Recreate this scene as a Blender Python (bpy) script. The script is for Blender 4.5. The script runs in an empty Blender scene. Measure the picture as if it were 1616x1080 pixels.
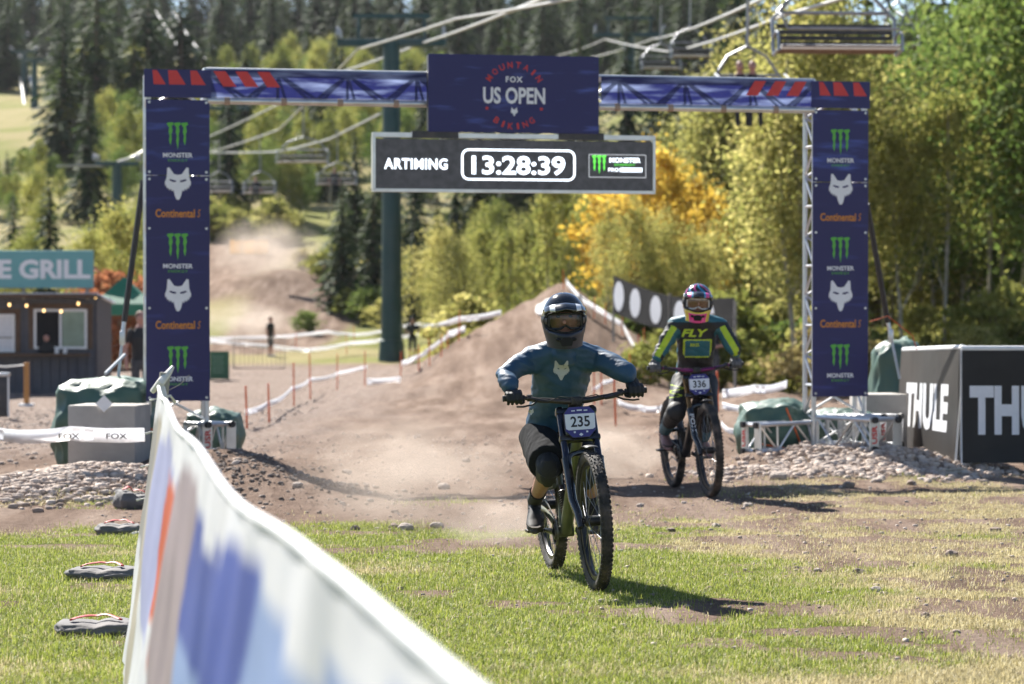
import bpy, bmesh, math, random
import numpy as np
from mathutils import Vector, Matrix, Quaternion, noise as mnoise
from mathutils.bvhtree import BVHTree

R = math.radians
random.seed(7)
rng = np.random.default_rng(11)
scene = bpy.context.scene
COL = scene.collection

# ------------------------------------------------------------------ camera
FPX, CAMH, HORIZON = 4489.0, 1.48, 490.0          # focal length in photo pixels, eye height
PITCH = math.atan((540.0 - HORIZON) / FPX)
cam_data = bpy.data.cameras.new('camera')
cam_data.sensor_width = 36.0
cam_data.lens = 36.0 * FPX / 1616.0
cam_data.clip_start, cam_data.clip_end = 0.1, 4000.0
cam_data.dof.use_dof = True
cam_data.dof.focus_distance = 15.2
cam_data.dof.aperture_fstop = 3.7
cam = bpy.data.objects.new('camera', cam_data)
COL.objects.link(cam)
cam.location = (0, 0, CAMH)
cam.rotation_euler = (math.pi / 2 - PITCH, 0, 0)
scene.camera = cam

# ------------------------------------------------------------------ light
SUN_TO = Vector((-0.52, 0.98, 1.0)).normalized()   # direction from the ground to the sun
SUN_EL = math.asin(SUN_TO.z)
SUN_AZ = math.atan2(SUN_TO.x, SUN_TO.y)
world = bpy.data.worlds.new('World')
scene.world = world
world.use_nodes = True
wn = world.node_tree
sky = wn.nodes.new('ShaderNodeTexSky')
sky.sky_type = 'NISHITA'
sky.sun_disc = False
sky.sun_elevation = SUN_EL
sky.sun_rotation = SUN_AZ
sky.altitude = 2000
sky.dust_density = 1.2
wn.nodes['Background'].inputs['Strength'].default_value = 0.062
wn.links.new(sky.outputs[0], wn.nodes['Background'].inputs['Color'])
sun_d = bpy.data.lights.new('sun', 'SUN')
sun_d.energy = 5.0
sun_d.angle = R(0.5)
sun_d.color = (1.0, 0.955, 0.88)
sun = bpy.data.objects.new('sun', sun_d)
COL.objects.link(sun)
sun.rotation_euler = SUN_TO.to_track_quat('Z', 'Y').to_euler()
sun.location = (-20, 20, 40)
scene.view_settings.view_transform = 'Standard'
scene.view_settings.look = 'None'
scene.view_settings.exposure = 1.4
scene.view_settings.gamma = 1.0
scene.view_settings.use_curve_mapping = False
scene.render.engine = 'CYCLES'
cy = scene.cycles
cy.use_denoising = True
cy.max_bounces = 8
cy.transparent_max_bounces = 12
cy.volume_step_rate = 1.0
cy.volume_max_steps = 64
cy.sample_clamp_indirect = 6.0


# ------------------------------------------------------------------ helpers
def P(px, py, d):
    """World point on the sight line of photo pixel (px, py) at world depth d."""
    v = Vector(((px - 808.0) / FPX, (540.0 - py) / FPX, -1.0))
    v.rotate(cam.rotation_euler)
    return Vector((0, 0, CAMH)) + v * (d / v.y)


def S(r, g, b):
    def f(c):
        c /= 255.0
        return c / 12.92 if c <= 0.04045 else ((c + 0.055) / 1.055) ** 2.4
    return (f(r), f(g), f(b), 1.0)


def sstep(a, b, x):
    t = np.clip((x - a) / (b - a), 0, 1)
    return t * t * (3 - 2 * t)


def _hash(ix, iy, seed):
    h = (ix.astype(np.int64) * 374761393 + iy.astype(np.int64) * 668265263 + seed * 974634541) & 0xffffffff
    h = ((h ^ (h >> 13)) * 1274126177) & 0xffffffff
    return ((h ^ (h >> 16)) & 0xffff) / 65535.0


def vnoise(x, y, seed=0):
    x = np.asarray(x, float); y = np.asarray(y, float)
    ix, iy = np.floor(x), np.floor(y)
    fx, fy = x - ix, y - iy
    fx = fx * fx * (3 - 2 * fx); fy = fy * fy * (3 - 2 * fy)
    a = _hash(ix, iy, seed); b = _hash(ix + 1, iy, seed)
    c = _hash(ix, iy + 1, seed); d = _hash(ix + 1, iy + 1, seed)
    return (a * (1 - fx) + b * fx) * (1 - fy) + (c * (1 - fx) + d * fx) * fy


def fbm(x, y, f, octv=4, seed=0):
    s, amp, tot = 0, 1.0, 0
    for k in range(octv):
        s = s + amp * vnoise(np.asarray(x) * f, np.asarray(y) * f, seed + k); tot += amp
        f *= 2.03; amp *= 0.5
    return s / tot


# ------------------------------------------------------------------ materials
MATS = {}


def mat(name, col, rough=0.7, metal=0.0, var=0.15, scale=20.0, bump=0.0, bscale=None, spec=0.5, coat=0.0,
        trans=0.0, emit=0.0, attr=None, sheen=0.0, dirt=0.0):
    if name in MATS:
        return MATS[name]
    m = bpy.data.materials.new(name)
    m.use_nodes = True
    nt = m.node_tree
    b = nt.nodes['Principled BSDF']
    tc = nt.nodes.new('ShaderNodeTexCoord')
    nz = nt.nodes.new('ShaderNodeTexNoise')
    nz.inputs['Scale'].default_value = scale
    nz.inputs['Detail'].default_value = 5
    nt.links.new(tc.outputs['Object'], nz.inputs['Vector'])
    mr = nt.nodes.new('ShaderNodeMapRange')
    mr.inputs['From Min'].default_value = 0.25; mr.inputs['From Max'].default_value = 0.75
    mr.inputs['To Min'].default_value = 1 - var; mr.inputs['To Max'].default_value = 1 + var
    nt.links.new(nz.outputs['Fac'], mr.inputs['Value'])
    mx = nt.nodes.new('ShaderNodeVectorMath'); mx.operation = 'SCALE'
    if attr:
        at = nt.nodes.new('ShaderNodeAttribute'); at.attribute_name = attr
        nt.links.new(at.outputs['Color'], mx.inputs[0])
    else:
        mx.inputs[0].default_value = col[:3]
    nt.links.new(mr.outputs[0], mx.inputs['Scale'])
    out_col = mx.outputs[0]
    if dirt > 0:                                    # dust and dirt clinging in patches
        n2 = nt.nodes.new('ShaderNodeTexNoise'); n2.inputs['Scale'].default_value = scale * 0.35
        n2.inputs['Detail'].default_value = 8
        nt.links.new(tc.outputs['Object'], n2.inputs['Vector'])
        r2 = nt.nodes.new('ShaderNodeMapRange')
        r2.inputs['From Min'].default_value = 0.45; r2.inputs['From Max'].default_value = 0.75
        r2.inputs['To Max'].default_value = dirt
        nt.links.new(n2.outputs['Fac'], r2.inputs['Value'])
        mm = nt.nodes.new('ShaderNodeMix'); mm.data_type = 'RGBA'
        nt.links.new(r2.outputs[0], mm.inputs[0])
        nt.links.new(out_col, mm.inputs[6]); mm.inputs[7].default_value = (0.24, 0.18, 0.14, 1)
        out_col = mm.outputs[2]
    nt.links.new(out_col, b.inputs['Base Color'])
    b.inputs['Roughness'].default_value = rough
    b.inputs['Metallic'].default_value = metal
    b.inputs['Specular IOR Level'].default_value = spec
    b.inputs['Coat Weight'].default_value = coat
    b.inputs['Sheen Weight'].default_value = sheen
    if emit:
        nt.links.new(out_col, b.inputs['Emission Color'])
        b.inputs['Emission Strength'].default_value = emit
    if bump:
        nb = nt.nodes.new('ShaderNodeTexNoise'); nb.inputs['Scale'].default_value = bscale or scale * 2
        nb.inputs['Detail'].default_value = 6
        nt.links.new(tc.outputs['Object'], nb.inputs['Vector'])
        bp = nt.nodes.new('ShaderNodeBump'); bp.inputs['Strength'].default_value = bump
        bp.inputs['Distance'].default_value = 0.02
        nt.links.new(nb.outputs['Fac'], bp.inputs['Height'])
        nt.links.new(bp.outputs[0], b.inputs['Normal'])
    if trans > 0:
        tr = nt.nodes.new('ShaderNodeBsdfTranslucent')
        nt.links.new(out_col, tr.inputs['Color'])
        ms = nt.nodes.new('ShaderNodeMixShader'); ms.inputs[0].default_value = trans
        nt.links.new(b.outputs[0], ms.inputs[1]); nt.links.new(tr.outputs[0], ms.inputs[2])
        nt.links.new(ms.outputs[0], nt.nodes['Material Output'].inputs['Surface'])
    MATS[name] = m
    return m


# ------------------------------------------------------------------ mesh builder
class MB:
    def __init__(self):
        self.v, self.f, self.m = [], [], []

    def add(self, verts, faces, mi=0):
        o = len(self.v)
        self.v.extend(Vector(q) for q in verts)
        self.f.extend(tuple(i + o for i in f) for f in faces)
        self.m.extend([mi] * len(faces))
        return self

    def box(self, c, s, rot=None, mi=0, bev=0.0):
        c = Vector(c); h = Vector(s) / 2
        if bev <= 0:
            vs = [Vector((x, y, z)) for x in (-h.x, h.x) for y in (-h.y, h.y) for z in (-h.z, h.z)]
            fs = [(0, 1, 3, 2), (4, 6, 7, 5), (0, 4, 5, 1), (2, 3, 7, 6), (0, 2, 6, 4), (1, 5, 7, 3)]
        else:
            bm = bmesh.new(); bmesh.ops.create_cube(bm, size=1.0)
            for q in bm.verts:
                q.co = Vector((q.co.x * s[0], q.co.y * s[1], q.co.z * s[2]))
            bmesh.ops.bevel(bm, geom=list(bm.edges), offset=bev, segments=2, affect='EDGES', profile=0.6)
            bm.verts.ensure_lookup_table()
            vs = [q.co.copy() for q in bm.verts]; fs = [tuple(q.index for q in f.verts) for f in bm.faces]
            bm.free()
        if rot is not None:
            vs = [rot @ q for q in vs]
        return self.add([q + c for q in vs], fs, mi)

    def sweep(self, pts, rad, ref=(1, 0, 0), seg=12, mi=0, cap=True, rnd=False):
        """Tube through pts; rad: float, or per-point float or (half-width, half-depth)."""
        pts = [Vector(q) for q in pts]
        n = len(pts)
        if not isinstance(rad, list):
            rad = [rad] * n
        rr = [(r, r) if not isinstance(r, (list, tuple)) else r for r in rad]
        if rnd:                                     # rounded ends
            t0 = (pts[0] - pts[1]).normalized(); t1 = (pts[-1] - pts[-2]).normalized()
            a, b = rr[0], rr[-1]
            e0 = min(a); e1 = min(b)
            pts = [pts[0] + t0 * e0 * .9, pts[0] + t0 * e0 * .6] + pts + [pts[-1] + t1 * e1 * .6, pts[-1] + t1 * e1 * .9]
            rr = [(a[0] * .4, a[1] * .4), (a[0] * .8, a[1] * .8)] + rr + [(b[0] * .8, b[1] * .8), (b[0] * .4, b[1] * .4)]
            n = len(pts)
        ref = Vector(ref).normalized()
        vs, fs = [], []
        for i, p in enumerate(pts):
            t = (pts[min(i + 1, n - 1)] - pts[max(i - 1, 0)])
            t = t.normalized() if t.length > 1e-9 else Vector((0, 0, 1))
            rf = ref
            if abs(t.dot(rf)) > 0.97:
                rf = Vector((0, 0, 1)) if abs(t.z) < 0.9 else Vector((0, 1, 0))
            a = (rf - t * rf.dot(t)).normalized()
            b = t.cross(a)
            for k in range(seg):
                th = 2 * math.pi * k / seg
                vs.append(p + a * (math.cos(th) * rr[i][0]) + b * (math.sin(th) * rr[i][1]))
        for i in range(n - 1):
            for k in range(seg):
                k2 = (k + 1) % seg
                fs.append((i * seg + k, i * seg + k2, (i + 1) * seg + k2, (i + 1) * seg + k))
        if cap:
            fs.append(tuple(range(seg - 1, -1, -1)))
            fs.append(tuple((n - 1) * seg + k for k in range(seg)))
        return self.add(vs, fs, mi)

    def bar(self, a, b, r, seg=8, mi=0):
        return self.sweep([a, b], r, seg=seg, mi=mi)

    def ring(self, c, axis, r, tube, seg=32, tseg=8, mi=0, flat=1.0):
        c = Vector(c); ax = Vector(axis).normalized()
        a = ax.orthogonal().normalized(); b = ax.cross(a)
        vs, fs = [], []
        for i in range(seg):
            th = 2 * math.pi * i / seg
            rd = a * math.cos(th) + b * math.sin(th)
            for k in range(tseg):
                ph = 2 * math.pi * k / tseg
                vs.append(c + rd * (r + tube * math.cos(ph)) + ax * (tube * flat * math.sin(ph)))
        for i in range(seg):
            for k in range(tseg):
                i2, k2 = (i + 1) % seg, (k + 1) % tseg
                fs.append((i * tseg + k, i2 * tseg + k, i2 * tseg + k2, i * tseg + k2))
        return self.add(vs, fs, mi)

    def ball(self, c, r, seg=12, rings=8, mi=0):
        c = Vector(c); r = Vector(r) if isinstance(r, (list, tuple, Vector)) else Vector((r, r, r))
        vs = [c + Vector((0, 0, -r.z))]
        for i in range(1, rings):
            ph = -math.pi / 2 + math.pi * i / rings
            for k in range(seg):
                th = 2 * math.pi * k / seg
                vs.append(c + Vector((r.x * math.cos(ph) * math.cos(th), r.y * math.cos(ph) * math.sin(th), r.z * math.sin(ph))))
        vs.append(c + Vector((0, 0, r.z)))
        fs = [(0, 1 + (k + 1) % seg, 1 + k) for k in range(seg)]
        for i in range(rings - 2):
            for k in range(seg):
                a = 1 + i * seg; k2 = (k + 1) % seg
                fs.append((a + k, a + k2, a + seg + k2, a + seg + k))
        a = 1 + (rings - 2) * seg
        fs += [(a + k, a + (k + 1) % seg, len(vs) - 1) for k in range(seg)]
        return self.add(vs, fs, mi)

    def prism(self, poly, o, r, u, depth, mi=0):
        """Flat polygon (x, y) in plane o + x*r + y*u, extruded by depth against r x u."""
        o, r, u = Vector(o), Vector(r), Vector(u)
        n = r.cross(u).normalized()
        k = len(poly)
        fr = [o + r * x + u * y for x, y in poly]
        bk = [q - n * depth for q in fr]
        fs = [tuple(range(k)), tuple(range(2 * k - 1, k - 1, -1))]
        fs += [(i, k + i, k + (i + 1) % k, (i + 1) % k) for i in range(k)]
        return self.add(fr + bk, fs, mi)

    def mesh(self, name='m'):
        me = bpy.data.meshes.new(name)
        me.from_pydata([tuple(q) for q in self.v], [], self.f)
        me.polygons.foreach_set('material_index', self.m)
        return me

    def build(self, name, mats, parent=None, smooth=True, origin=None, angle=40):
        if origin is not None:
            o = Vector(origin)
            self.v = [q - o for q in self.v]
        return link(name, self.mesh(name), mats, parent, smooth, angle)


def link(name, me, mats, parent=None, smooth=True, angle=40):
    for m in (mats if isinstance(mats, (list, tuple)) else [mats]):
        me.materials.append(m)
    ob = bpy.data.objects.new(name, me)
    COL.objects.link(ob)
    ob.parent = parent
    if smooth:
        me.polygons.foreach_set('use_smooth', [True] * len(me.polygons))
        if angle < 170:
            me.set_sharp_from_angle(angle=R(angle))
    me.update()
    return ob


def tag(o, label, cat, group=None, kind=None):
    o['label'] = label
    o['category'] = cat
    if group:
        o['group'] = group
    if kind:
        o['kind'] = kind
    return o


def empty(name, loc, rot=(0, 0, 0)):
    e = bpy.data.objects.new(name, None)
    e.empty_display_size = 0.2
    COL.objects.link(e)
    e.location = loc
    e.rotation_euler = rot
    return e


def copy_tree(o, parent=None):
    c = o.copy(); COL.objects.link(c); c.parent = parent
    for ch in list(o.children):
        copy_tree(ch, c)
    return c


def remeshed(mb, voxel, smooth=6, fac=0.5):
    me = mb.mesh('tmp')
    ob = bpy.data.objects.new('tmp', me); COL.objects.link(ob)
    md = ob.modifiers.new('r', 'REMESH'); md.mode = 'VOXEL'; md.voxel_size = voxel
    if smooth:
        sm = ob.modifiers.new('s', 'SMOOTH'); sm.factor = fac; sm.iterations = smooth
    dg = bpy.context.evaluated_depsgraph_get()
    out = bpy.data.meshes.new_from_object(ob.evaluated_get(dg))
    bpy.data.objects.remove(ob); bpy.data.meshes.remove(me)
    return out


def text_geo(body, size=1.0, bold=0.0, width=1.0, shear=0.0, spacing=1.0, align='CENTER'):
    cu = bpy.data.curves.new('t', 'FONT')
    cu.body = body; cu.size = size; cu.offset = bold; cu.shear = shear; cu.space_character = spacing
    cu.align_x = align; cu.align_y = 'CENTER'
    cu.resolution_u = 3
    ob = bpy.data.objects.new('t', cu); COL.objects.link(ob)
    dg = bpy.context.evaluated_depsgraph_get()
    me = bpy.data.meshes.new_from_object(ob.evaluated_get(dg))
    vs = [(q.co.x * width, q.co.y) for q in me.vertices]
    fs = [tuple(p.vertices) for p in me.polygons]
    bpy.data.objects.remove(ob); bpy.data.meshes.remove(me); bpy.data.curves.remove(cu)
    return vs, fs


def text_fit(body, w, h, **k):
    """Text scaled to exactly w x h, centred."""
    vs, fs = text_geo(body, **k)
    x0 = min(q[0] for q in vs); x1 = max(q[0] for q in vs)
    y0 = min(q[1] for q in vs); y1 = max(q[1] for q in vs)
    return [((x - (x0 + x1) / 2) * w / (x1 - x0), (y - (y0 + y1) / 2) * h / (y1 - y0)) for x, y in vs], fs


def flat(mb, geo, o, r=(1, 0, 0), u=(0, 0, 1), mi=0):
    o, r, u = Vector(o), Vector(r), Vector(u)
    return mb.add([o + r * x + u * y for x, y in geo[0]], geo[1], mi)


FOX_H = [(0, .33), (.15, .36), (.33, .62), (.41, .60), (.43, .25), (.5, .05), (.49, -.1), (.445, -.06), (.42, -.2),
         (.365, -.15), (.33, -.27), (.275, -.19), (.22, -.31), (.175, -.24), (.11, -.5), (.05, -.62)]
FOX_EYE = [(.07, .11), (.30, .17), (.34, .12), (.2, .06), (.09, .05)]


def fox(mb, o, r, u, s, eye_mi=None):
    o, r, u = Vector(o), Vector(r), Vector(u)
    n = r.cross(u).normalized()
    left = [(-x, y) for x, y in FOX_H[1:]]
    poly = [FOX_H[0]] + left + FOX_H[:0:-1]
    mb.add([o + r * (x * s) + u * (y * s) for x, y in poly], [tuple(range(len(poly)))], 0)
    if eye_mi is not None:
        for sg in (-1, 1):
            q = [(sg * x, y) for x, y in FOX_EYE]
            if sg > 0:
                q = q[::-1]
            mb.add([o + r * (x * s) + u * (y * s) + n * .002 for x, y in q], [tuple(range(len(q)))], eye_mi)


def claw(mb, o, r, u, s, mi=0):
    o, r, u = Vector(o), Vector(r), Vector(u)
    for k in (-1, 0, 1):
        x0 = k * .30
        e = -.62 if k == 0 else -.46
        q = [(x0 - .17, .44), (x0 - .06, .30), (x0 - .09, .1), (x0 - .04, -.05), (x0 - .07, -.25), (x0 - .005, e),
             (x0 + .045, -.2), (x0 + .03, 0), (x0 + .075, .15), (x0 + .04, .36), (x0 + .13, .44), (x0 + .09, .52), (x0 - .13, .5)]
        mb.add([o + r * (x * s) + u * (y * s) for x, y in q], [tuple(range(len(q)))], mi)


# ================================================================== terrain
PROF_Y = np.array([-60, 0, 28, 50, 72, 122, 135, 170, 240, 350, 500, 570, 640, 900.0])
PROF_Z = np.array([0, 0, 0, -.28, -.55, -.6, .3, 4.6, 14.5, 30, 48, 51, 48, 20.0])
BUMPS = [  # x, y, sx, sy, h
    (-2.75, 25.3, .9, 1.0, .20), (-2.45, 24.0, .55, .9, .26), (-2.0, 22.9, .55, .8, .17), (-1.55, 22.2, .5, .5, .06),
    (-3.75, 22.8, .75, 1.0, .17), (-3.3, 23.3, .5, .8, .10),
    (3.25, 26.7, 1.0, .65, .16), (2.5, 26.9, .7, .7, .06), (3.7, 26.4, .6, .6, .08),
    (2.6, 33.0, 1.0, 3.0, .35), (3.4, 40, 1.2, 6, .5),
    (13.5, 60, 3.0, 5, 2.1), (-12.5, 150, 4, 10, 1.2),
]


def H(x, y):
    x = np.asarray(x, float); y = np.asarray(y, float)
    z = np.interp(y, PROF_Y, PROF_Z)
    z = z + .25 * (np.interp(y - 6, PROF_Y, PROF_Z) + np.interp(y + 6, PROF_Y, PROF_Z) - 2 * np.interp(y, PROF_Y, PROF_Z)) * sstep(60, 120, y)
    for bx, by, sx, sy, h in BUMPS:
        z = z + h * np.exp(-((x - bx) / sx) ** 2 - ((y - by) / sy) ** 2)
    jump = np.interp(x, [-4.2, -2.5, -1.12, -.13, .69, 1.2, 1.5, 1.9, 2.6, 4, 6], [0, .5, 1.35, 1.9, 2.35, 2.62, 2.62, 2.4, 1.75, .9, 0])
    z = z + jump * np.where(y < 74, np.exp(-((y - 74) / 11.0) ** 2), np.exp(-((y - 74) / 6.0) ** 2))   # the dirt jump the track runs over
    right = sstep(6, 26, x) * sstep(55, 90, y)               # wooded bank on the right
    z = z + right * 3.0
    z = z + (fbm(x, y, .012, 3, 5) - .5) * 9 * sstep(160, 300, y)
    lump = fbm(x, y, 1.3, 4, 21) - .5
    z = z + lump * .06 * sstep(17, 24, y) + (fbm(x, y, 7.0, 3, 31) - .5) * .022 * sstep(11, 22, y)
    z = z + (fbm(x, y, .35, 3, 44) - .5) * .35 * sstep(35, 90, y)
    z = z + (fbm(x, y, .9, 4, 57) - .5) * .28 * sstep(52, 62, y) * (1 - sstep(92, 105, y))
    z = z + (fbm(x * 3.2, y * .28, 1.0, 3, 51) - .5) * .10 * sstep(20, 26, y) * (1 - sstep(90, 110, y))
    return z


def Hs(x, y):
    return float(H(np.array([x]), np.array([y]))[0])


def G(px, py, dmax=800):
    """Ground point seen at photo pixel (px, py)."""
    a = P(px, py, 1.0) - Vector((0, 0, CAMH))
    ds = np.concatenate([np.arange(6, 60, .1), np.arange(60, dmax, .5)])
    z = CAMH + a.z * ds
    k = np.nonzero(z <= H(a.x * ds, ds))[0]
    d = ds[k[0]] if len(k) else dmax
    return Vector((a.x * d, d, Hs(a.x * d, d)))


def on_ground(px, d):
    x = (px - 808.0) / FPX * d
    return Vector((x, d, Hs(x, d)))


def ground_masks(x, y):
    """grass, dry, gravel weights: where turf, straw and gravel lie."""
    px = 808 + x / np.maximum(y, 1) * FPX
    n1 = fbm(x, y, .55, 4, 61); n2 = fbm(x, y, 2.3, 4, 71); n3 = fbm(x, y, .18, 3, 81)
    # near turf: boundary runs from ~21 m on the left to ~15.5 m on the right
    edge = 19.6 - .9 * sstep(.3, 3.0, x) + (n1 - .5) * 8.0 + (fbm(x, y, 1.6, 3, 66) - .5) * 4
    turf = 1 - sstep(-1.2, 1.2, y - edge)
    bare = sstep(.54, .68, n2 * .55 + n1 * .45 + .12 * sstep(.6, 3.0, x) + .05 * sstep(12, 19, y) - .05 * sstep(1.0, -.8, x))
    grass = turf * (1 - .92 * bare)
    dry = np.clip(sstep(.42, .62, fbm(x, y, .8, 4, 91) + .26 * sstep(.2, 2.4, x) + .12 * sstep(14, 19, y) - .15), 0, 1)
    # dry tufted verge to the right, up to the foot of the gantry
    verge = sstep(1.2, 2.6, x) * (1 - sstep(24, 27, y)) * sstep(16, 18, y)
    grass = np.maximum(grass, verge * sstep(.40, .58, n2) * .55)
    # far meadows
    far = sstep(98, 118, y + (n1 - .5) * 14)
    grass = np.maximum(grass, far)
    dry = np.where(y > 60, .25 + .6 * sstep(.4, .6, n3) , dry)
    # dirt trail and bare slope on the hill behind the posts
    trail = np.exp(-((x - (-11.3 + (y - 128) * .085)) / 2.6) ** 2) * sstep(120, 128, y) * (1 - sstep(178, 186, y))
    bareh = np.exp(-((x + 16.5) / 4.2) ** 2) * sstep(138, 148, y) * (1 - sstep(176, 184, y)) * .9
    grass = grass * (1 - np.clip(trail * 1.5 + bareh, 0, 1))
    gravel = sstep(-1.5, -3.5, x + (n1 - .5) * 1.5) * sstep(27, 33, y) * (1 - sstep(95, 112, y))
    return grass, dry, np.clip(gravel, 0, 1)


def lines(*segs):
    out = []
    for a, b, s in segs:
        out.append(np.arange(a, b - 1e-6, s))
    return np.concatenate(out)


gy = lines((-60, 2, 6), (2, 10, 1), (10, 30, .055), (30, 60, .3), (60, 130, .8), (130, 260, 2.5), (260, 900.1, 10))
gx = lines((-420, -80, 20), (-80, -24, 3), (-24, -6, .5), (-6, 7, .06), (7, 24, .5), (24, 80, 3), (80, 420.1, 20))
XX, YY = np.meshgrid(gx, gy)
ZZ = H(XX, YY)
nx, ny = len(gx), len(gy)
co = np.stack([XX, YY, ZZ], -1).reshape(-1, 3)
idx = np.arange(nx * ny).reshape(ny, nx)
quads = np.stack([idx[:-1, :-1], idx[:-1, 1:], idx[1:, 1:], idx[1:, :-1]], -1).reshape(-1, 4)


def np_mesh(name, co, faces, k):
    me = bpy.data.meshes.new(name)
    me.vertices.add(len(co)); me.vertices.foreach_set('co', np.ascontiguousarray(co, dtype=np.float32).ravel())
    nf = len(faces)
    me.loops.add(nf * k); me.loops.foreach_set('vertex_index', np.ascontiguousarray(faces, dtype=np.int32).ravel())
    me.polygons.add(nf); me.polygons.foreach_set('loop_start', np.arange(nf, dtype=np.int32) * k)
    me.polygons.foreach_set('loop_total', np.full(nf, k, dtype=np.int32))
    me.update(calc_edges=True)
    return me


def color_attr(me, rgb, name='Col'):
    a = me.color_attributes.new(name, 'FLOAT_COLOR', 'POINT')
    c = np.ones((len(me.vertices), 4), np.float32); c[:, :3] = rgb
    a.data.foreach_set('color', c.ravel())


gme = np_mesh('ground', co, quads, 4)
mg, md_, mv = ground_masks(XX.ravel(), YY.ravel())
color_attr(gme, np.stack([mg, md_, mv], -1), 'Mask')


def ground_material():
    m = bpy.data.materials.new('ground_soil_turf'); m.use_nodes = True
    nt = m.node_tree; N = nt.nodes; L = nt.links
    b = N['Principled BSDF']; b.inputs['Roughness'].default_value = 1.0; b.inputs['Specular IOR Level'].default_value = .04
    geo = N.new('ShaderNodeNewGeometry')
    at = N.new('ShaderNodeAttribute'); at.attribute_name = 'Mask'
    sp = N.new('ShaderNodeSeparateColor'); L.new(at.outputs['Color'], sp.inputs[0])

    def noise_(sc, det=6, rough=.6):
        n = N.new('ShaderNodeTexNoise'); n.inputs['Scale'].default_value = sc; n.inputs['Detail'].default_value = det
        n.inputs['Roughness'].default_value = rough
        L.new(geo.outputs['Position'], n.inputs['Vector']); return n

    def ramp(src, stops):
        r = N.new('ShaderNodeValToRGB'); el = r.color_ramp.elements
        while len(el) < len(stops):
            el.new(.5)
        for e, (p, c) in zip(el, stops):
            e.position = p; e.color = c if len(c) == 4 else (*c, 1)
        L.new(src, r.inputs[0]); return r.outputs[0]

    def mix(f, a, c):
        mm = N.new('ShaderNodeMix'); mm.data_type = 'RGBA'
        L.new(f, mm.inputs[0]); L.new(a, mm.inputs[6]); L.new(c, mm.inputs[7]); return mm.outputs[2]
    dirt_big = ramp(noise_(.5, 8).outputs[0], [(.32, (.11, .074, .055)), (.5, (.215, .152, .116)), (.68, (.32, .24, .19))])
    dirt_fine = ramp(noise_(14, 8, .7).outputs[0], [(.32, (.085, .056, .041)), (.5, (.21, .148, .113)), (.70, (.38, .295, .238))])
    hf = N.new('ShaderNodeValue'); hf.outputs[0].default_value = .55
    dirt = mix(hf.outputs[0], dirt_big, dirt_fine)
    mpp = N.new('ShaderNodeMapping'); mpp.inputs['Scale'].default_value = (2.2, .22, 1.0); L.new(geo.outputs['Position'], mpp.inputs[0])
    nrut = N.new('ShaderNodeTexNoise'); nrut.inputs['Scale'].default_value = 1.0; nrut.inputs['Detail'].default_value = 7; nrut.inputs['Roughness'].default_value = .65
    L.new(mpp.outputs[0], nrut.inputs['Vector'])
    rut = ramp(nrut.outputs[0], [(.36, (.085, .055, .041)), (.5, (.22, .157, .121)), (.62, (.39, .305, .247))])   # damp and dry soil dragged along the track
    h2 = N.new('ShaderNodeValue'); h2.outputs[0].default_value = .42
    dirt = mix(h2.outputs[0], dirt, rut)
    vor = N.new('ShaderNodeTexVoronoi'); vor.inputs['Scale'].default_value = 22
    L.new(geo.outputs['Position'], vor.inputs['Vector'])
    peb = ramp(vor.outputs['Color'], [(.2, (.17, .13, .11)), (.5, (.34, .28, .245)), (.8, (.5, .44, .40))])
    gravel = mix(hf.outputs[0], peb, dirt_fine)
    green = ramp(noise_(9, 8, .7).outputs[0], [(.3, (.075, .10, .02)), (.5, (.16, .19, .045)), (.72, (.26, .26, .08))])
    straw = ramp(noise_(16, 8, .7).outputs[0], [(.3, (.18, .14, .075)), (.5, (.33, .275, .15)), (.72, (.46, .40, .24))])
    turf = mix(sp.outputs[1], green, straw)
    base = mix(sp.outputs[2], dirt, gravel)
    # ragged edge between turf and soil
    ad = N.new('ShaderNodeMath'); ad.operation = 'ADD'
    nr = noise_(30, 4); mr = N.new('ShaderNodeMapRange')
    mr.inputs['To Min'].default_value = -.45; mr.inputs['To Max'].default_value = .45
    L.new(nr.outputs[0], mr.inputs[0]); L.new(sp.outputs[0], ad.inputs[0]); L.new(mr.outputs[0], ad.inputs[1])
    st = N.new('ShaderNodeMapRange'); st.inputs['From Min'].default_value = .35; st.inputs['From Max'].default_value = .65
    L.new(ad.outputs[0], st.inputs[0])
    L.new(mix(st.outputs[0], base, turf), b.inputs['Base Color'])
    bp = N.new('ShaderNodeBump'); bp.inputs['Strength'].default_value = .9; bp.inputs['Distance'].default_value = .05
    nb = noise_(26, 9, .7); L.new(nb.outputs[0], bp.inputs['Height']); L.new(bp.outputs[0], b.inputs['Normal'])
    return m


ground = link('ground', gme, ground_material(), None, True, 180)
ground['kind'] = 'structure'


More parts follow.
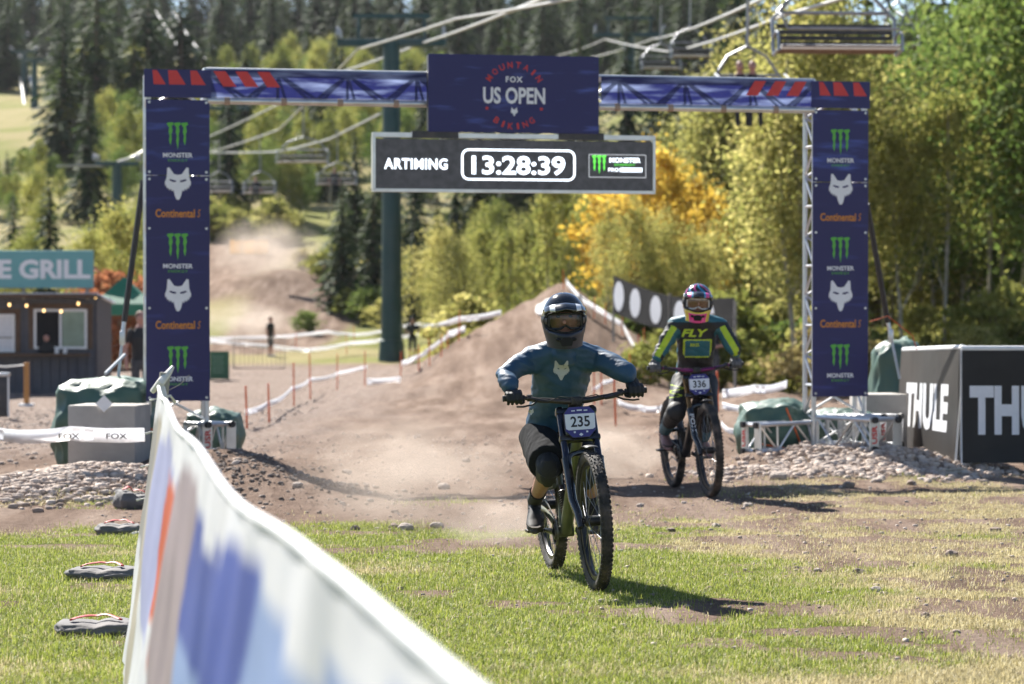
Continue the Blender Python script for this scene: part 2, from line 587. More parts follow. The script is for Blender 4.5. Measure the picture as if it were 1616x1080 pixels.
# ------------------------------------------------------------------ turf blades
def blades(n, y0, y1, prob, hmin, hmax, wid, name, label):
    y = rng.uniform(y0, y1, n); x = rng.uniform(-1, 1, n) * (y * .19 + .25)
    keep = rng.random(n) < prob(x, y)
    x, y = x[keep], y[keep]; n = len(x)
    g, dr, _ = ground_masks(x, y)
    z = H(x, y) - .004
    clump = fbm(x, y, 5.0, 2, 15)
    h = rng.uniform(hmin, hmax, n) * (.55 + .9 * clump)
    az = rng.uniform(0, 2 * np.pi, n); lean = np.abs(rng.normal(.75, .4, n))
    dx, dy = np.cos(az), np.sin(az)
    w = wid * rng.uniform(.7, 1.3, n)
    fx, fy = -dy * w, dx * w
    mx, my, mz = x + dx * h * .45 * np.sin(lean * .6), y + dy * h * .45 * np.sin(lean * .6), z + h * .55 * np.cos(lean * .6)
    tx, ty, tz = x + dx * h * np.sin(lean), y + dy * h * np.sin(lean), z + h * np.clip(np.cos(lean), .12, 1)
    v = np.stack([np.stack([x - fx, y - fy, z], -1), np.stack([x + fx, y + fy, z], -1),
                  np.stack([mx + fx * .8, my + fy * .8, mz], -1), np.stack([mx - fx * .8, my - fy * .8, mz], -1),
                  np.stack([tx, ty, tz], -1)], 1).reshape(-1, 3)
    b = np.arange(n)[:, None] * 5
    tri = np.concatenate([b + np.array([[0, 1, 2]]), b + np.array([[0, 2, 3]]), b + np.array([[3, 2, 4]])], 0)
    me = np_mesh(name, v, tri, 3)
    pdry = np.clip(dr * .85 + .16, 0, 1)
    isdry = rng.random(n) < pdry
    k = rng.random((n, 1))
    green = np.array([.16, .215, .03]) * (1 - k) + np.array([.40, .43, .09]) * k
    straw = np.array([.36, .30, .14]) * (1 - k) + np.array([.64, .57, .34]) * k
    c = np.where(isdry[:, None], straw, green)
    color_attr(me, np.repeat(c, 5, 0))
    o = link(name, me, mat('turf_blades', (1, 1, 1, 1), .55, var=.1, scale=5, trans=.45, attr='Col', spec=.3), None, True, 180)
    tag(o, label, 'grass', kind='stuff')
    return o


blades(760000, 10.2, 27.0, lambda x, y: ground_masks(x, y)[0] * (.9 - .5 * sstep(15, 26, y)), .015, .046, .0018,
       'grass', 'short green and straw coloured turf in the foreground')


# ------------------------------------------------------------------ stones
def stone_mesh(seed, flatn=.7):
    bm = bmesh.new(); bmesh.ops.create_icosphere(bm, subdivisions=2, radius=1.0)
    for q in bm.verts:
        d = q.co.normalized()
        k = 1 + .45 * mnoise.noise(d * 1.1 + Vector((seed * 7.1, 3, 1))) + .12 * mnoise.noise(d * 3 + Vector((seed, 9, 2)))
        q.co = Vector((d.x * k * 1.15, d.y * k, d.z * k * flatn))
    me = bpy.data.meshes.new('stone'); bm.to_mesh(me); bm.free()
    return me


M_STONE = [mat('stone_pale', (.40, .335, .285, 1), .9, var=.25, scale=3, bump=.5), mat('stone_brown', (.27, .205, .165, 1), .9, var=.25, scale=3, bump=.5)]
STONES = []
for k in range(6):
    me = stone_mesh(k)
    me.materials.append(M_STONE[k % 2])
    STONES.append(me)


def gravel_patch(name, label, n, fx, smin, smax, tint=1.0):
    """A heap or scatter of broken stone, one mesh."""
    vs, fs, cs = [], [], []
    base = []
    for k in range(5):
        bm = bmesh.new(); bmesh.ops.create_icosphere(bm, subdivisions=1, radius=1.0)
        for q in bm.verts:
            q.co *= 1 + .75 * mnoise.noise(q.co * 1.7 + Vector((k * 5.3, 1, 7)))
            q.co = Vector([math.copysign(min(abs(c_), .62 + .1 * k), c_) for c_ in q.co])
        base.append((np.array([q.co[:] for q in bm.verts]), np.array([[q.index for q in f.verts] for f in bm.faces]))); bm.free()
    xy = fx(n); o = 0
    zz = H(xy[:, 0], xy[:, 1])
    for i in range(len(xy)):
        b, f = base[i % 5]
        s = smin + (smax - smin) * rng.random() ** 4
        a = rng.uniform(0, 6.28); ca, sa = math.cos(a), math.sin(a)
        q = b * s * np.array([1.2, .9, .75])
        q = np.stack([q[:, 0] * ca - q[:, 1] * sa, q[:, 0] * sa + q[:, 1] * ca, q[:, 2]], -1)
        vs.append(q + np.array([xy[i, 0], xy[i, 1], zz[i] + s * .25])); fs.append(f + o); o += len(b)
        t = rng.random()
        c = np.array([.30, .225, .18]) * (1 - t) + np.array([.60, .51, .44]) * t
        cs.append(np.repeat(c[None] * tint, len(b), 0))
    me = np_mesh(name, np.concatenate(vs), np.concatenate(fs), 3)
    color_attr(me, np.concatenate(cs))
    o = link(name, me, mat('gravel_stones', (1, 1, 1, 1), .92, var=.2, scale=25, attr='Col', spec=.2), None, False)
    tag(o, label, 'gravel', kind='stuff')


def heap(cx, cy, sx, sy):
    return lambda n: np.stack([rng.normal(cx, sx, n), rng.normal(cy, sy, n)], -1)


def strip(y0, y1, x0, x1):
    return lambda n: np.stack([rng.uniform(x0, x1, n), rng.uniform(y0, y1, n)], -1)


gravel_patch('gravel_heap', 'pale broken gravel heaped below the right gantry leg', 6000, heap(3.15, 25.9, .62, .45), .006, .05)
gravel_patch('gravel_heap', 'pale broken gravel heaped before the left concrete block', 6000, heap(-3.65, 22.7, .45, .6), .006, .05)
gravel_patch('gravel_scatter', 'brown dirt clods on the shaded bank by the left gantry leg', 1600, heap(-2.1, 22.9, .5, .8), .005, .03, .5)
gravel_patch('gravel_scatter', 'small stones strewn over the dirt track', 7000, strip(18.5, 36, -3.2, 6), .004, .02)
gravel_patch('gravel_scatter', 'small stones in the worn turf of the foreground', 700, strip(12, 19.5, -.8, 3.6), .006, .022)
gravel_patch('gravel_scatter', 'pale gravel spread over the yard at the left', 3500, strip(27, 50, -9.5, -3.4), .01, .04)
rock_px = [(640, 838, .05), (622, 834, .035), (1228, 757, .07), (1338, 770, .05), (1385, 762, .045), (1438, 765, .04), (1383, 938, .035),
           (1355, 905, .03), (700, 772, .05), (548, 748, .04), (1180, 800, .035), (1500, 880, .04), (1290, 905, .02), (560, 836, .03),
           (690, 835, .04), (1060, 840, .03), (1130, 832, .03), (1460, 975, .025), (1010, 800, .03), (735, 730, .04), (470, 770, .04), (1570, 840, .035)]
for k, (a, b, s) in enumerate(rock_px):
    g = G(a, b)
    o = bpy.data.objects.new('rock', STONES[k % 6]); COL.objects.link(o)
    o.location = g + Vector((0, 0, s * .25)); o.scale = (s, s, s); o.rotation_euler = (0, 0, k * 1.3)
    tag(o, 'small loose rock lying on the worn ground', 'rock', 'loose rocks on the ground')


# ================================================================== trees
def leaf_cloud(centres, per, spread, size, droop=0.0):
    n = len(centres) * per
    c = np.repeat(centres, per, 0) + rng.normal(0, 1, (n, 3)) * np.repeat(spread, per, 0)
    nrm = rng.normal(0, 1, (n, 3)); nrm /= np.linalg.norm(nrm, axis=1, keepdims=True)
    a = np.cross(nrm, rng.normal(0, 1, (n, 3))); a /= np.linalg.norm(a, axis=1, keepdims=True)
    b = np.cross(nrm, a)
    s = size * rng.uniform(.6, 1.35, (n, 1))
    v = np.stack([c - a * s, c - b * s * .6, c + a * s, c + b * s * .6], 1).reshape(-1, 3)
    return v, np.arange(n * 4).reshape(-1, 4), n


def foliage_mat(name, dark, mid, light, trans=.4):
    if name in MATS:
        return MATS[name]
    m = bpy.data.materials.new(name); m.use_nodes = True
    nt = m.node_tree; N = nt.nodes; L = nt.links
    b = N['Principled BSDF']; b.inputs['Roughness'].default_value = .75; b.inputs['Specular IOR Level'].default_value = .12
    at = N.new('ShaderNodeAttribute'); at.attribute_name = 'Col'
    oi = N.new('ShaderNodeObjectInfo')
    ad = N.new('ShaderNodeMath'); ad.operation = 'MULTIPLY_ADD'
    ad.inputs[1].default_value = .5; ad.inputs[2].default_value = -.25
    L.new(oi.outputs['Random'], ad.inputs[0])
    sm = N.new('ShaderNodeMath'); sm.operation = 'ADD'
    L.new(at.outputs['Fac'], sm.inputs[0]); L.new(ad.outputs[0], sm.inputs[1])
    r = N.new('ShaderNodeValToRGB'); el = r.color_ramp.elements
    el.new(.5)
    for e, (p, c) in zip(el, ((.05, dark), (.5, mid), (.95, light))):
        e.position = p; e.color = (*c, 1)
    L.new(sm.outputs[0], r.inputs[0]); L.new(r.outputs[0], b.inputs['Base Color'])
    tr = N.new('ShaderNodeBsdfTranslucent'); L.new(r.outputs[0], tr.inputs['Color'])
    ms = N.new('ShaderNodeMixShader'); ms.inputs[0].default_value = trans
    L.new(b.outputs[0], ms.inputs[1]); L.new(tr.outputs[0], ms.inputs[2])
    L.new(ms.outputs[0], N['Material Output'].inputs['Surface'])
    MATS[name] = m
    return m


F_CONIFER = foliage_mat('needles', (.015, .03, .016), (.036, .06, .026), (.078, .105, .038), .3)
F_ASPEN = foliage_mat('aspen_leaves', (.115, .145, .033), (.28, .295, .075), (.46, .425, .125), .52)
F_GOLD = foliage_mat('gold_leaves', (.46, .31, .05), (.66, .47, .075), (.76, .60, .14), .55)
F_GREEN = foliage_mat('green_leaves', (.07, .12, .026), (.155, .22, .052), (.28, .33, .09), .5)
F_OLIVE = foliage_mat('willow_leaves', (.15, .165, .045), (.35, .345, .10), (.56, .50, .18), .58)
F_RED = foliage_mat('red_leaves', (.26, .10, .05), (.48, .21, .10), (.58, .33, .16), .5)
F_DRY = foliage_mat('dry_brush', (.20, .16, .07), (.36, .30, .12), (.50, .42, .20), .45)
M_PALE = mat('pale_bark', (.36, .33, .27, 1), .85, var=.35, scale=6, bump=.3)
M_BARK = mat('brown_bark', (.13, .095, .07, 1), .9, var=.3, scale=8, bump=.4)


def crown_mesh(name, n_clump, per, w, h, z0, size, seed, sparse=0.0):
    rg = np.random.default_rng(seed)
    u = rg.normal(0, 1, (n_clump, 3)); u /= np.linalg.norm(u, axis=1, keepdims=True)
    rad = rg.uniform(.25, 1.0, (n_clump, 1)) ** .55
    c = u * rad
    lob = 1 + .35 * np.sin(3 * np.arctan2(c[:, 1], c[:, 0]) + seed) * (1 - np.abs(c[:, 2]))
    zz = (c[:, 2] + 1) / 2
    taper = np.interp(zz, [0, .25, .6, 1], [.65, 1.0, .85, .35])
    pts = np.stack([c[:, 0] * w * taper * lob, c[:, 1] * w * taper * lob, z0 + zz * h + rg.normal(0, .02, n_clump) * h], -1)
    spread = np.tile(np.array([[w * .14, w * .14, h * .036]]), (n_clump, 1)) * rg.uniform(.45, 1.7, (n_clump, 1))
    v, f, n = leaf_cloud(pts, per, spread, size)
    me = np_mesh(name, v, f, 4)
    k = np.clip(np.repeat(rg.normal(.5, .17, n_clump), per) + rng.normal(0, .14, n), 0, 1)
    color_attr(me, np.repeat(np.stack([k] * 3, -1), 4, 0))
    return me, pts


def tree_proto(name, leaf, bark, n_clump, per, w, h, z0, size, seed, stems=1, tr=.09):
    root = empty(name, (0, 0, -500))
    me, pts = crown_mesh('crown', n_clump, per, w, h, z0, size, seed)
    link('crown', me, leaf, root, True, 180)
    rg = random.Random(seed)
    tb = MB()
    H_ = z0 + h
    for s in range(stems):
        bx, by = (rg.uniform(-.3, .3) * (stems > 1), rg.uniform(-.3, .3) * (stems > 1))
        lean = (rg.uniform(-.1, .1), rg.uniform(-.1, .1))
        path, rad = [], []
        for i in range(7):
            t = i / 6
            path.append((bx + lean[0] * t * H_ * .7 + .06 * math.sin(i * 2 + seed + s), by + lean[1] * t * H_ * .7 + .06 * math.cos(i * 1.7 + s), -.2 + t * H_ * .88))
            rad.append(tr * (1.1 - .95 * t))
        tb.sweep(path, rad, seg=7)
        for q in range(9 // stems + 2):
            t = rg.uniform(.3, .85); i = int(t * 6); a = Vector(path[i]); e = Vector(pts[rg.randrange(len(pts))])
            m = (a + e) / 2 + Vector((0, 0, -.1 * (e - a).length))
            tb.sweep([a, m, e], [tr * .42 * (1.1 - t), tr * .28 * (1.1 - t), .008], seg=5)
    tb.build('trunk', bark, root)
    return root


def conifer_proto(name, h, w, seed, tiers=34):
    rg = np.random.default_rng(seed)
    root = empty(name, (0, 0, -500))
    vs, ks = [], []
    for t in range(tiers):
        f = t / (tiers - 1)
        z = h * (.07 + .91 * f)
        L = w * (1 - f) ** .8 * rg.uniform(.8, 1.15) + .1
        nb = int(9 - 4 * f)
        for b in range(nb):
            a = 2 * math.pi * (b + rg.random() * .7) / nb + t * 1.1
            d = np.array([math.cos(a), math.sin(a), 0]); sd = np.array([-math.sin(a), math.cos(a), 0])
            Lb = L * rg.uniform(.65, 1.15)
            nc = max(3, int(5 * (1 - f) + 2))
            kb = rg.normal(.45, .15)
            for c in range(nc):
                r0 = Lb * (c + .1) / nc; r1 = Lb * (c + 1.5) / nc
                wd = Lb * .26 * (1.1 - .6 * c / nc) + .05
                zz0 = z - .28 * r0 + rg.normal(0, .05); zz1 = z - .36 * r1 + rg.normal(0, .08)
                tl = rg.normal(0, .5) * wd
                p0 = d * r0; p1 = d * r1
                vs += [p0 - sd * wd * .5 + [0, 0, zz0 - tl * .4], p0 + sd * wd * .5 + [0, 0, zz0 + tl * .4],
                       p1 + sd * wd * .28 + [0, 0, zz1 - .12 * wd + tl * .3], p1 - sd * wd * .28 + [0, 0, zz1 - .12 * wd - tl * .3]]
                ks += [np.clip(kb + .22 * c / nc + rg.normal(0, .1), 0, 1)] * 4
    v = np.array(vs); me = np_mesh('crown', v, np.arange(len(v)).reshape(-1, 4), 4)
    color_attr(me, np.stack([np.array(ks)] * 3, -1))
    link('crown', me, F_CONIFER, root, True, 180)
    MB().sweep([(0, 0, -.3), (.02, .03, h * .4), (0, 0, h * .97)], [w * .06 + .05, w * .04 + .03, .01], seg=7).build('trunk', M_BARK, root)
    return root


CON = [conifer_proto('conifer_tree', 10, 2.0, 1), conifer_proto('conifer_tree', 10, 1.55, 2), conifer_proto('conifer_tree', 10, 2.5, 3, 28)]
ASP = [tree_proto('aspen_tree', F_ASPEN, M_PALE, 95, 42, 1.7, 6.0, 3.2, .105, 11, 1), tree_proto('aspen_tree', F_ASPEN, M_PALE, 110, 42, 2.1, 6.4, 2.6, .105, 12, 2),
       tree_proto('aspen_tree', F_ASPEN, M_PALE, 75, 40, 1.4, 6.6, 3.0, .105, 13, 1, .075)]
GOLD = [tree_proto('golden_aspen', F_GOLD, M_PALE, 120, 44, 2.0, 5.4, 3.0, .11, 15, 1)]
WIL = [tree_proto('willow_tree', F_OLIVE, M_BARK, 150, 66, 2.5, 7.6, 1.8, .074, 17, 3, .1), tree_proto('willow_tree', F_OLIVE, M_PALE, 125, 66, 2.2, 7.8, 2.4, .074, 18, 3, .085),
       tree_proto('willow_tree', F_OLIVE, M_PALE, 100, 64, 1.9, 7.2, 3.0, .074, 19, 2, .08)]
GRN = [tree_proto('broadleaf_tree', F_GREEN, M_BARK, 170, 64, 2.7, 7.6, 1.6, .085, 21, 2, .1), tree_proto('broadleaf_tree', F_GREEN, M_BARK, 150, 64, 2.4, 7.0, 2.0, .085, 22, 1, .1)]
BSH = [tree_proto('bush', F_ASPEN, M_BARK, 60, 40, .95, 1.5, .05, .07, 31, 3, .025), tree_proto('bush', F_GREEN, M_BARK, 60, 40, .9, 1.4, .05, .07, 32, 3, .025),
       tree_proto('bush', F_DRY, M_BARK, 50, 40, .9, 1.2, .05, .06, 33, 3, .02), tree_proto('bush', F_RED, M_BARK, 60, 40, 1.0, 1.7, .05, .08, 34, 3, .025),
       tree_proto('bush', F_OLIVE, M_BARK, 70, 40, 1.1, 1.8, .05, .07, 35, 3, .025)]


def plant(proto, px, d, height, label, group, cat='tree', base_h=10.0, wide=1.0, jitter=True):
    o = copy_tree(proto)
    p = on_ground(px, d)
    s = height / base_h
    o.location = p - Vector((0, 0, .05))
    o.scale = (s * wide, s * wide, s)
    o.rotation_euler = (0, 0, random.uniform(0, 6.28))
    tag(o, label, cat, group)
    return o


rt = random.Random(5)
# dark conifer forest on the far hillside
n = 0
tries = 0
while n < 295 and tries < 4000:
    tries += 1
    d = rt.uniform(225, 520)
    px = rt.uniform(-30, 1180)
    if px < 92 and d < 420 and not (px < 30 and d > 330):                      # left lift line clearing
        continue
    if 232 + (d - 300) * .02 < px < 345 and 255 < d < 440:                      # meadow with the far lift
        continue
    if px > 330 and d < 300:
        continue
    if 330 < px < 700 and d < 340:
        continue
    plant(CON[n % 3], px, d, rt.uniform(8.5, 14.5) * (1 + .25 * (d > 380)), 'tall dark conifer in the forest on the far hillside', 'conifers on the far hillside', wide=1.25)
    n += 1
# lighter aspens on the middle slope
for k in range(185):
    px = rt.uniform(318, 700) if k % 4 else rt.uniform(-20, 240)
    d = rt.uniform(186, 290)
    if px < 100 and d > 225:
        d = rt.uniform(186, 205)
    short = .5 if px < 105 else 1.0
    t = rt.random()
    if t < .50:
        plant(ASP[k % 3], px, d, short * rt.uniform(5, 8), 'light green aspen on the middle slope', 'aspens on the middle slope')
    elif t < .80:
        plant(GRN[k % 2], px, d, short * rt.uniform(4.5, 7), 'mid green broadleaf tree on the middle slope', 'broadleaf trees on the middle slope')
    else:
        plant(CON[k % 3], px, d, short * rt.uniform(6, 10), 'young conifer among the aspens on the middle slope', 'young conifers on the middle slope')
# trees behind the food stand at the left
for px, d, h, pr, lab in [(78, 112, 8.0, CON[1], 'pointed dark conifer rising behind the food stand sign'), (150, 128, 7.2, CON[0], 'second dark conifer behind the food stand, nearer the gantry'),
                          (22, 132, 7.0, CON[2], 'dark conifer at the left edge behind the food stand'), (205, 120, 4.6, CON[1], 'short conifer just left of the left gantry column')]:
    plant(pr, px, d, h, lab, 'conifers behind the food stand')
for k in range(26):
    px = rt.uniform(-20, 228); d = rt.uniform(95, 165)
    t = rt.random()
    if t < .5:
        plant(ASP[k % 3], px, d, rt.uniform(4.5, 7), 'pale green aspen behind the food stand', 'aspens behind the food stand')
    elif t < .72:
        plant(GRN[k % 2], px, d, rt.uniform(3.5, 5.5), 'green broadleaf tree behind the food stand', 'broadleaf trees behind the food stand')
    else:
        plant(BSH[3], px, d, rt.uniform(2.6, 4.2), 'rust red autumn bush behind the food stand', 'red bushes behind the food stand', 'bush', 1.8)
# dark conifers by the lift tower
for px, d, h, w in [(540, 142, 6.6, 1.15), (590, 150, 6.8, 1.0), (655, 138, 6.0, 1.1), (690, 146, 6.2, 1.1), (720, 150, 7.2, 1.2), (655, 160, 8.5, 1.0), (560, 165, 8.2, 1.0), (605, 172, 8, 1)]:
    plant(CON[int(px) % 3], px, d, h, 'dark conifer standing behind the green lift tower', 'conifers behind the lift tower', wide=w)
# aspens between lift tower and right column
for k in range(46):
    px = rt.uniform(690, 1130); d = rt.uniform(100, 150)
    if px > 920:
        d = rt.uniform(112, 150)
    plant(ASP[k % 3] if rt.random() < .7 else WIL[k % 3], px, d, (rt.uniform(4.2, 6.0) if px < 920 else rt.uniform(5.2, 7.6)) * d / 115, 'yellow green aspen in the grove behind the dirt jump', 'aspens behind the dirt jump')
for px, d, h in [(975, 84, 7.4), (1028, 81, 7.9), (1078, 84, 7.6), (1110, 88, 7.0)]:
    plant(GOLD[0], px, d, h, 'bright golden aspen behind the race clock', 'golden aspens')
for px, d, h in [(965, 77, 3.6), (1005, 75, 3.9), (1050, 76, 4.2), (1095, 75, 4.0), (1125, 77, 4.6)]:
    plant(WIL[px % 3], px, d, h, 'low olive willow in front of the golden aspens', 'low willows before the golden aspens')
for px, d, h in [(1165, 160, 19), (1212, 152, 18), (1262, 165, 20), (1305, 158, 19)]:
    plant(CON[px % 3], px, d, h, 'dark conifer rising above the wood', 'conifers above the right beam end')
for k in range(10):
    plant(CON[k % 3], rt.uniform(740, 1150), rt.uniform(150, 215), rt.uniform(9, 15), 'dark conifer behind the aspen grove', 'conifers behind the aspen grove')
# right hand wood
for k in range(64):
    d = rt.uniform(66, 118)
    px = rt.uniform(1115, 1680)
    if px < 1260:
        d = max(d, 98)
    if px > 1430 and rt.random() < .5:
        plant(GRN[k % 2], px, d, rt.uniform(8, 13.5), 'leafy green tree in the right hand wood', 'green trees of the right hand wood')
    else:
        plant(WIL[k % 3], px, d, rt.uniform(6.5, 11.5), 'olive yellow willow in the right hand wood', 'willows of the right hand wood')
for k in range(16):
    plant(CON[k % 3], rt.uniform(1120, 1650), rt.uniform(118, 170), rt.uniform(12, 18), 'dark conifer deep in the right hand wood', 'conifers of the right hand wood')
# bare pale trunks at the wood's edge
for px, d, h in [(1036, 101, 8.0), (1190, 76, 6.5), (872, 95, 7.5), (880, 118, 9), (1222, 80, 9.0), (1395, 70, 7.0), (1520, 74, 8.0), (1455, 82, 9.5), (1215, 84, 8), (1250, 78, 7.5), (1425, 66, 7), (1490, 66, 7.8), (1560, 68, 8.5), (1590, 72, 9), (905, 96, 6), (760, 112, 6.2), (800, 108, 5.8), (835, 104, 6.0), (930, 98, 6.4), (1140, 101, 7)]:
    o = plant(ASP[2], px, d, h, 'slender pale trunked aspen at the edge of the wood', 'slender aspens at the edge of the wood', wide=.8)
# undergrowth
for k in range(150):
    t = rt.random()
    if t < .5:
        px, d = rt.uniform(1010, 1660), rt.uniform(60, 84)
        lab, grp = 'low bush under the right hand wood', 'bushes under the right hand wood'
    elif t < .8:
        px, d = rt.uniform(715, 1050), rt.uniform(92, 118)
        lab, grp = 'low bush under the aspens behind the dirt jump', 'bushes behind the dirt jump'
    else:
        px, d = rt.uniform(330, 720), rt.uniform(132, 172)
        if px < 470:
            d = rt.uniform(178, 190)
        lab, grp = 'low bush on the grassy slope behind the lift tower', 'bushes on the grassy slope'
    plant(BSH[rt.choice((0, 0, 1, 2, 4, 4))], px, d, rt.uniform(.9, 2.6), lab, grp, 'bush', 1.8)
for pr in CON + ASP + GOLD + WIL + GRN + BSH:                                  # the patterns themselves are not part of the place
    for ch in list(pr.children):
        bpy.data.objects.remove(ch)
    bpy.data.objects.remove(pr)


# ================================================================== finish gantry
M_ALU = mat('aluminium', (.62, .62, .62, 1), .38, .85, var=.12, scale=9, dirt=.25)
M_NAVY = None
M_LOGO_W = mat('print_white', (.74, .75, .78, 1), .5, var=.04)
M_LOGO_G = mat('print_green', (.10, .42, .05, 1), .5, var=.06)
M_LOGO_O = mat('print_orange', (.62, .23, .02, 1), .5, var=.06)
M_LOGO_R = mat('print_red', (.55, .035, .035, 1), .5, var=.08)
M_BLACK = mat('black_rubber', (.018, .018, .02, 1), .55, var=.2)
M_PRINT_DK = mat('print_black', (.015, .015, .02, 1), .5, var=.1)
M_STEEL = mat('bolt_steel', (.5, .5, .52, 1), .35, .9, var=.1)
M_BOARD_BACK = mat('board_casing', (.035, .035, .04, 1), .5, var=.15, dirt=.2)


def streak_cloth(name, base, pale, trans, thr=(.52, .72)):
    """Printed fabric: navy with pale brushed streaks in its colour."""
    m = bpy.data.materials.new(name); m.use_nodes = True
    nt = m.node_tree; N = nt.nodes; L = nt.links
    b = N['Principled BSDF']; b.inputs['Roughness'].default_value = .5
    tc = N.new('ShaderNodeTexCoord'); mp = N.new('ShaderNodeMapping')
    mp.inputs['Scale'].default_value = (1.0, 1.0, 6.5); mp.inputs['Rotation'].default_value = (0, .22, 0)
    L.new(tc.outputs['Object'], mp.inputs[0])
    n1 = N.new('ShaderNodeTexNoise'); n1.inputs['Scale'].default_value = 2.2; n1.inputs['Detail'].default_value = 4
    L.new(mp.outputs[0], n1.inputs['Vector'])
    mr = N.new('ShaderNodeMapRange'); mr.inputs['From Min'].default_value = thr[0]; mr.inputs['From Max'].default_value = thr[1]
    L.new(n1.outputs[0], mr.inputs[0])
    mm = N.new('ShaderNodeMix'); mm.data_type = 'RGBA'; L.new(mr.outputs[0], mm.inputs[0])
    mm.inputs[6].default_value = base; mm.inputs[7].default_value = pale
    L.new(mm.outputs[2], b.inputs['Base Color'])
    if trans:
        t = N.new('ShaderNodeBsdfTranslucent'); L.new(mm.outputs[2], t.inputs['Color'])
        ms = N.new('ShaderNodeMixShader'); ms.inputs[0].default_value = trans
        L.new(b.outputs[0], ms.inputs[1]); L.new(t.outputs[0], ms.inputs[2])
        L.new(ms.outputs[0], N['Material Output'].inputs['Surface'])
    return m


M_NAVY = streak_cloth('navy_panel', S(33, 31, 86), S(52, 58, 128), 0, (.58, .85))
M_NAVY_STREAK = streak_cloth('navy_print', S(32, 33, 92), S(70, 88, 165), 0, (.55, .8))
M_BEAM_CLOTH = streak_cloth('beam_cloth', S(36, 40, 98), S(150, 165, 208), .36, (.44, .74))  # pale streaks put sunlight through the cloth into its colour
M_TITLE = streak_cloth('title_print', S(30, 30, 90), S(82, 100, 180), 0, (.58, .85))

GA = R(13.0)
GL, GRt = P(278, 500, 25.9), P(1317, 500, 27.25)
GC = Vector(((GL.x + GRt.x) / 2, (GL.y + GRt.y) / 2, 0))
GA = math.atan2(GRt.y - GL.y, GRt.x - GL.x)
SPAN = math.hypot(GRt.x - GL.x, GRt.y - GL.y) / 2
gantry = empty('finish_gantry', GC, (0, 0, GA))
tag(gantry, 'aluminium truss finish arch clad in navy sponsor panels spanning the track', 'arch')
gdir = Vector((math.cos(GA), math.sin(GA), 0)); gn = Vector((math.sin(GA), -math.cos(GA), 0))


def gl(px, py, off=0.0):
    """Photo pixel -> gantry-local (x, z) on the plane lying `off` metres in front of its centre line."""
    a = P(px, py, 1.0) - Vector((0, 0, CAMH))
    c = GC + gn * off
    t = (c - Vector((0, 0, CAMH))).dot(gn) / a.dot(gn)
    w = Vector((0, 0, CAMH)) + a * t - c
    return w.dot(gdir), w.z


TD = .155                                             # half depth of the truss
ZT, ZB = 3.66, 3.40                                   # beam cover top and bottom


def truss(mb, a, b, w, d, r=.022, n=None, ax=None):
    """Box truss from a to b: four chords with zigzag lacing."""
    a, b = Vector(a), Vector(b)
    t = (b - a); L = t.length; t.normalize()
    u = Vector(ax) if ax else (Vector((1, 0, 0)) if abs(t.x) < .7 else Vector((0, 0, 1)))
    u = (u - t * u.dot(t)).normalized(); v = t.cross(u)
    cs = [u * (sx * w / 2) + v * (sy * d / 2) for sx, sy in ((-1, -1), (1, -1), (1, 1), (-1, 1))]
    for c in cs:
        mb.bar(a + c, b + c, r, 8)
    n = n or max(2, round(L / .32))
    for k in range(4):
        c0, c1 = cs[k], cs[(k + 1) % 4]
        for i in range(n):
            s0, s1 = i / n, (i + 1) / n
            p, q = (c0, c1) if (i + k) % 2 == 0 else (c1, c0)
            mb.bar(a + t * (L * s0) + p, a + t * (L * s1) + q, r * .5, 6)
            if i % 2 == 0:
                mb.bar(a + t * (L * s0) + c0, a + t * (L * s0) + c1, r * .55, 6)
    for e in (a, b):
        for k in range(4):
            mb.bar(e + cs[k], e + cs[(k + 1) % 4], r * 1.05, 6)


def claw_block(parent, x, y, z, s):
    m = MB(); claw(m, (x, y, z), (1, 0, 0), (0, 0, 1), s); m.build('emblem', M_LOGO_G, parent, False)
    m = MB(); flat(m, text_fit('MONSTER', s * 1.25, s * .2, bold=.03), (x, y, z - s * .86)); m.build('lettering', M_LOGO_W, parent, False)
    m = MB(); flat(m, text_fit('ENERGY', s * .82, s * .1, bold=.01, spacing=1.3), (x, y, z - s * 1.08)); m.build('lettering', M_LOGO_G, parent, False)


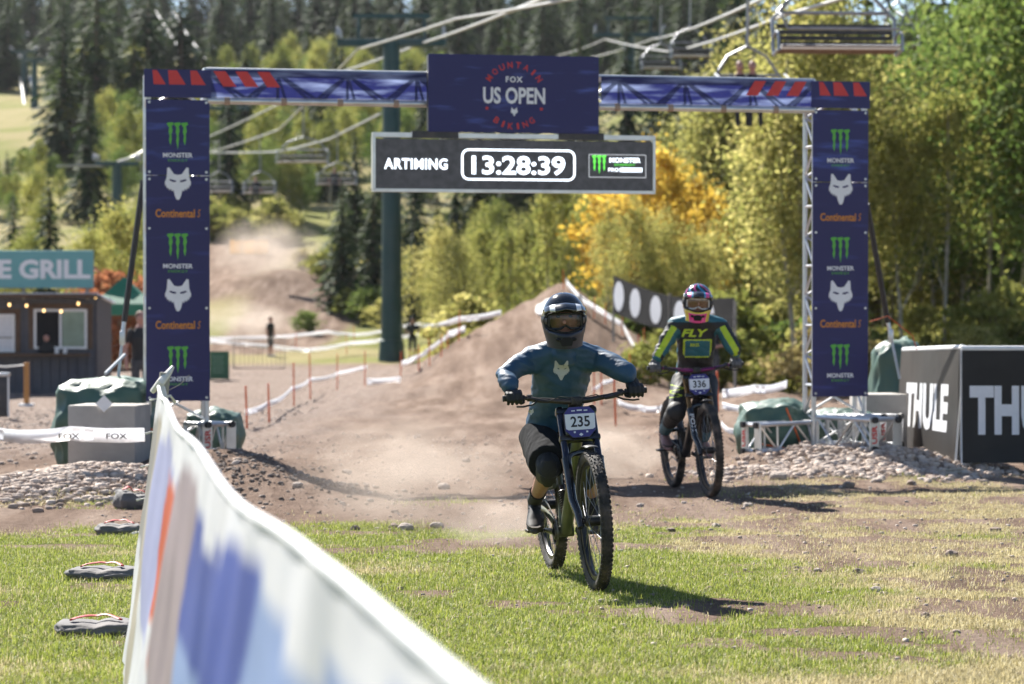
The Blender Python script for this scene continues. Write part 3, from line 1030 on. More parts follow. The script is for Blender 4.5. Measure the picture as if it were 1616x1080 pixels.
for side, (sx, wd) in enumerate(((-SPAN, .575), (SPAN, .555))):
    zf = .17
    m = MB(); truss(m, (sx, 0, zf + .03), (sx, 0, ZT - .05), wd - .05, TD * 2 - .04, .024, 12, (1, 0, 0))
    m.box((sx, 0, zf + .012), (wd + .12, TD * 2 + .12, .02)); m.build('column_truss', M_ALU, gantry)
    # cladding: head cover, upper panel, lower panel
    fy = -TD - .012
    zs = [.66, 1.62, 2.70, 3.385]
    ppx = 278 if side == 0 else 1325
    mb_ = MB().box((sx, fy, (ZT + ZB) / 2), (wd + .03, .012, ZT - ZB - .006))
    hd = mb_.build('head_panel', M_NAVY_STREAK, gantry, False)
    st = MB()
    x0 = sx - wd / 2
    for k, (a, b) in enumerate(((.02, .12), (.16, .30), (.36, .48))):
        st.add([(x0 + a - .02 + .06, fy - .009, ZT - .012), (x0 + a + .05 + .0, fy - .009, ZB + .12), (x0 + b + .06, fy - .009, ZB + .12), (x0 + b - .02, fy - .009, ZT - .012)], [(0, 1, 2, 3)])
    st.build('stripe', M_LOGO_R, hd, False)
    up = MB().box((sx, fy, (2.70 + 3.385) / 2), (wd, .012, 3.385 - 2.70 - .004)).build('upper_panel', M_NAVY_STREAK, gantry, False)
    lo = MB().box((sx, fy, (.66 + 2.695) / 2), (wd, .012, 2.695 - .66)).build('lower_panel', M_NAVY, gantry, False)
    e = fy - .010
    bands = ((213, 'claw', up), (290, 'fox', lo), (337, 'con', lo), (388, 'claw', lo), (466, 'fox', lo), (513, 'con', lo), (566, 'claw', lo)) if side == 0 else \
            ((223, 'claw', up), (299, 'fox', lo), (343, 'con', lo), (393, 'claw', lo), (467, 'fox', lo), (511, 'con', lo), (562, 'claw', lo))
    for py, what, par in bands:
        _, z = gl(ppx, py, TD)
        if what == 'claw':
            claw_block(par, sx, e, z, .215)
        elif what == 'fox':
            m = MB(); fox(m, (sx, e, z), (1, 0, 0), (0, 0, 1), .235, 1); m.build('emblem', [M_LOGO_W, M_NAVY], par, False)
        else:
            m = MB(); flat(m, text_fit('Continental', .355, .075, bold=.02), (sx - .025, e, z)); m.build('lettering', M_LOGO_O, par, False)
            m = MB(); flat(m, text_fit('S', .03, .07, shear=.3), (sx + .19, e, z)); m.build('lettering', M_LOGO_O, par, False)
    for pz, par in ((3.36, up), (2.73, up), (2.665, lo), (2.22, lo), (1.5, lo), (.69, lo)):
        for s in (-1, 1):
            MB().sweep([(sx + s * (wd / 2 - .03), fy - .006, pz), (sx + s * (wd / 2 - .03), fy - .016, pz)], .012, seg=8).build('bolt', M_STEEL, par)

# beam
bm_ = MB(); truss(bm_, (-SPAN + .26, 0, (ZT + ZB) / 2), (SPAN - .26, 0, (ZT + ZB) / 2), ZT - ZB, TD * 2 - .04, .024, 18, (0, 0, 1))
bm_.build('beam_truss', M_ALU, gantry)
for sgn in (-1, 1):
    xa, xb = (-SPAN + .292, -.78) if sgn < 0 else (.80, SPAN - .282)
    vs, fs = [], []
    nxx = 40
    for i in range(nxx + 1):
        for j in range(7):
            x = xa + (xb - xa) * i / nxx; z = ZB + .015 + (ZT - ZB - .01) * j / 6
            vs.append((x, -TD - .010 - .004 * math.sin(x * 9 + j) * math.sin(j * math.pi / 6), z))
    for i in range(nxx):
        for j in range(6):
            fs.append((i * 7 + j, (i + 1) * 7 + j, (i + 1) * 7 + j + 1, i * 7 + j + 1))
    bc = MB().add(vs, fs).build('beam_banner', M_BEAM_CLOTH, gantry, True, None, 180)
    st = MB()
    for k in range(3):
        xs = (xa + .03 + k * .2) if sgn < 0 else (xb - .17 - k * .2)
        sh = .09 * (1 if sgn < 0 else -1)
        st.add([(xs, -TD - .02, ZT - .012), (xs + sh, -TD - .02, ZT - .15), (xs + sh + .12, -TD - .02, ZT - .15), (xs + .11, -TD - .02, ZT - .012)], [(0, 1, 2, 3)])
    st.build('stripe', M_LOGO_R, bc, False)
    tb = MB().sweep([(xa - .02, -TD - .0, ZB - .02), (xb + .02, -TD, ZB - .02)], .03, seg=12).build('bottom_tube', M_ALU, gantry)
    for k in range(4):
        x = xa + (xb - xa) * (k + .3) / 4
        MB().sweep([(x - .025, -TD, ZB - .02), (x + .025, -TD, ZB - .02)], .036, seg=10).build('tape_wrap', mat('brown_tape', (.33, .24, .19, 1), .7), tb)

# foot trusses lying at the bases
def foot(name, a, b, w=.27):
    m = MB(); truss(m, a, b, w, w, .021, 3, (0, 0, 1)); ob = m.build(name, M_ALU, gantry)
    t = (Vector(b) - Vector(a)).normalized(); sd = Vector((0, 0, 1)).cross(t).normalized()
    o = Vector(b) + t * .03
    pl = MB().prism([(-.05, -w / 2 - .02), (.05, -w / 2 - .02), (.05, w / 2 + .02), (-.05, w / 2 + .02)], o + sd * (w / 2), sd, (0, 0, 1), .012).build('end_plate', M_ALU, ob, False)
    MB().prism([(-.05, -w / 2 - .02), (.05, -w / 2 - .02), (.05, w / 2 + .02), (-.05, w / 2 + .02)], o - sd * (w / 2), sd, (0, 0, 1), .012).build('end_plate', M_ALU, ob, False)
    for sg in (-1, 1):
        for zz in (-1, 1):
            MB().sweep([o + sd * (sg * w / 2) + Vector((0, 0, zz * w / 2)) - t * .01, o + sd * (sg * w / 2) + Vector((0, 0, zz * w / 2)) + t * .03], .03, seg=10).build('rubber_cap', M_BLACK, ob)
    r_ = t.cross(Vector((0, 0, 1))).normalized() * -1
    tm = MB(); g = text_fit('USR', .17, .06, bold=.03)
    up_ = sd if sd.dot(Vector((1, 0, 0))) > 0 else -sd
    flat(tm, g, o + sd * (w / 2) * (1 if sd.dot(Vector((1, 0, 0))) < 0 else -1) + t * .004, (0, 0, 1), -up_)
    tm.build('lettering', M_LOGO_R, ob, False)


foot('foot_truss', (SPAN - .1, -.12, .33), (SPAN + .16, -.95, .33))
foot('foot_truss', (SPAN + .05, .1, .33), (SPAN + .40, -.42, .34))
foot('foot_truss', (-SPAN + .18, -.1, .33), (-SPAN + .33, -.42, .33), .25)
foot('foot_truss', (SPAN - .28, .0, .29), (SPAN - .85, -.12, .27), .25)

# ------------------------------------------------------------------ title board and race clock
(x0, z0), (x1, z1) = gl(676, 208, TD + .16), gl(945, 90, TD + .16)
tx, tz, tw, th = (x0 + x1) / 2, (z0 + z1) / 2, x1 - x0, z1 - z0
title = empty('title_board', GC + gdir * tx + gn * (TD + .16) + Vector((0, 0, tz)), (0, 0, GA))
tag(title, 'navy rectangular title board fixed over the middle of the arch', 'sign')
MB().box((0, 0.006, 0), (tw, .012, th)).build('face', M_TITLE, title, False)
MB().box((0, .075, 0), (tw - .02, .124, th - .02)).build('casing', M_BOARD_BACK, title, False)
m = MB()
for k in (-.5, .5):
    m.box((k * tw * .8, .12, -th / 2 - .035), (.06, .05, .10))
m.build('hanger', M_ALU, title, False)
fr = (0, -.004, 0)
s = th / .72
cz = .0
m = MB(); flat(m, text_fit('FOX', .16 * s, .055 * s, bold=.03, spacing=1.2), (0, -.004, .135 * s)); m.build('lettering', M_LOGO_W, title, False)
m = MB(); flat(m, text_fit('US OPEN', .59 * s, .155 * s, bold=.03), (0, -.004, -.015 * s)); m.build('lettering', M_LOGO_W, title, False)
m = MB(); fox(m, (0, -.004, -.165 * s), (1, 0, 0), (0, 0, 1), .065 * s); m.build('emblem', M_LOGO_W, title, False)
for word, a0, a1, rad, flip in (('MOUNTAIN', 146, 34, .285, 1), ('BIKING', 234, 306, .285, -1)):
    m = MB()
    for i, ch in enumerate(word):
        a = R(a0 + (a1 - a0) * i / (len(word) - 1))
        c = Vector((math.cos(a) * rad * s, -.004, math.sin(a) * rad * s - .015))
        rot = a - math.pi / 2 if flip > 0 else a + math.pi / 2
        flat(m, text_fit(ch, (.02 if ch == 'I' else .048) * s, .058 * s, bold=.02), c, (math.cos(rot), 0, math.sin(rot)), (-math.sin(rot), 0, math.cos(rot)))
    m.build('lettering', M_LOGO_R, title, False)
for a in (205, 335):
    c = (math.cos(R(a)) * .285 * s, math.sin(R(a)) * .285 * s - .015)
    pts = []
    for k in range(10):
        rr = (.022 if k % 2 == 0 else .009) * s
        pts.append((c[0] + rr * math.sin(k * math.pi / 5), c[1] + rr * math.cos(k * math.pi / 5)))
    MB().add([(x, -.004, z) for x, z in pts], [tuple(range(9, -1, -1))]).build('star', M_LOGO_R, title, False)


(x0, z0), (x1, z1) = gl(590, 300, TD + .12), gl(1032, 222, TD + .12)
cx_, cz_, cw, ch_ = (x0 + x1) / 2, (z0 + z1) / 2, x1 - x0, z1 - z0
clock = empty('race_clock', GC + gdir * cx_ + gn * (TD + .12) + Vector((0, 0, cz_)), (0, 0, GA))
tag(clock, 'wide dark electronic race clock hanging below the title board', 'clock')
M_LED = mat('led_panel', (.035, .035, .04, 1), .45, var=.45, scale=14, emit=.25)
M_LED_W = mat('led_white', (.82, .90, 1.0, 1), .5, var=.02, emit=1.0)
M_LED_G = mat('led_green', (.10, .6, .06, 1), .5, var=.02, emit=.7)
M_LED_Y = mat('led_grey', (.33, .34, .36, 1), .5, var=.05, emit=.5)
MB().box((0, .008, 0), (cw - .04, .016, ch_ - .03)).build('screen', M_LED, clock, False)
fr = MB()
fr.box((0, .03, ch_ / 2 + .022), (cw + .02, .085, .042)); fr.box((0, .03, -ch_ / 2), (cw + .02, .085, .028))
fr.box((-cw / 2, .03, .006), (.026, .085, ch_ + .0)); fr.box((cw / 2, .03, .006), (.026, .085, ch_ + .0))
fr.build('frame', M_ALU, clock, False)
MB().box((0, .075, 0), (cw - .05, .1, ch_ - .04)).build('casing', M_BOARD_BACK, clock, False)
m = MB()
for k in (-.285, .235):
    MB().box((k * cw, .025, ch_ / 2 + .027), (.43, .1, .062)).build('mounting_bracket', M_BOARD_BACK, clock, False)
m = MB(); flat(m, text_fit('13:28:39', .885, .175, bold=.022), (.03, -.004, -.005)); m.build('lettering', M_LED_W, clock, False)
ow, oh, rr = 1.08, .29, .07
outer, inner = [], []
for (sx_, sz_), a0 in (((1, 1), 0), ((-1, 1), 90), ((-1, -1), 180), ((1, -1), 270)):
    for k in range(7):
        a = R(a0 + 15 * k)
        q = Vector((sx_ * (ow / 2 - rr), 0, sz_ * (oh / 2 - rr)))
        outer.append(q + Vector((math.cos(a), 0, math.sin(a))) * rr); inner.append(q + Vector((math.cos(a), 0, math.sin(a))) * (rr - .018))
k = len(outer)
MB().add([q + Vector((.03, -.004, 0)) for q in outer + inner], [(i, (i + 1) % k, k + (i + 1) % k, k + i) for i in range(k)]).build('outline', M_LED_W, clock, False)
m = MB(); flat(m, text_fit('ARTIMING', .59, .10, bold=.022, spacing=1.08), (-.935, -.004, 0)); m.build('lettering', M_LED_W, clock, False)
m = MB(); claw(m, (.80, -.004, .02), (1, 0, 0), (0, 0, 1), .155); m.build('emblem', M_LED_G, clock, False)
m = MB(); flat(m, text_fit('MONSTER', .30, .045, bold=.03), (1.045, -.004, .055)); m.build('lettering', M_LED_W, clock, False)
m = MB(); flat(m, text_fit('ENERGY', .2, .02), (1.045, -.004, .012)); m.build('lettering', M_LED_G, clock, False)
MB().add([(.995, -.004, -.055), (1.21, -.004, -.055), (1.21, -.004, -.015), (.995, -.004, -.015)], [(0, 1, 2, 3)]).build('caption_field', M_LED_W, clock, False)
m = MB(); flat(m, text_fit('PRO', .10, .034, bold=.02), (.935, -.004, -.035)); m.build('lettering', M_LED_W, clock, False)
m = MB(); flat(m, text_fit('DOWNHILL', .2, .03, bold=.015), (1.10, -.007, -.035)); m.build('lettering', M_LED, clock, False)
m = MB()
for a, b in (((.70, .105), (1.245, .105)), ((.70, -.105), (1.245, -.105)), ((.70, .105), (.70, -.105)), ((1.245, .105), (1.245, -.105))):
    m.sweep([(a[0], -.004, a[1]), (b[0], -.004, b[1])], .004, seg=4)
m.build('outline', M_LED_Y, clock, False)

# ------------------------------------------------------------------ ballast, straps
M_CONC = mat('concrete', (.40, .375, .345, 1), .9, var=.18, scale=5, bump=.3, dirt=.35)
M_TARP = mat('green_tarp', S(66, 92, 80), .5, var=.18, scale=3, bump=.25, bscale=9, )
M_STRAP = mat('black_strap', (.02, .02, .022, 1), .6)
M_CORD = mat('orange_cord', (.62, .12, .03, 1), .6)
M_WEB = mat('grey_webbing', (.45, .5, .55, 1), .6)


def tarp(c, sx, sy, sz, seed, label, cords=()):
    c = Vector(c)
    root = empty('tarp_ballast', c); tag(root, label, 'tarp')
    bm = bmesh.new(); bmesh.ops.create_cube(bm, size=2.0)
    bmesh.ops.subdivide_edges(bm, edges=bm.edges[:], cuts=17, use_grid_fill=True)
    for q in bm.verts:
        d = q.co.copy()
        n = d.normalized()
        p = n * (.55 + .45 * max(abs(d.x), abs(d.y), abs(d.z)) / max(abs(n.x), abs(n.y), abs(n.z)) * .75)
        sd = Vector((seed * 3.7, seed, 0))
        fold = 1 - abs(mnoise.noise(Vector((n.x * 2.2, n.y * 2.2, n.z * .8)) * 1.5 + sd)) * 2
        k = 1 + .16 * mnoise.noise(n * 1.6 + sd) + .10 * fold + .03 * mnoise.noise(n * 7 + sd)
        z = p.z * sz * k
        q.co = Vector((p.x * sx * k, p.y * sy * k, max(z + sz * .86, -.03)))
    me = bpy.data.meshes.new('cover'); bm.to_mesh(me); bm.free()
    link('cover', me, M_TARP, root, True, 180)
    bv = BVHTree.FromPolygons([q.co for q in me.vertices], [p.vertices[:] for p in me.polygons])
    for (ax, az, bx, bz) in cords:
        pts = []
        for i in range(9):
            t = i / 8
            x, z = (ax + (bx - ax) * t) * sx, (az + (bz - az) * t) * sz * 2
            h = bv.ray_cast(Vector((x, -5, z)), Vector((0, 1, 0)))
            if h[0]:
                pts.append(h[0] + Vector((0, -.008, -.0)))
        if len(pts) > 1:
            MB().sweep(pts, .009, seg=6).build('cord', M_CORD, root)
    return root


def block(c, s, label, rz=0):
    root = empty('concrete_block', c, (0, 0, rz)); tag(root, label, 'block')
    MB().box((0, 0, s[2] / 2), s, bev=.02).build('body', M_CONC, root)
    return root


lb = on_ground(173, 25.0)
block((lb.x, lb.y, lb.z - .03), (.60, .6, .60), 'grey concrete block before the left green tarp', R(-6))
MB_ = MB(); MB_.box((0, 0, 0), (.105, .004, .105), Matrix.Rotation(R(45), 3, 'Y'))
lt = MB_.build('paper_tag', M_LOGO_W, None, False); lt.location = (lb.x - .005, lb.y - .315, lb.z + .585); tag(lt, 'pale diamond shaped tag on top of the left concrete block', 'tag')
p = on_ground(172, 26.2); tarp((p.x + .02, p.y - .1, p.z - .05), .54, .58, .50, 3, 'large green tarp bundle behind the left concrete block', [(-.1, .62, .9, .42)])
p = on_ground(346, 26.9); tarp((p.x - .05, p.y, p.z - .02), .28, .4, .29, 5, 'small green tarp bundle right of the left gantry column')
p = on_ground(1222, 27.6); tarp((p.x, p.y, p.z - .04), .40, .45, .335, 8, 'sagging green tarp bundle left of the right gantry leg', [(.2, .8, .6, .2), (-.5, .3, .2, .22)])
rb = on_ground(1386, 28.9)
block((rb.x, rb.y, rb.z - .03), (.46, .55, .66), 'grey concrete block beside the right gantry leg', R(8))
p = on_ground(1420, 31.2); tarp((p.x, p.y, p.z - .05), .37, .42, .66, 12, 'tall green tarp bundle behind the right concrete block')
p = on_ground(1330, 28.3); tarp((p.x, p.y, p.z - .04), .34, .35, .30, 17, 'green tarp bundle half hidden behind the right foot trusses')


def strap(a, b, e, label):
    root = empty('guy_strap', b); tag(root, label, 'strap')
    m = MB(); m.sweep([a, b], (.028, .028), seg=6); m.v = [q - Vector(b) for q in m.v]; m.build('webbing', M_STRAP, root)
    k = Vector(b) + (Vector(e) - Vector(b)) * .25
    m = MB(); m.sweep([b, k], .02, seg=6); m.box(k, (.05, .05, .13), bev=.01); m.build('ratchet', M_STEEL, root, True, b)
    m = MB(); m.sweep([k, e], .014, seg=6); m.build('lower_strap', M_WEB, root, True, b)


strap(P(226, 285, 26.2), P(196, 508, 26.15), P(185, 612, 26.1), 'black guy strap running from the left column down to its ballast')
strap(P(1368, 322, 27.6), P(1401, 508, 28.2), P(1420, 598, 28.2), 'black guy strap running from the right column down to its ballast')
tl = MB().sweep([P(197, 560, 25.9), P(166, 590, 25.6)], .016, seg=6).build('strap_tail', M_WEB, None); tag(tl, 'loose pale strap tail dangling left of the left column', 'strap')
MB_ = MB().sweep([P(1372, 508, 27.7), P(1401, 499, 28.1), P(1440, 530, 28.0), P(1447, 552, 28)], .0045, seg=6)
o = MB_.build('tie_cord', M_CORD, None); tag(o, 'thin orange cord tied from the right column over the tarp', 'cord')

# ------------------------------------------------------------------ banner barriers on the right
M_BANNER = mat('black_banner', (.022, .020, .019, 1), .5, var=.35, scale=2.5, bump=.12, bscale=5, spec=.3, dirt=.10)
M_TUBE = mat('white_tube', (.75, .75, .75, 1), .4, var=.06)


def banner(a, b, h, label, words, lean=.10, tw_=None, toff=0.0):
    a, b = Vector(a), Vector(b)
    t = (b - a); L = t.length; t.normalize(); nrm = Vector((t.y, -t.x, 0))
    root = empty('banner_barrier', (a + b) / 2); tag(root, label, 'barrier', 'black banner barriers')
    o = root.location.copy()
    N_, K = 24, 10

    def pt(i, j, side):
        s = i / N_; q = j / K
        base = a + t * (L * s)
        off = nrm * ((lean * (1 - q) + .03) * side)
        w = .012 * mnoise.noise(Vector((s * L * 1.6, q * 2, side * 4 + a.x))) + .02 * math.sin(q * math.pi) * mnoise.noise(Vector((s * 3, q, 7)))
        return base + off + Vector((0, 0, .015 + h * q)) + nrm * w
    for side, nm in ((1, 'front_sheet'), (-1, 'back_sheet')):
        vs = [pt(i, j, side) for i in range(N_ + 1) for j in range(K + 1)]
        fs = [(i * (K + 1) + j, (i + 1) * (K + 1) + j, (i + 1) * (K + 1) + j + 1, i * (K + 1) + j + 1) for i in range(N_) for j in range(K)]
        if side < 0:
            fs = [f[::-1] for f in fs]
        MB().add(vs, fs).build(nm, M_BANNER, root, True, o, 180)
        if side > 0:
            bv = BVHTree.FromPolygons([Vector(q) for q in vs], fs)
    MB().sweep([a + Vector((0, 0, h + .03)), b + Vector((0, 0, h + .03))], .028, seg=10).build('top_tube', M_TUBE, root, True, o)
    for q in (a, b):
        MB().sweep([q + nrm * (lean + .02) + Vector((0, 0, .0)), q + Vector((0, 0, h + .02)), q - nrm * (lean + .02)], .014, seg=6).build('end_frame', M_TUBE, root, True, o)
    if words:
        vs, fs = text_fit('THULE', tw_ or L * .84, h * .44, bold=.05, spacing=1.05)
        m = MB(); out = []
        c = (a + b) / 2 + Vector((0, 0, h * .48)) + t * toff
        bm = bmesh.new()
        bvv = [bm.verts.new((x, y, 0)) for x, y in vs]
        for f in fs:
            try:
                bm.faces.new([bvv[i] for i in f])
            except ValueError:
                pass
        bmesh.ops.subdivide_edges(bm, edges=[e for e in bm.edges if e.calc_length() > .08], cuts=3)
        bm.verts.index_update()
        for q in bm.verts:
            w = c + t * q.co.x + Vector((0, 0, q.co.y))
            hit = bv.ray_cast(w + nrm * .6, -nrm)
            out.append((hit[0] if hit[0] else w) + nrm * .005)
        m.add(out, [tuple(q.index for q in f.verts) for f in bm.faces]); bm.free()
        m.build('lettering', M_LOGO_W, root, False, o)


A1 = Vector((4.15, 30.1, Hs(4.15, 30.1)))
A2 = Vector((4.15, 26.15, Hs(4.15, 26.15)))
banner(A1, A2, 1.04, 'black banner barrier seen end on beside the right gantry leg', True, tw_=2.9, toff=.0, lean=.05)
A3 = A2 + Vector((-.02, -.03, 0))
banner(A3, A3 + Vector((2.5, -.15, 0)), 1.03, 'black banner barrier facing the camera at the right edge', True, tw_=1.05, toff=-.66, lean=.05)
for k, (a, b) in enumerate((((1478, 748), (1524, 744)), ((1482, 752), (1526, 749)))):
    o = MB().sweep([G(*a) + Vector((0, 0, .02)), G(*b) + Vector((0, 0, .02))], (.02, .012), seg=6).build('wooden_slat', mat('bare_wood', (.45, .38, .3, 1), .8), None)
    tag(o, 'bare wooden slat lying at the foot of the banner barriers, ' + ('rear one' if k == 0 else 'front one'), 'slat')

# ------------------------------------------------------------------ foreground banner fence
FH = 1.15                                             # fence height
FN, FF = 2.0, 12.1                                    # nearest and farthest distance of the fence


def fence_top(d):
    return Vector((np.interp(d, [2.0, 2.51, 3.61, 4.63, 7.05, 9.5, 12.1], [.07, -.032, -.248, -.425, -.80, -1.15, -1.504]), d, FH + .012 * math.sin(d * 2.1)))


def fence_bot(d):
    t = fence_top(d)
    return Vector((t.x - .15, d, .02))


fence = empty('banner_fence', fence_bot(8)); tag(fence, 'long blurred white and blue banner fence running along the left foreground', 'fence')
fo = fence.location.copy()


def fence_cloth():
    m = bpy.data.materials.new('fence_print'); m.use_nodes = True
    nt = m.node_tree; N = nt.nodes; L = nt.links
    b = N['Principled BSDF']; b.inputs['Roughness'].default_value = .45
    at = N.new('ShaderNodeAttribute'); at.attribute_name = 'Col'
    nz = N.new('ShaderNodeTexNoise'); nz.inputs['Scale'].default_value = 9; nz.inputs['Detail'].default_value = 4
    mr = N.new('ShaderNodeMapRange'); mr.inputs['To Min'].default_value = .85; mr.inputs['To Max'].default_value = 1.1
    L.new(nz.outputs[0], mr.inputs[0])
    mx = N.new('ShaderNodeVectorMath'); mx.operation = 'SCALE'
    L.new(at.outputs['Color'], mx.inputs[0]); L.new(mr.outputs[0], mx.inputs['Scale'])
    L.new(mx.outputs[0], b.inputs['Base Color'])
    t = N.new('ShaderNodeBsdfTranslucent'); L.new(mx.outputs[0], t.inputs['Color'])
    ms = N.new('ShaderNodeMixShader'); ms.inputs[0].default_value = .25
    L.new(b.outputs[0], ms.inputs[1]); L.new(t.outputs[0], ms.inputs[2]); L.new(ms.outputs[0], N['Material Output'].inputs['Surface'])
    return m


WHT, BLU, LBL, RED, GRY, TAN, LAV, MAU = (.74, .74, .77), (.055, .095, .38), (.26, .36, .62), (.60, .10, .04), (.30, .29, .28), (.46, .41, .34), (.40, .42, .66), (.36, .29, .32)


def fence_colour(d, q):
    """Print on the banner: white top hem over blocks of blue, red and grey."""
    d = d + .15 * math.sin(q * 7)
    if q > .91 + .03 * math.sin(d * 3):
        return WHT
    if d > 10.9:
        return GRY if q > .45 else WHT
    if d > 10.2:
        return TAN
    if d > 9.7:
        return WHT if q < .5 else TAN
    if d > 8.9:
        return LAV if q > .35 else WHT
    if d > 7.6:
        return RED if .45 < q < .85 else (LAV if q >= .85 else WHT)
    if d > 6.3:
        return MAU if q > .3 else WHT
    if d > 4.4:
        return BLU if q > .62 else LBL
    if d > 3.6:
        return LBL if q > .75 else WHT
    return BLU if q < .84 else LBL


ND, NQ = 300, 26
vs, cs, fs = [], [], []
for i in range(ND + 1):
    d = FN + (FF - FN) * i / ND
    T, B = fence_top(d), fence_bot(d)
    for j in range(NQ + 1):
        q = j / NQ
        sag = 0.0
        w = .05 * mnoise.noise(Vector((d * 1.3, q * 1.2, 3))) * math.sin(q * math.pi) + .015 * mnoise.noise(Vector((d * 4, q * 3, 9)))
        vs.append(B.lerp(T, q) + Vector((w, 0, -sag)) - fo)
        cs.append(fence_colour(d, q))
for i in range(ND):
    for j in range(NQ):
        a = i * (NQ + 1) + j
        fs.append((a, a + NQ + 1, a + NQ + 2, a + 1))
me = bpy.data.meshes.new('banner'); me.from_pydata([tuple(q) for q in vs], [], fs)
color_attr(me, np.array(cs))
link('banner', me, fence_cloth(), fence, True, 180)
hm = MB(); pts = []
for i in range(150):
    d = FN + (FF - FN) * i / 149
    pts.append(fence_top(d) + Vector((0, 0, .002)))
hm.sweep(pts, [.008] * 150, seg=8)
hm.build('top_hem', mat('white_hem', (.8, .8, .82, 1), .5, var=.05), fence, True, fo)
M_POST = mat('grey_post', (.30, .285, .26, 1), .6, .2, var=.2, dirt=.3)
for d in (12.13, 9.4, 6.7, 4.0):
    T, B = fence_top(d), fence_bot(d)
    m = MB().sweep([B + Vector((.02, 0, -.1)), T + Vector((.025, 0, -.06 if d < 12 else .06))], .024, seg=8)
    m.build('post', M_POST, fence, True, fo)
T, B = fence_top(12.13), fence_bot(12.13)
M_WRAP = mat('tape_white', (.7, .68, .64, 1), .5, var=.15)
for k in range(5):
    q = B.lerp(T, .45 + .5 * k / 4)
    MB().sweep([q + Vector((-.03, -.03, 0)), q + Vector((.06, -.05, .02)), q + Vector((.07, .04, -.01))], .006, seg=5).build('tie_wrap', M_WRAP, fence, True, fo)
MB().sweep([T + Vector((-.03, 0, -.02)), T + Vector((.01, -.03, .02)), T + Vector((.04, 0, .06)), T + Vector((.055, .02, .085))], [.012, .018, .015, .008], seg=8).build('tie_wrap', M_WRAP, fence, True, fo)
MB().sweep([T + Vector((.01, -.02, .0)), T + Vector((.03, -.04, -.06)), T + Vector((.05, -.05, -.12))], [.016, .014, .018], seg=8).build('tie_wrap', M_WRAP, fence, True, fo)
MB().sweep([T + Vector((.03, -.02, -.02)), T + Vector((.09, -.02, .01)), T + Vector((.13, -.02, .05))], .0015, seg=4).build('tie_wire', M_POST, fence, True, fo)

# sandbags
M_BAG = mat('grey_bag', (.13, .125, .125, 1), .85, var=.25, scale=8, bump=.4, bscale=14, dirt=.3)
M_REDW = mat('red_webbing', (.42, .015, .02, 1), .6)


def sandbag(px, py, w, h, rz, label, tilt=0.0, lx=0.0):
    c = G(px, py)
    root = empty('sandbag', c, (0, 0, rz)); tag(root, label, 'sandbag')
    bm = bmesh.new(); bmesh.ops.create_cube(bm, size=2.0)
    bmesh.ops.subdivide_edges(bm, edges=bm.edges[:], cuts=11, use_grid_fill=True)
    for q in bm.verts:
        n = q.co.normalized(); d = q.co * .45 + n * .62
        k = 1 + .12 * mnoise.noise(n * 2 + Vector((px, 1, 2))) + .05 * mnoise.noise(n * 6 + Vector((px, 1, 2)))
        pinch = 1 - .22 * math.exp(-(d.x / .18) ** 2)
        q.co = Vector((d.x * w / 2 * k, d.y * .16 * k, max(-.01, (d.z + .75) * h * .55 * k * pinch)))
        if tilt:
            q.co.rotate(Quaternion((0, 1, 0), tilt)); q.co.z = max(q.co.z, -.01)
    me = bpy.data.meshes.new('bag'); bm.to_mesh(me); bm.free(); link('bag', me, M_BAG, root, True, 180)
    bv = BVHTree.FromPolygons([q.co for q in me.vertices], [p.vertices[:] for p in me.polygons])
    pts = []
    for i in range(13):
        x = (-.30 + .62 * i / 12) * w; y = -.07 + .10 * math.sin(math.pi * i / 12)
        hh = bv.ray_cast(Vector((x, y, 2)), Vector((0, 0, -1)))
        if hh[0]:
            pts.append(Vector((hh[0].x, hh[0].y, max(hh[0].z, h * .45) + .012 + .018 * math.sin(math.pi * i / 12))))
    MB().sweep(pts, (.014, .005), ref=(0, 1, 0), seg=6).build('handle', M_REDW, root)


sandbag(152, 1003, .36, .062, R(4), 'grey sandbag nearest the camera beside the banner fence, red handle')
sandbag(166, 916, .38, .066, R(-10), 'second grey sandbag from the camera along the banner fence, crumpled')
sandbag(188, 843, .30, .064, R(6), 'third grey sandbag from the camera along the banner fence')
sandbag(208, 803, .26, .13, R(20), 'dark sandbag propped up on the gravel behind the banner fence', .15)


# ================================================================== bicycles
M_TYRE = mat('tyre_rubber', (.028, .026, .025, 1), .8, var=.3, scale=30, bump=.3, dirt=.55)
M_RIM = mat('rim_black', (.02, .02, .022, 1), .35, .3, var=.2, dirt=.25)
M_SPOKE = mat('spoke_steel', (.25, .25, .26, 1), .35, .9)
M_GLOSS = mat('fork_black', (.012, .013, .016, 1), .18, .2, var=.2, coat=.6, dirt=.18)
M_STAN = mat('stanchion_dark', (.02, .022, .04, 1), .12, .6, var=.1, coat=.5)
M_GOLDS = mat('stanchion_bronze', (.20, .10, .035, 1), .2, .85, var=.1)
M_PART = mat('component_black', (.025, .025, .027, 1), .4, .4, var=.2, dirt=.3)
M_OLIVE = mat('frame_olive', (.085, .10, .05, 1), .45, .1, var=.15, coat=.25, dirt=.35)
M_DKFRAME = mat('frame_black', (.02, .02, .024, 1), .35, .2, var=.2, coat=.4, dirt=.3)
M_PURPLE = mat('bar_purple', (.16, .02, .12, 1), .3, .5, var=.1)
M_PLATE = mat('plate_navy', S(48, 40, 120), .35, var=.1)
M_PLATE_W = mat('plate_white', (.72, .74, .80, 1), .4, var=.04)
M_DISC = mat('disc_steel', (.42, .42, .43, 1), .3, .95, var=.15)
M_CHAIN = mat('chain_steel', (.20, .19, .17, 1), .4, .9, var=.3)
RW = .372                                              # tyre outer radius
HA = R(63.0)
UPF = Vector((-math.cos(HA), 0, math.sin(HA)))         # up along the steering axis
FWF = Vector((math.sin(HA), 0, math.cos(HA)))


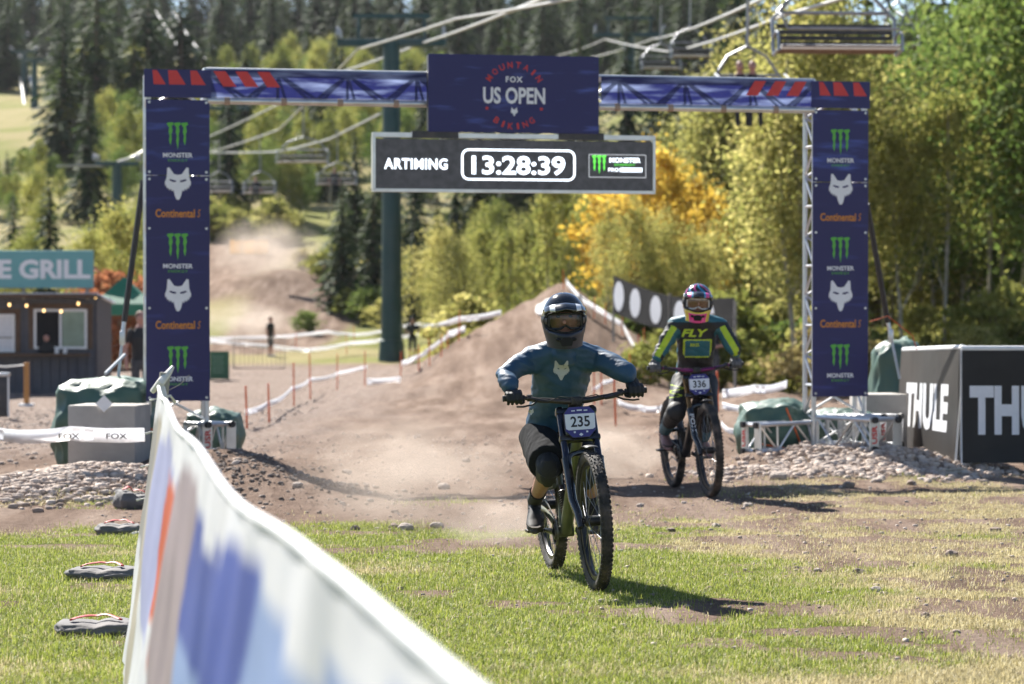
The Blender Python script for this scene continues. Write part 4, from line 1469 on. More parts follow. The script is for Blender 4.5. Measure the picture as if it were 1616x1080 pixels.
def tyre_mesh():
    mb = MB()
    r0, w = RW - .036, .030
    prof = [(-.020, -.022), (-.028, -.008), (-.031, .008), (-.026, .022), (-.014, .031), (0, .034), (.014, .031), (.026, .022), (.031, .008), (.028, -.008), (.020, -.022)]
    seg = 72; k = len(prof)
    vs, fs = [], []
    for i in range(seg):
        a = 2 * math.pi * i / seg
        for y, r in prof:
            vs.append((math.cos(a) * (r0 + r), y, math.sin(a) * (r0 + r)))
    for i in range(seg):
        i2 = (i + 1) % seg
        for j in range(k - 1):
            fs.append((i * k + j, i * k + j + 1, i2 * k + j + 1, i2 * k + j))
        fs.append((i * k + k - 1, i * k, i2 * k, i2 * k + k - 1))
    mb.add(vs, fs)
    for i in range(78):
        a = 2 * math.pi * i / 78
        offs = ((-.0085, .0325, 0), (.0085, .0325, 0), (-.0255, .024, .62), (.0255, .024, -.62)) if i % 2 == 0 else ((-.0145, .031, .25), (.0145, .031, -.25), (-.0265, .0215, .7), (.0265, .0215, -.7))
        for y, r, tl in offs:
            rot = Matrix.Rotation(-a, 3, 'Y') @ Matrix.Rotation(-tl if True else 0, 3, 'Z').to_3x3()
            rot = Matrix.Rotation(-a, 3, 'Y')
            ca = Vector((math.cos(a), 0, math.sin(a)))
            n = (ca * math.cos(tl) + Vector((0, -math.sin(tl), 0))).normalized()
            t = Vector((-math.sin(a), 0, math.cos(a))); b = n.cross(t)
            m3 = Matrix((n, b, t)).transposed()
            mb.box(ca * (r0 + r) + Vector((0, y, 0)), (.009, .009, .016), m3)
    return mb


TYRE = tyre_mesh().mesh('tyre'); TYRE.polygons.foreach_set('use_smooth', [True] * len(TYRE.polygons)); TYRE.set_sharp_from_angle(angle=R(40)); TYRE.materials.append(M_TYRE)


def wheel(root, c, rim_mat, spin, disc_side=1, steer=0.0):
    w = empty('wheel', c); w.parent = root; w.rotation_euler = (0, spin, steer)
    o = bpy.data.objects.new('tyre', TYRE); COL.objects.link(o); o.parent = w
    rm = MB(); prof = [(-.016, -.010), (-.013, -.030), (0, -.036), (.013, -.030), (.016, -.010), (.012, .0), (-.012, .0)]
    r0 = RW - .050; seg = 64; k = len(prof); vs, fs = [], []
    for i in range(seg):
        a = 2 * math.pi * i / seg
        vs += [(math.cos(a) * (r0 + r), y, math.sin(a) * (r0 + r)) for y, r in prof]
    for i in range(seg):
        i2 = (i + 1) % seg
        fs += [(i * k + j, i * k + (j + 1) % k, i2 * k + (j + 1) % k, i2 * k + j) for j in range(k)]
    rm.add(vs, fs).build('rim', rim_mat, w)
    hb = MB().sweep([(0, -.062, 0), (0, -.05, 0), (0, -.045, 0), (0, .045, 0), (0, .05, 0), (0, .062, 0)], [.014, .014, .028, .028, .014, .014], seg=16, ref=(1, 0, 0))
    hb.ring((0, -.034, 0), (0, 1, 0), .024, .007, 20, 6); hb.ring((0, .034, 0), (0, 1, 0), .024, .007, 20, 6)
    hb.build('hub', M_PART, w)
    sp = MB()
    for i in range(28):
        a = 2 * math.pi * i / 28; sd = 1 if i % 2 else -1; b = a + (.75 if (i // 2) % 2 else -.75)
        sp.bar((math.cos(b) * .028, sd * .033, math.sin(b) * .028), (math.cos(a) * (r0 - .034), sd * .004, math.sin(a) * (r0 - .034)), .0014, 5)
    so = sp.build('spokes', M_SPOKE, w); so['kind'] = 'stuff'
    dm = MB(); y = .045 * disc_side
    for k_ in range(40):
        a, b = 2 * math.pi * k_ / 40, 2 * math.pi * (k_ + 1) / 40
        r1, r2 = .084, .101
        dm.add([(math.cos(a) * r1, y, math.sin(a) * r1), (math.cos(a) * r2, y, math.sin(a) * r2), (math.cos(b) * r2, y, math.sin(b) * r2), (math.cos(b) * r1, y, math.sin(b) * r1),
                (math.cos(a) * r1, y + .002, math.sin(a) * r1), (math.cos(a) * r2, y + .002, math.sin(a) * r2), (math.cos(b) * r2, y + .002, math.sin(b) * r2), (math.cos(b) * r1, y + .002, math.sin(b) * r1)],
               [(0, 1, 2, 3), (7, 6, 5, 4), (0, 4, 5, 1), (2, 6, 7, 3)])
    for k_ in range(6):
        a = k_ * math.pi / 3
        dm.bar((math.cos(a) * .026, y, math.sin(a) * .026), (math.cos(a + .4) * .086, y, math.sin(a + .4) * .086), .004, 5)
    dm.build('brake_disc', M_DISC, w)
    return w


def make_bike(loc, yaw, lean, style, label):
    root = empty('mountain_bike', loc)
    root.rotation_mode = 'XYZ'
    root.rotation_euler = (Matrix.Rotation(yaw, 4, 'Z') @ Matrix.Rotation(lean, 4, 'X')).to_euler()
    tag(root, label, 'bicycle', 'race bicycles')
    fm, rimm, stm, barm = style['frame'], style['rim'], style['stan'], style['bar']
    FA, RA = Vector((1.28, 0, .37)), Vector((0, 0, .37))
    wheel(root, FA, rimm, .3); wheel(root, RA, rimm, 1.1)
    ax = FA - FWF * .05
    LC, UC = ax + UPF * .50, ax + UPF * .66
    bar_c = ax + UPF * .70 + FWF * .05
    BB = Vector((.43, 0, style.get('bb', .29)))
    HT0, HT1 = ax + UPF * .525, ax + UPF * .64
    ST = Vector((.235, 0, .66))
    f = MB()
    f.sweep([HT0, HT1], [.03, .028], seg=14, ref=(0, 1, 0))
    f.sweep([HT0 + UPF * .02, HT0 + Vector((-.10, 0, -.075)), Vector((.56, 0, .37)), BB + Vector((.03, 0, .005))], [(.026, .032), (.03, .038), (.034, .042), (.036, .035)], seg=14, ref=(0, 1, 0))
    f.sweep([HT1 - UPF * .01, HT1 + Vector((-.2, 0, -.10)), Vector((.33, 0, .60))], [(.022, .028), (.02, .024), (.02, .022)], seg=12, ref=(0, 1, 0))
    f.sweep([BB + Vector((-.01, 0, .02)), Vector((.35, 0, .45)), Vector((.30, 0, .60)), ST], [(.034, .03), .022, .02, .019], seg=12, ref=(0, 1, 0))
    f.sweep([BB - Vector((0, .045, 0)), BB + Vector((0, .045, 0))], .032, seg=16)
    f.build('frame', fm, root)
    for sd in (-1, 1):
        s = MB()
        s.sweep([BB + Vector((-.03, sd * .04, .03)), Vector((.2, sd * .062, .345)), RA + Vector((0, sd * .068, 0))], [(.015, .02), (.013, .017), (.012, .016)], seg=10, ref=(0, 1, 0))
        s.sweep([Vector((.36, sd * .035, .50)), Vector((.18, sd * .06, .475)), RA + Vector((0, sd * .068, .01))], [(.012, .016), (.011, .014), (.011, .014)], seg=10, ref=(0, 1, 0))
        s.build('swingarm', fm, root)
    sh = MB(); sh.sweep([(.50, 0, .355), (.40, 0, .50)], .017, seg=12)
    for k in range(9):
        sh.ring(Vector((.49, 0, .37)).lerp(Vector((.425, 0, .465)), k / 8), (-.57, 0, .82), .027, .005, 16, 6)
    sh.build('shock', M_PART, root)
    # fork: two crowns, two legs
    fk = empty('fork', ax); fk.parent = root
    for C in (LC, UC):
        m = MB(); m.box(C - ax, (.05, .225, .032), Matrix((FWF, Vector((0, 1, 0)), UPF)).transposed(), bev=.010); m.build('crown', M_GLOSS, fk)
    for sd in (-1, 1):
        yy = Vector((0, sd * .088, 0))
        leg = empty('leg_tmp', (0, 0, 0)) if False else None
        m = MB().sweep([UPF * .27 + yy, UPF * .685 + yy], .0195, seg=14, ref=(0, 1, 0)).build('stanchion', stm, fk)
        lw = MB()
        lw.sweep([FWF * .05 + yy * .84 - UPF * .035, FWF * .048 + yy * .9 + UPF * .05, FWF * .008 + yy + UPF * .14, yy + UPF * .36, yy + UPF * .385], [(.019, .022), (.022, .026), (.024, .027), (.0265, .028), (.029, .030)], seg=14, ref=(0, 1, 0))
        lw.sweep([FWF * .05 + yy * .92, FWF * .05 + yy * .55], .016, seg=10)
        lo = lw.build('lower_leg', M_GLOSS, fk)
        if style.get('leg_text') and sd < 0:
            tm = MB(); g = text_fit('FOX', .16, .034, bold=.03)
            flat(tm, g, yy + UPF * .25 + FWF * .031, UPF * -1, Vector((0, 1, 0))); tm.build('lettering', M_LOGO_W, lo, False)
    arch = []
    for k in range(11):
        a = math.pi * k / 10
        arch.append(UPF * (.365 + .055 * math.sin(a)) + Vector((0, -.088 * math.cos(a), 0)) + FWF * (.012 - .02 * math.sin(a)))
    MB().sweep(arch, [(.012, .016)] * 11, seg=8, ref=(1, 0, 0)).build('arch', M_GLOSS, fk)
    gd = MB(); vs = []
    for i in range(9):
        for j in range(5):
            a = R(80 + 30 * i / 8); y = -.034 + .068 * j / 4
            q = FA - ax + Vector((math.cos(a) * (RW + .026 - 5.5 * y * y), y, math.sin(a) * (RW + .026 - 5.5 * y * y)))
            vs.append(q)
    fs = [(i * 5 + j, (i + 1) * 5 + j, (i + 1) * 5 + j + 1, i * 5 + j + 1) for i in range(8) for j in range(4)]
    gdo = gd.add(vs, fs).build('mudguard', M_BLACK, fk, True, None, 180); so = gdo.modifiers.new('t', 'SOLIDIFY'); so.thickness = .003
    # cockpit
    ck = empty('handlebar', bar_c); ck.parent = root
    bp = [(-.025, -.39, .035), (-.02, -.27, .030), (-.005, -.17, .014), (0, -.06, 0), (0, .06, 0), (-.005, .17, .014), (-.02, .27, .030), (-.025, .39, .035)]
    MB().sweep(bp, [.011, .011, .013, .0165, .0165, .013, .011, .011], seg=12, ref=(0, 0, 1)).build('bar', barm, ck)
    st = MB(); st.box(UPF * .0 - FWF * .02, (.07, .075, .03), Matrix((FWF, Vector((0, 1, 0)), UPF)).transposed(), bev=.008); st.box((0, 0, 0), (.04, .06, .045), bev=.008)
    st.build('stem', M_PART, ck)
    for sd in (-1, 1):
        g = MB(); g.sweep([(-.0245, sd * .395, .0352), (-.021, sd * .275, .0308)], .0165, seg=14)
        for k in range(7):
            t = k / 6
            g.ring(Vector((-.0245, sd * .39, .035)).lerp(Vector((-.021, sd * .28, .031)), t), (0, 1, 0), .0165, .0022, 14, 5)
        g.build('grip', M_BLACK, ck)
        lv = MB(); lv.sweep([(-.02, sd * .262, .030), (-.02, sd * .236, .030)], .019, seg=12)
        lv.sweep([(.005, sd * .245, .026), (.018, sd * .20, .014), (.015, sd * .155, .006)], [.012, .013, .009], seg=8)
        lv.sweep([(.02, sd * .215, .012), (.055, sd * .25, -.004), (.06, sd * .30, -.012), (.056, sd * .335, -.010)], [(.006, .005)] * 4, seg=8)
        lv.build('brake_lever', M_PART, ck)
        MB().sweep([(.015, sd * .155, .006), (.06, sd * .10, .03), (.075, sd * .03, .02), (.05, -sd * .03, -.06), (.0, -sd * .04, -.16)], .0027, seg=6).build('cable', M_BLACK, ck)
    # number plate in front of the bar
    pc = bar_c + Vector((.085, 0, -.108))
    rt_, up_ = Vector((0, 1, 0)), Vector((-.16, 0, .987))
    pl = empty('number_plate', pc); pl.parent = root
    hexa = [(-.045, -.083), (.045, -.083), (.082, -.045), (.084, .045), (.055, .079), (-.055, .079), (-.084, .045), (-.082, -.045)]
    MB().prism([(x * 1.03, y * 1.03) for x, y in hexa], up_.cross(rt_) * .004, rt_, up_, .006).build('backing', M_PART, pl, False)
    MB().prism(hexa, (0, 0, 0), rt_, up_, .003).build('face', M_PLATE, pl, False)
    n = rt_.cross(up_)
    wh = [(-.080, -.036), (-.066, -.044), (.066, -.044), (.080, -.036), (.082, .042), (-.082, .042)]
    MB().prism(wh, n * .0035, rt_, up_, .003).build('number_field', M_PLATE_W, pl, False)
    m = MB(); flat(m, text_fit(style['no'], .105, .058, bold=.02), n * .005, rt_, up_); m.build('number', M_PRINT_DK, pl, False)
    for (x, y, w_, h_) in ((-.034, .059, .02, .006), (0, .061, .028, .007), (.034, .059, .02, .006), (-.034, -.056, .011, .009), (.034, -.056, .011, .009)):
        MB().add([n * .003 + rt_ * (x + a * w_ / 2) + up_ * (y + b * h_ / 2) for a, b in ((-1, -1), (1, -1), (1, 1), (-1, 1))], [(0, 1, 2, 3)]).build('mark', M_PLATE_W, pl, False)
    MB().add([n * .003 + rt_ * a + up_ * (-.070 + b) for a, b in ((-.012, 0), (0, -.009), (.012, 0), (0, .009))], [(0, 1, 2, 3)]).build('mark', M_PLATE_W, pl, False)
    # drivetrain, right hand side = -y
    dv = MB(); dv.ring(BB + Vector((0, -.055, 0)), (0, 1, 0), .068, .007, 34, 6); dv.ring(BB + Vector((0, -.055, 0)), (0, 1, 0), .035, .012, 24, 6)
    dv.build('chainring', M_PART, root)
    cs = MB()
    for k in range(7):
        cs.ring(RA + Vector((0, -.030 - k * .0045, 0)), (0, 1, 0), .052 - k * .006, .0035, 26, 5)
    cs.build('cassette', M_CHAIN, root)
    cp = [BB + Vector((math.cos(R(a)) * .072, -.055, math.sin(R(a)) * .072)) for a in range(100, -101, -25)]
    cp += [Vector((.2, -.052, .27)), RA + Vector((.055, -.05, -.145)), RA + Vector((.02, -.05, -.155)), RA + Vector((.035, -.05, -.09)), RA + Vector((.07, -.05, -.07)), RA + Vector((.04, -.05, -.02)), RA + Vector((-.05, -.05, 0)), RA + Vector((-.035, -.05, .04)), RA + Vector((0, -.05, .053)), Vector((.2, -.053, .395))]
    cp.append(cp[0])
    MB().sweep(cp, (.004, .006), seg=6, ref=(0, 1, 0)).build('chain', M_CHAIN, root)
    m = MB(); m.sweep([RA + Vector((.015, -.075, -.03)), RA + Vector((.04, -.07, -.085)), RA + Vector((.045, -.06, -.15))], [.016, .017, .010], seg=10); m.build('derailleur', M_PART, root)
    ca = style['crank']
    cv = Vector((math.cos(ca), 0, math.sin(ca))) * .168
    for sd in (-1, 1):
        e = BB + cv * (-sd) + Vector((0, sd * .082, 0))
        MB().sweep([BB + Vector((0, sd * .065, 0)), e], [(.011, .018), (.009, .013)], seg=10, ref=(0, 1, 0)).build('crank_arm', M_PART, root)
        m = MB(); m.box(e + Vector((0, sd * .062, 0)), (.10, .098, .017), bev=.006)
        m.sweep([e, e + Vector((0, sd * .11, 0))], .008, seg=8); m.build('pedal', M_PART, root)
    # saddle
    m = MB()
    m.sweep([(.09, 0, .735), (.13, 0, .748), (.22, 0, .742), (.33, 0, .732), (.37, 0, .722)], [(.055, .018), (.068, .024), (.045, .024), (.02, .018), (.012, .010)], seg=14, ref=(0, 1, 0))
    m.build('saddle', M_BLACK, root)
    MB().sweep([ST - Vector((0, 0, .02)), (.215, 0, .725)], .0155, seg=12).build('seat_post', M_PART, root)
    return root


def bike_local(loc, yaw, lean):
    return Matrix.Translation(loc) @ Matrix.Rotation(yaw, 4, 'Z') @ Matrix.Rotation(lean, 4, 'X')


def place_bike(px, py, heading_x, wb=1.28):
    f = P(px, py, 10); a = f - Vector((0, 0, CAMH))
    g = G(px, py)
    fw = Vector((heading_x, -math.sqrt(1 - heading_x ** 2), 0))
    rear = Vector((g.x, g.y, 0)) - fw * wb
    return Vector((rear.x, rear.y, 0)), math.atan2(fw.y, fw.x)


b1, y1 = place_bike(943, 934, .165)
b1.z = Hs(b1.x, b1.y) + .0
bike1 = make_bike(b1, y1, R(3.2), dict(frame=M_OLIVE, rim=M_RIM, stan=M_STAN, bar=M_PART, no='235', crank=R(180), bb=.25), 'olive green mountain bike with plate number 235 under the front rider')
b2, y2 = place_bike(1122, 787, .17)
b2.z = Hs(b2.x, b2.y)
bike2 = make_bike(b2, y2, R(2.5), dict(frame=M_DKFRAME, rim=M_RIM, stan=M_GOLDS, bar=M_PURPLE, no='336', crank=R(170), bb=.30, leg_text=True), 'black mountain bike with purple bar and plate 336 under the rear rider')
B1M, B2M = bike_local(b1, y1, R(3.2)), bike_local(b2, y2, R(2.5))


# ================================================================== riders
M_SKIN = mat('skin', (.40, .205, .16, 1), .5, var=.12, scale=30)
M_EYE = mat('eye_dark', (.02, .015, .012, 1), .2)
M_JERSEY = mat('jersey_blue', S(40, 75, 103), .55, var=.12, scale=14, bump=.12, bscale=60)
M_SHORTS = mat('shorts_grey', (.022, .022, .024, 1), .95, spec=.1, var=.12, scale=14, bump=.12, bscale=60)
M_GLOVE = mat('glove_black', (.016, .016, .018, 1), .7, var=.2)
M_PAD = mat('pad_black', (.02, .02, .022, 1), .6, var=.25, scale=30, bump=.3)
M_SHOE = mat('shoe_black', (.02, .02, .022, 1), .6, var=.25, scale=20, dirt=.35)
M_SOLE = mat('shoe_sole', (.035, .03, .028, 1), .8, var=.2, dirt=.4)
M_SOCK = mat('sock_black', (.025, .025, .028, 1), .85)
M_HELM_K = mat('helmet_black', (.014, .015, .018, 1), .16, .0, var=.1, coat=.8)
M_HELM_M = mat('helmet_matte_navy', (.012, .017, .035, 1), .4, .0, var=.1)
M_FOAM = mat('foam_dark', (.012, .012, .013, 1), .9)
M_LOGO_GREY = mat('jersey_print', (.50, .52, .57, 1), .6, var=.05)
M_TEAL = mat('jersey_teal', S(40, 98, 112), .6, var=.12, scale=14)
M_JBLK = mat('jersey_black', (.016, .017, .02, 1), .65, var=.15, scale=14)
M_NEON = mat('jersey_neon', (.45, .60, .03, 1), .6, var=.08)
M_PINK = mat('helmet_pink', (.75, .05, .28, 1), .25, var=.05, coat=.6)
M_YEL = mat('helmet_yellow', (.75, .55, .05, 1), .25, var=.05, coat=.6)
M_CYAN = mat('helmet_cyan', (.04, .28, .48, 1), .25, var=.05, coat=.6)
M_GFRAME = mat('goggle_frame', (.02, .02, .022, 1), .4)
M_GWHITE = mat('goggle_white', (.6, .6, .62, 1), .4)


def lens_mat(name, col, alpha):
    m = bpy.data.materials.new(name); m.use_nodes = True
    nt = m.node_tree; b = nt.nodes['Principled BSDF']
    nz = nt.nodes.new('ShaderNodeTexNoise'); nz.inputs['Scale'].default_value = 30
    mr = nt.nodes.new('ShaderNodeMapRange'); mr.inputs['To Min'].default_value = .04; mr.inputs['To Max'].default_value = .14
    nt.links.new(nz.outputs[0], mr.inputs[0]); nt.links.new(mr.outputs[0], b.inputs['Roughness'])
    b.inputs['Base Color'].default_value = col; b.inputs['Coat Weight'].default_value = 1.0
    tr = nt.nodes.new('ShaderNodeBsdfTransparent'); tr.inputs[0].default_value = (.93, .86, .74, 1)
    ms = nt.nodes.new('ShaderNodeMixShader'); ms.inputs[0].default_value = alpha
    nt.links.new(tr.outputs[0], ms.inputs[1]); nt.links.new(b.outputs[0], ms.inputs[2])
    nt.links.new(ms.outputs[0], nt.nodes['Material Output'].inputs['Surface'])
    return m


def wrinkle(me, amp, freq, seed, axis=(0, 0, 1), fine=0.4):
    """Cloth folds: ridged noise stretched across the given axis."""
    ax = Vector(axis).normalized()
    n_ = len(me.vertices)
    nr = np.empty(n_ * 3, np.float32); me.vertices.foreach_get('normal', nr)
    cc = np.empty(n_ * 3, np.float32); me.vertices.foreach_get('co', cc)
    nr = nr.reshape(-1, 3); cc = cc.reshape(-1, 3)
    d = np.empty(n_)
    off1, off2 = Vector((seed, seed * 2, 1)), Vector((seed, 5, 1))
    for i in range(n_):
        c = Vector(cc[i]); al = ax * c.dot(ax)
        p = (c - al) * (freq * .35) + al * freq
        n = 1 - abs(mnoise.noise(p + off1)) * 2
        d[i] = amp * (n * .7 + mnoise.noise(p * 2.3 + off2) * fine)
    me.vertices.foreach_set('co', (cc + nr * d[:, None]).astype(np.float32).ravel())
    me.update()


def helmet(root, c, rot, scheme):
    """Full-face helmet; local forward is -Y. rot: 3x3 orientation."""
    hp = empty('helmet', c); hp.parent = root; hp.rotation_euler = rot.to_euler()
    NT, NZ = 72, 40
    zt, zb = .142, -.150

    def surf(th, z, grow=1.0):
        # th = 0 forward (-Y)
        if z >= -.01:
            k = math.sqrt(max(0, 1 - ((z + .01) / (zt + .01)) ** 2)) ** .9
        else:
            k = 1 - .20 * sstep(0, 1, (-.01 - z) / .14) ** 1.0
        w = .121 * k
        back, front = .143 * k, .128 * k
        if z < -.03:                                   # chin bar juts forward, back of the skirt tucks in
            t = float(sstep(0, 1, (-.03 - z) / .05))
            front += .052 * t
            back -= .045 * float(sstep(0, 1, (-.05 - z) / .09))
        cx, sx_ = math.cos(th), math.sin(th)
        y = -front * cx if cx > 0 else -back * cx
        x = w * sx_
        if z < -.03 and cx > 0:                        # narrower, V-shaped chin
            t = float(sstep(0, 1, (-.03 - z) / .06))
            x *= 1 - .30 * t * cx ** 2
            x = math.copysign(abs(x) ** (1 + .0 * t), x)
        return Vector((x, y, z)) * grow
    zs = [zb + (zt - zb) * (1 - math.cos(math.pi * (.06 + .94 * j / NZ))) / 2 for j in range(NZ + 1)]
    vs = [surf(2 * math.pi * i / NT, z) for z in zs for i in range(NT)]
    fs, ms = [], []
    for j in range(NZ):
        zc = (zs[j] + zs[j + 1]) / 2
        for i in range(NT):
            th = 2 * math.pi * (i + .5) / NT
            a = min(th, 2 * math.pi - th)
            lo, hi = -.058 + .012 * (a / 1.1) ** 2, .052
            if a < 1.12 and lo < zc < hi:
                continue
            i2 = (i + 1) % NT
            fs.append((j * NT + i, j * NT + i2, (j + 1) * NT + i2, (j + 1) * NT + i)); ms.append(scheme(a, zc, th))
    mb = MB(); mb.v = vs; mb.f = fs; mb.m = ms
    sh = mb.build('shell', HELM_MATS, hp, True, None, 60)
    so = sh.modifiers.new('t', 'SOLIDIFY'); so.thickness = .014; so.offset = -1
    # trim round the eye port
    rim = []
    for k in range(49):
        t = 2 * math.pi * k / 48
        a, z = 1.13 * math.cos(t) * (1 - .08 * abs(math.sin(t)) ** 3), -.002 + .057 * math.sin(t)
        rim.append(surf(a if a >= 0 else 2 * math.pi + a, z, 1.0))
    MB().sweep(rim, .006, seg=6).build('port_trim', M_FOAM, hp)
    # visor peak
    vv, NU, NV = [], 18, 7
    for i in range(NU + 1):
        u = -1 + 2 * i / NU
        a = u * 1.22
        b0 = surf(a if a >= 0 else 2 * math.pi + a, .088 - .038 * u * u)
        for j in range(NV + 1):
            v = j / NV
            out = Vector((b0.x * .35, -1.0, .0)) * (.098 * v * (1 - .45 * u * u))
            vv.append(b0 * 1.03 + out + Vector((0, 0, .020 * math.sin(v * 2.6) - .034 * v * (1 - .3 * u * u) + .004 * math.cos(u * 9) * v)))
    vf = [(i * (NV + 1) + j, (i + 1) * (NV + 1) + j, (i + 1) * (NV + 1) + j + 1, i * (NV + 1) + j + 1) for i in range(NU) for j in range(NV)]
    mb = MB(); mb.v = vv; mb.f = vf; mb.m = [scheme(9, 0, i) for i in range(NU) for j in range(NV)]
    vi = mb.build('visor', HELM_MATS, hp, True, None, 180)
    so = vi.modifiers.new('t', 'SOLIDIFY'); so.thickness = .008
    for sg in (-1, 1):
        MB().ball(surf(sg * 1.25 % (2 * math.pi), .048) * 1.03, (.008, .014, .014), 10, 6).build('visor_bolt', M_STEEL, hp)
    # chin vents
    f0 = surf(0, -.105)
    MB().prism([(-.028, -.022), (.028, -.022), (.036, .006), (.018, .024), (-.018, .024), (-.036, .006)], f0 + Vector((0, -.006, 0)), (1, 0, 0), (0, 0, 1), .02).build('mouth_vent', M_FOAM, hp)
    for sg in (-1, 1):
        q = surf(sg * .52 % (2 * math.pi), -.095)
        MB().ball(q * 1.005, (.018, .016, .010), 10, 6).build('side_vent', M_FOAM, hp)
    return hp, surf


HELM_MATS = [M_HELM_K, M_HELM_M, M_PINK, M_YEL, M_CYAN, mat('visor_glint', (.72, .73, .76, 1), .2, var=.05, coat=.6)]


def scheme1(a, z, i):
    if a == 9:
        return 5 if i in (3, 4, 13, 14) else 0  # pale visor stripes: the sun's reflection painted on as colour
    if z > .085 and a < 1.9:
        return 0
    return 1 if z < .02 else 0


def scheme2(a, z, i):
    if a == 9:
        return 2 if i in (3, 4, 13, 14) else (4 if i in (5, 12) else 0)
    if z < -.075 and a < .9:
        return 2
    if z < -.05:
        return 3 if a < 1.3 else (4 if a < 2 else 0)
    if z > .05:
        k = math.sin(i * 5 + z * 60)
        return 4 if k > .8 else (2 if k < -.92 else 0)
    return 0


def goggles(hp, surf, lens, frame, strip_mi):
    g = empty('goggles', (0, 0, 0)); g.parent = hp
    vs, NU, NV = [], 16, 6
    for i in range(NU + 1):
        a = -.88 + 1.76 * i / NU
        for j in range(NV + 1):
            z = -.045 + .086 * j / NV
            nose = .020 * math.exp(-(a / .16) ** 2) if j == 0 else 0
            vs.append(surf(a % (2 * math.pi), z + nose) * .93 if z > -.03 else Vector((surf(a % (2 * math.pi), -.02).x, surf(a % (2 * math.pi), -.02).y, z + nose)) * .93)
    fs = [(i * (NV + 1) + j, (i + 1) * (NV + 1) + j, (i + 1) * (NV + 1) + j + 1, i * (NV + 1) + j + 1) for i in range(NU) for j in range(NV)]
    MB().add(vs, fs).build('lens', lens, g, True, None, 180)
    loop = [vs[i * (NV + 1)] for i in range(NU + 1)] + [vs[NU * (NV + 1) + j] for j in range(1, NV + 1)] + [vs[i * (NV + 1) + NV] for i in range(NU - 1, -1, -1)] + [vs[j] for j in range(NV - 1, -1, -1)]
    MB().sweep(loop, .007, seg=6).build('frame', frame, g)
    for sg in (-1, 1):
        st = []
        for k in range(6):
            a = sg * (.9 + .9 * k / 5)
            st.append(surf(a % (2 * math.pi), -.002) * 1.012)
        MB().sweep(st, [(.003, .018)] * 6, seg=8, ref=(1, 0, 0)).build('strap', strip_mi, g)


def hand_chain(mb, g, ax, fw, up, wrist, bar_r=.017, scale=1.0):
    """Closed hand: palm and four fingers wrapped over the grip, thumb under it. ax points outboard."""
    for k, s in enumerate((-.036, -.013, .011, .033)):
        L = (1.0, 1.08, 1.02, .86)[k]
        o = g + ax * s
        pts = [o - fw * .030 + up * .026, o - fw * .004 + up * (.036 * L), o + fw * (.030 * L) + up * .022, o + fw * (.036 * L) - up * .008, o + fw * (.016 * L) - up * .030]
        mb.sweep(pts, [.0115, .0115, .0108, .0098, .0085], seg=8, rnd=True)
    mb.sweep([wrist, wrist.lerp(g - fw * .03 + up * .012, .5), g - fw * .034 + up * .015, g - fw * .016 + up * .026], [(.030, .024), (.038, .024), (.044, .020), (.043, .012)], seg=12, ref=tuple(ax), rnd=True)
    t = [g - fw * .036 - ax * .036, g - fw * .026 - ax * .054 - up * .006, g - fw * .002 - ax * .052 - up * .024, g + fw * .020 - ax * .044 - up * .026]
    mb.sweep(t, [.013, .012, .011, .009], seg=8, rnd=True)


def limb(mb, pts, rad, ref=(0, 1, 0), seg=14):
    mb.sweep(pts, rad, ref=ref, seg=seg, rnd=True)


def mix_pts(a, b, *ts):
    return [a.lerp(b, t) for t in ts]


def shoe(parent, heel, toe, up, mats, o, name='shoe'):
    f = (toe - heel); L = f.length; f.normalize(); sd = f.cross(up).normalized(); up = sd.cross(f).normalized()
    mb = MB()
    p = [heel + f * L * t + up * h for t, h in ((.02, .045), (.12, .052), (.30, .060), (.50, .048), (.70, .036), (.88, .028), (1.0, .024))]
    mb.sweep(p, [(.030, .038), (.036, .052), (.038, .060), (.044, .046), (.050, .034), (.044, .026), (.024, .016)], seg=14, ref=tuple(sd), rnd=True)
    mb.sweep([heel + f * L * .18 + up * .06, heel + f * L * .14 + up * .125], [(.040, .050), (.038, .044)], seg=12, ref=tuple(sd))
    me = remeshed(mb, .006, 4)
    for q in me.vertices:
        q.co -= o
    sh = link(name, me, mats[0], parent, True, 180)
    prof = [(.0, -.018), (.02, -.030), (.10, -.037), (.25, -.037), (.42, -.038), (.62, -.050), (.78, -.052), (.92, -.040), (1.0, -.016),
            (1.0, .016), (.92, .036), (.78, .046), (.62, .046), (.42, .036), (.25, .034), (.10, .034), (.02, .028), (.0, .018)]
    MB().prism([(x * L, y) for x, y in prof][::1], heel - o + up * .022, f, sd * -1 if False else sd, .026).build('sole', mats[1], sh, True, None, 30)
    m = MB()
    for t in (.38, .47, .56):
        c = heel + f * L * t + up * (.102 - .11 * (t - .36)) - o
        m = MB().sweep([c - sd * .034 - up * .012, c + up * .004, c + sd * .034 - up * .012], .0045, seg=6)
        m.build('lace', mats[2], sh)
    return sh


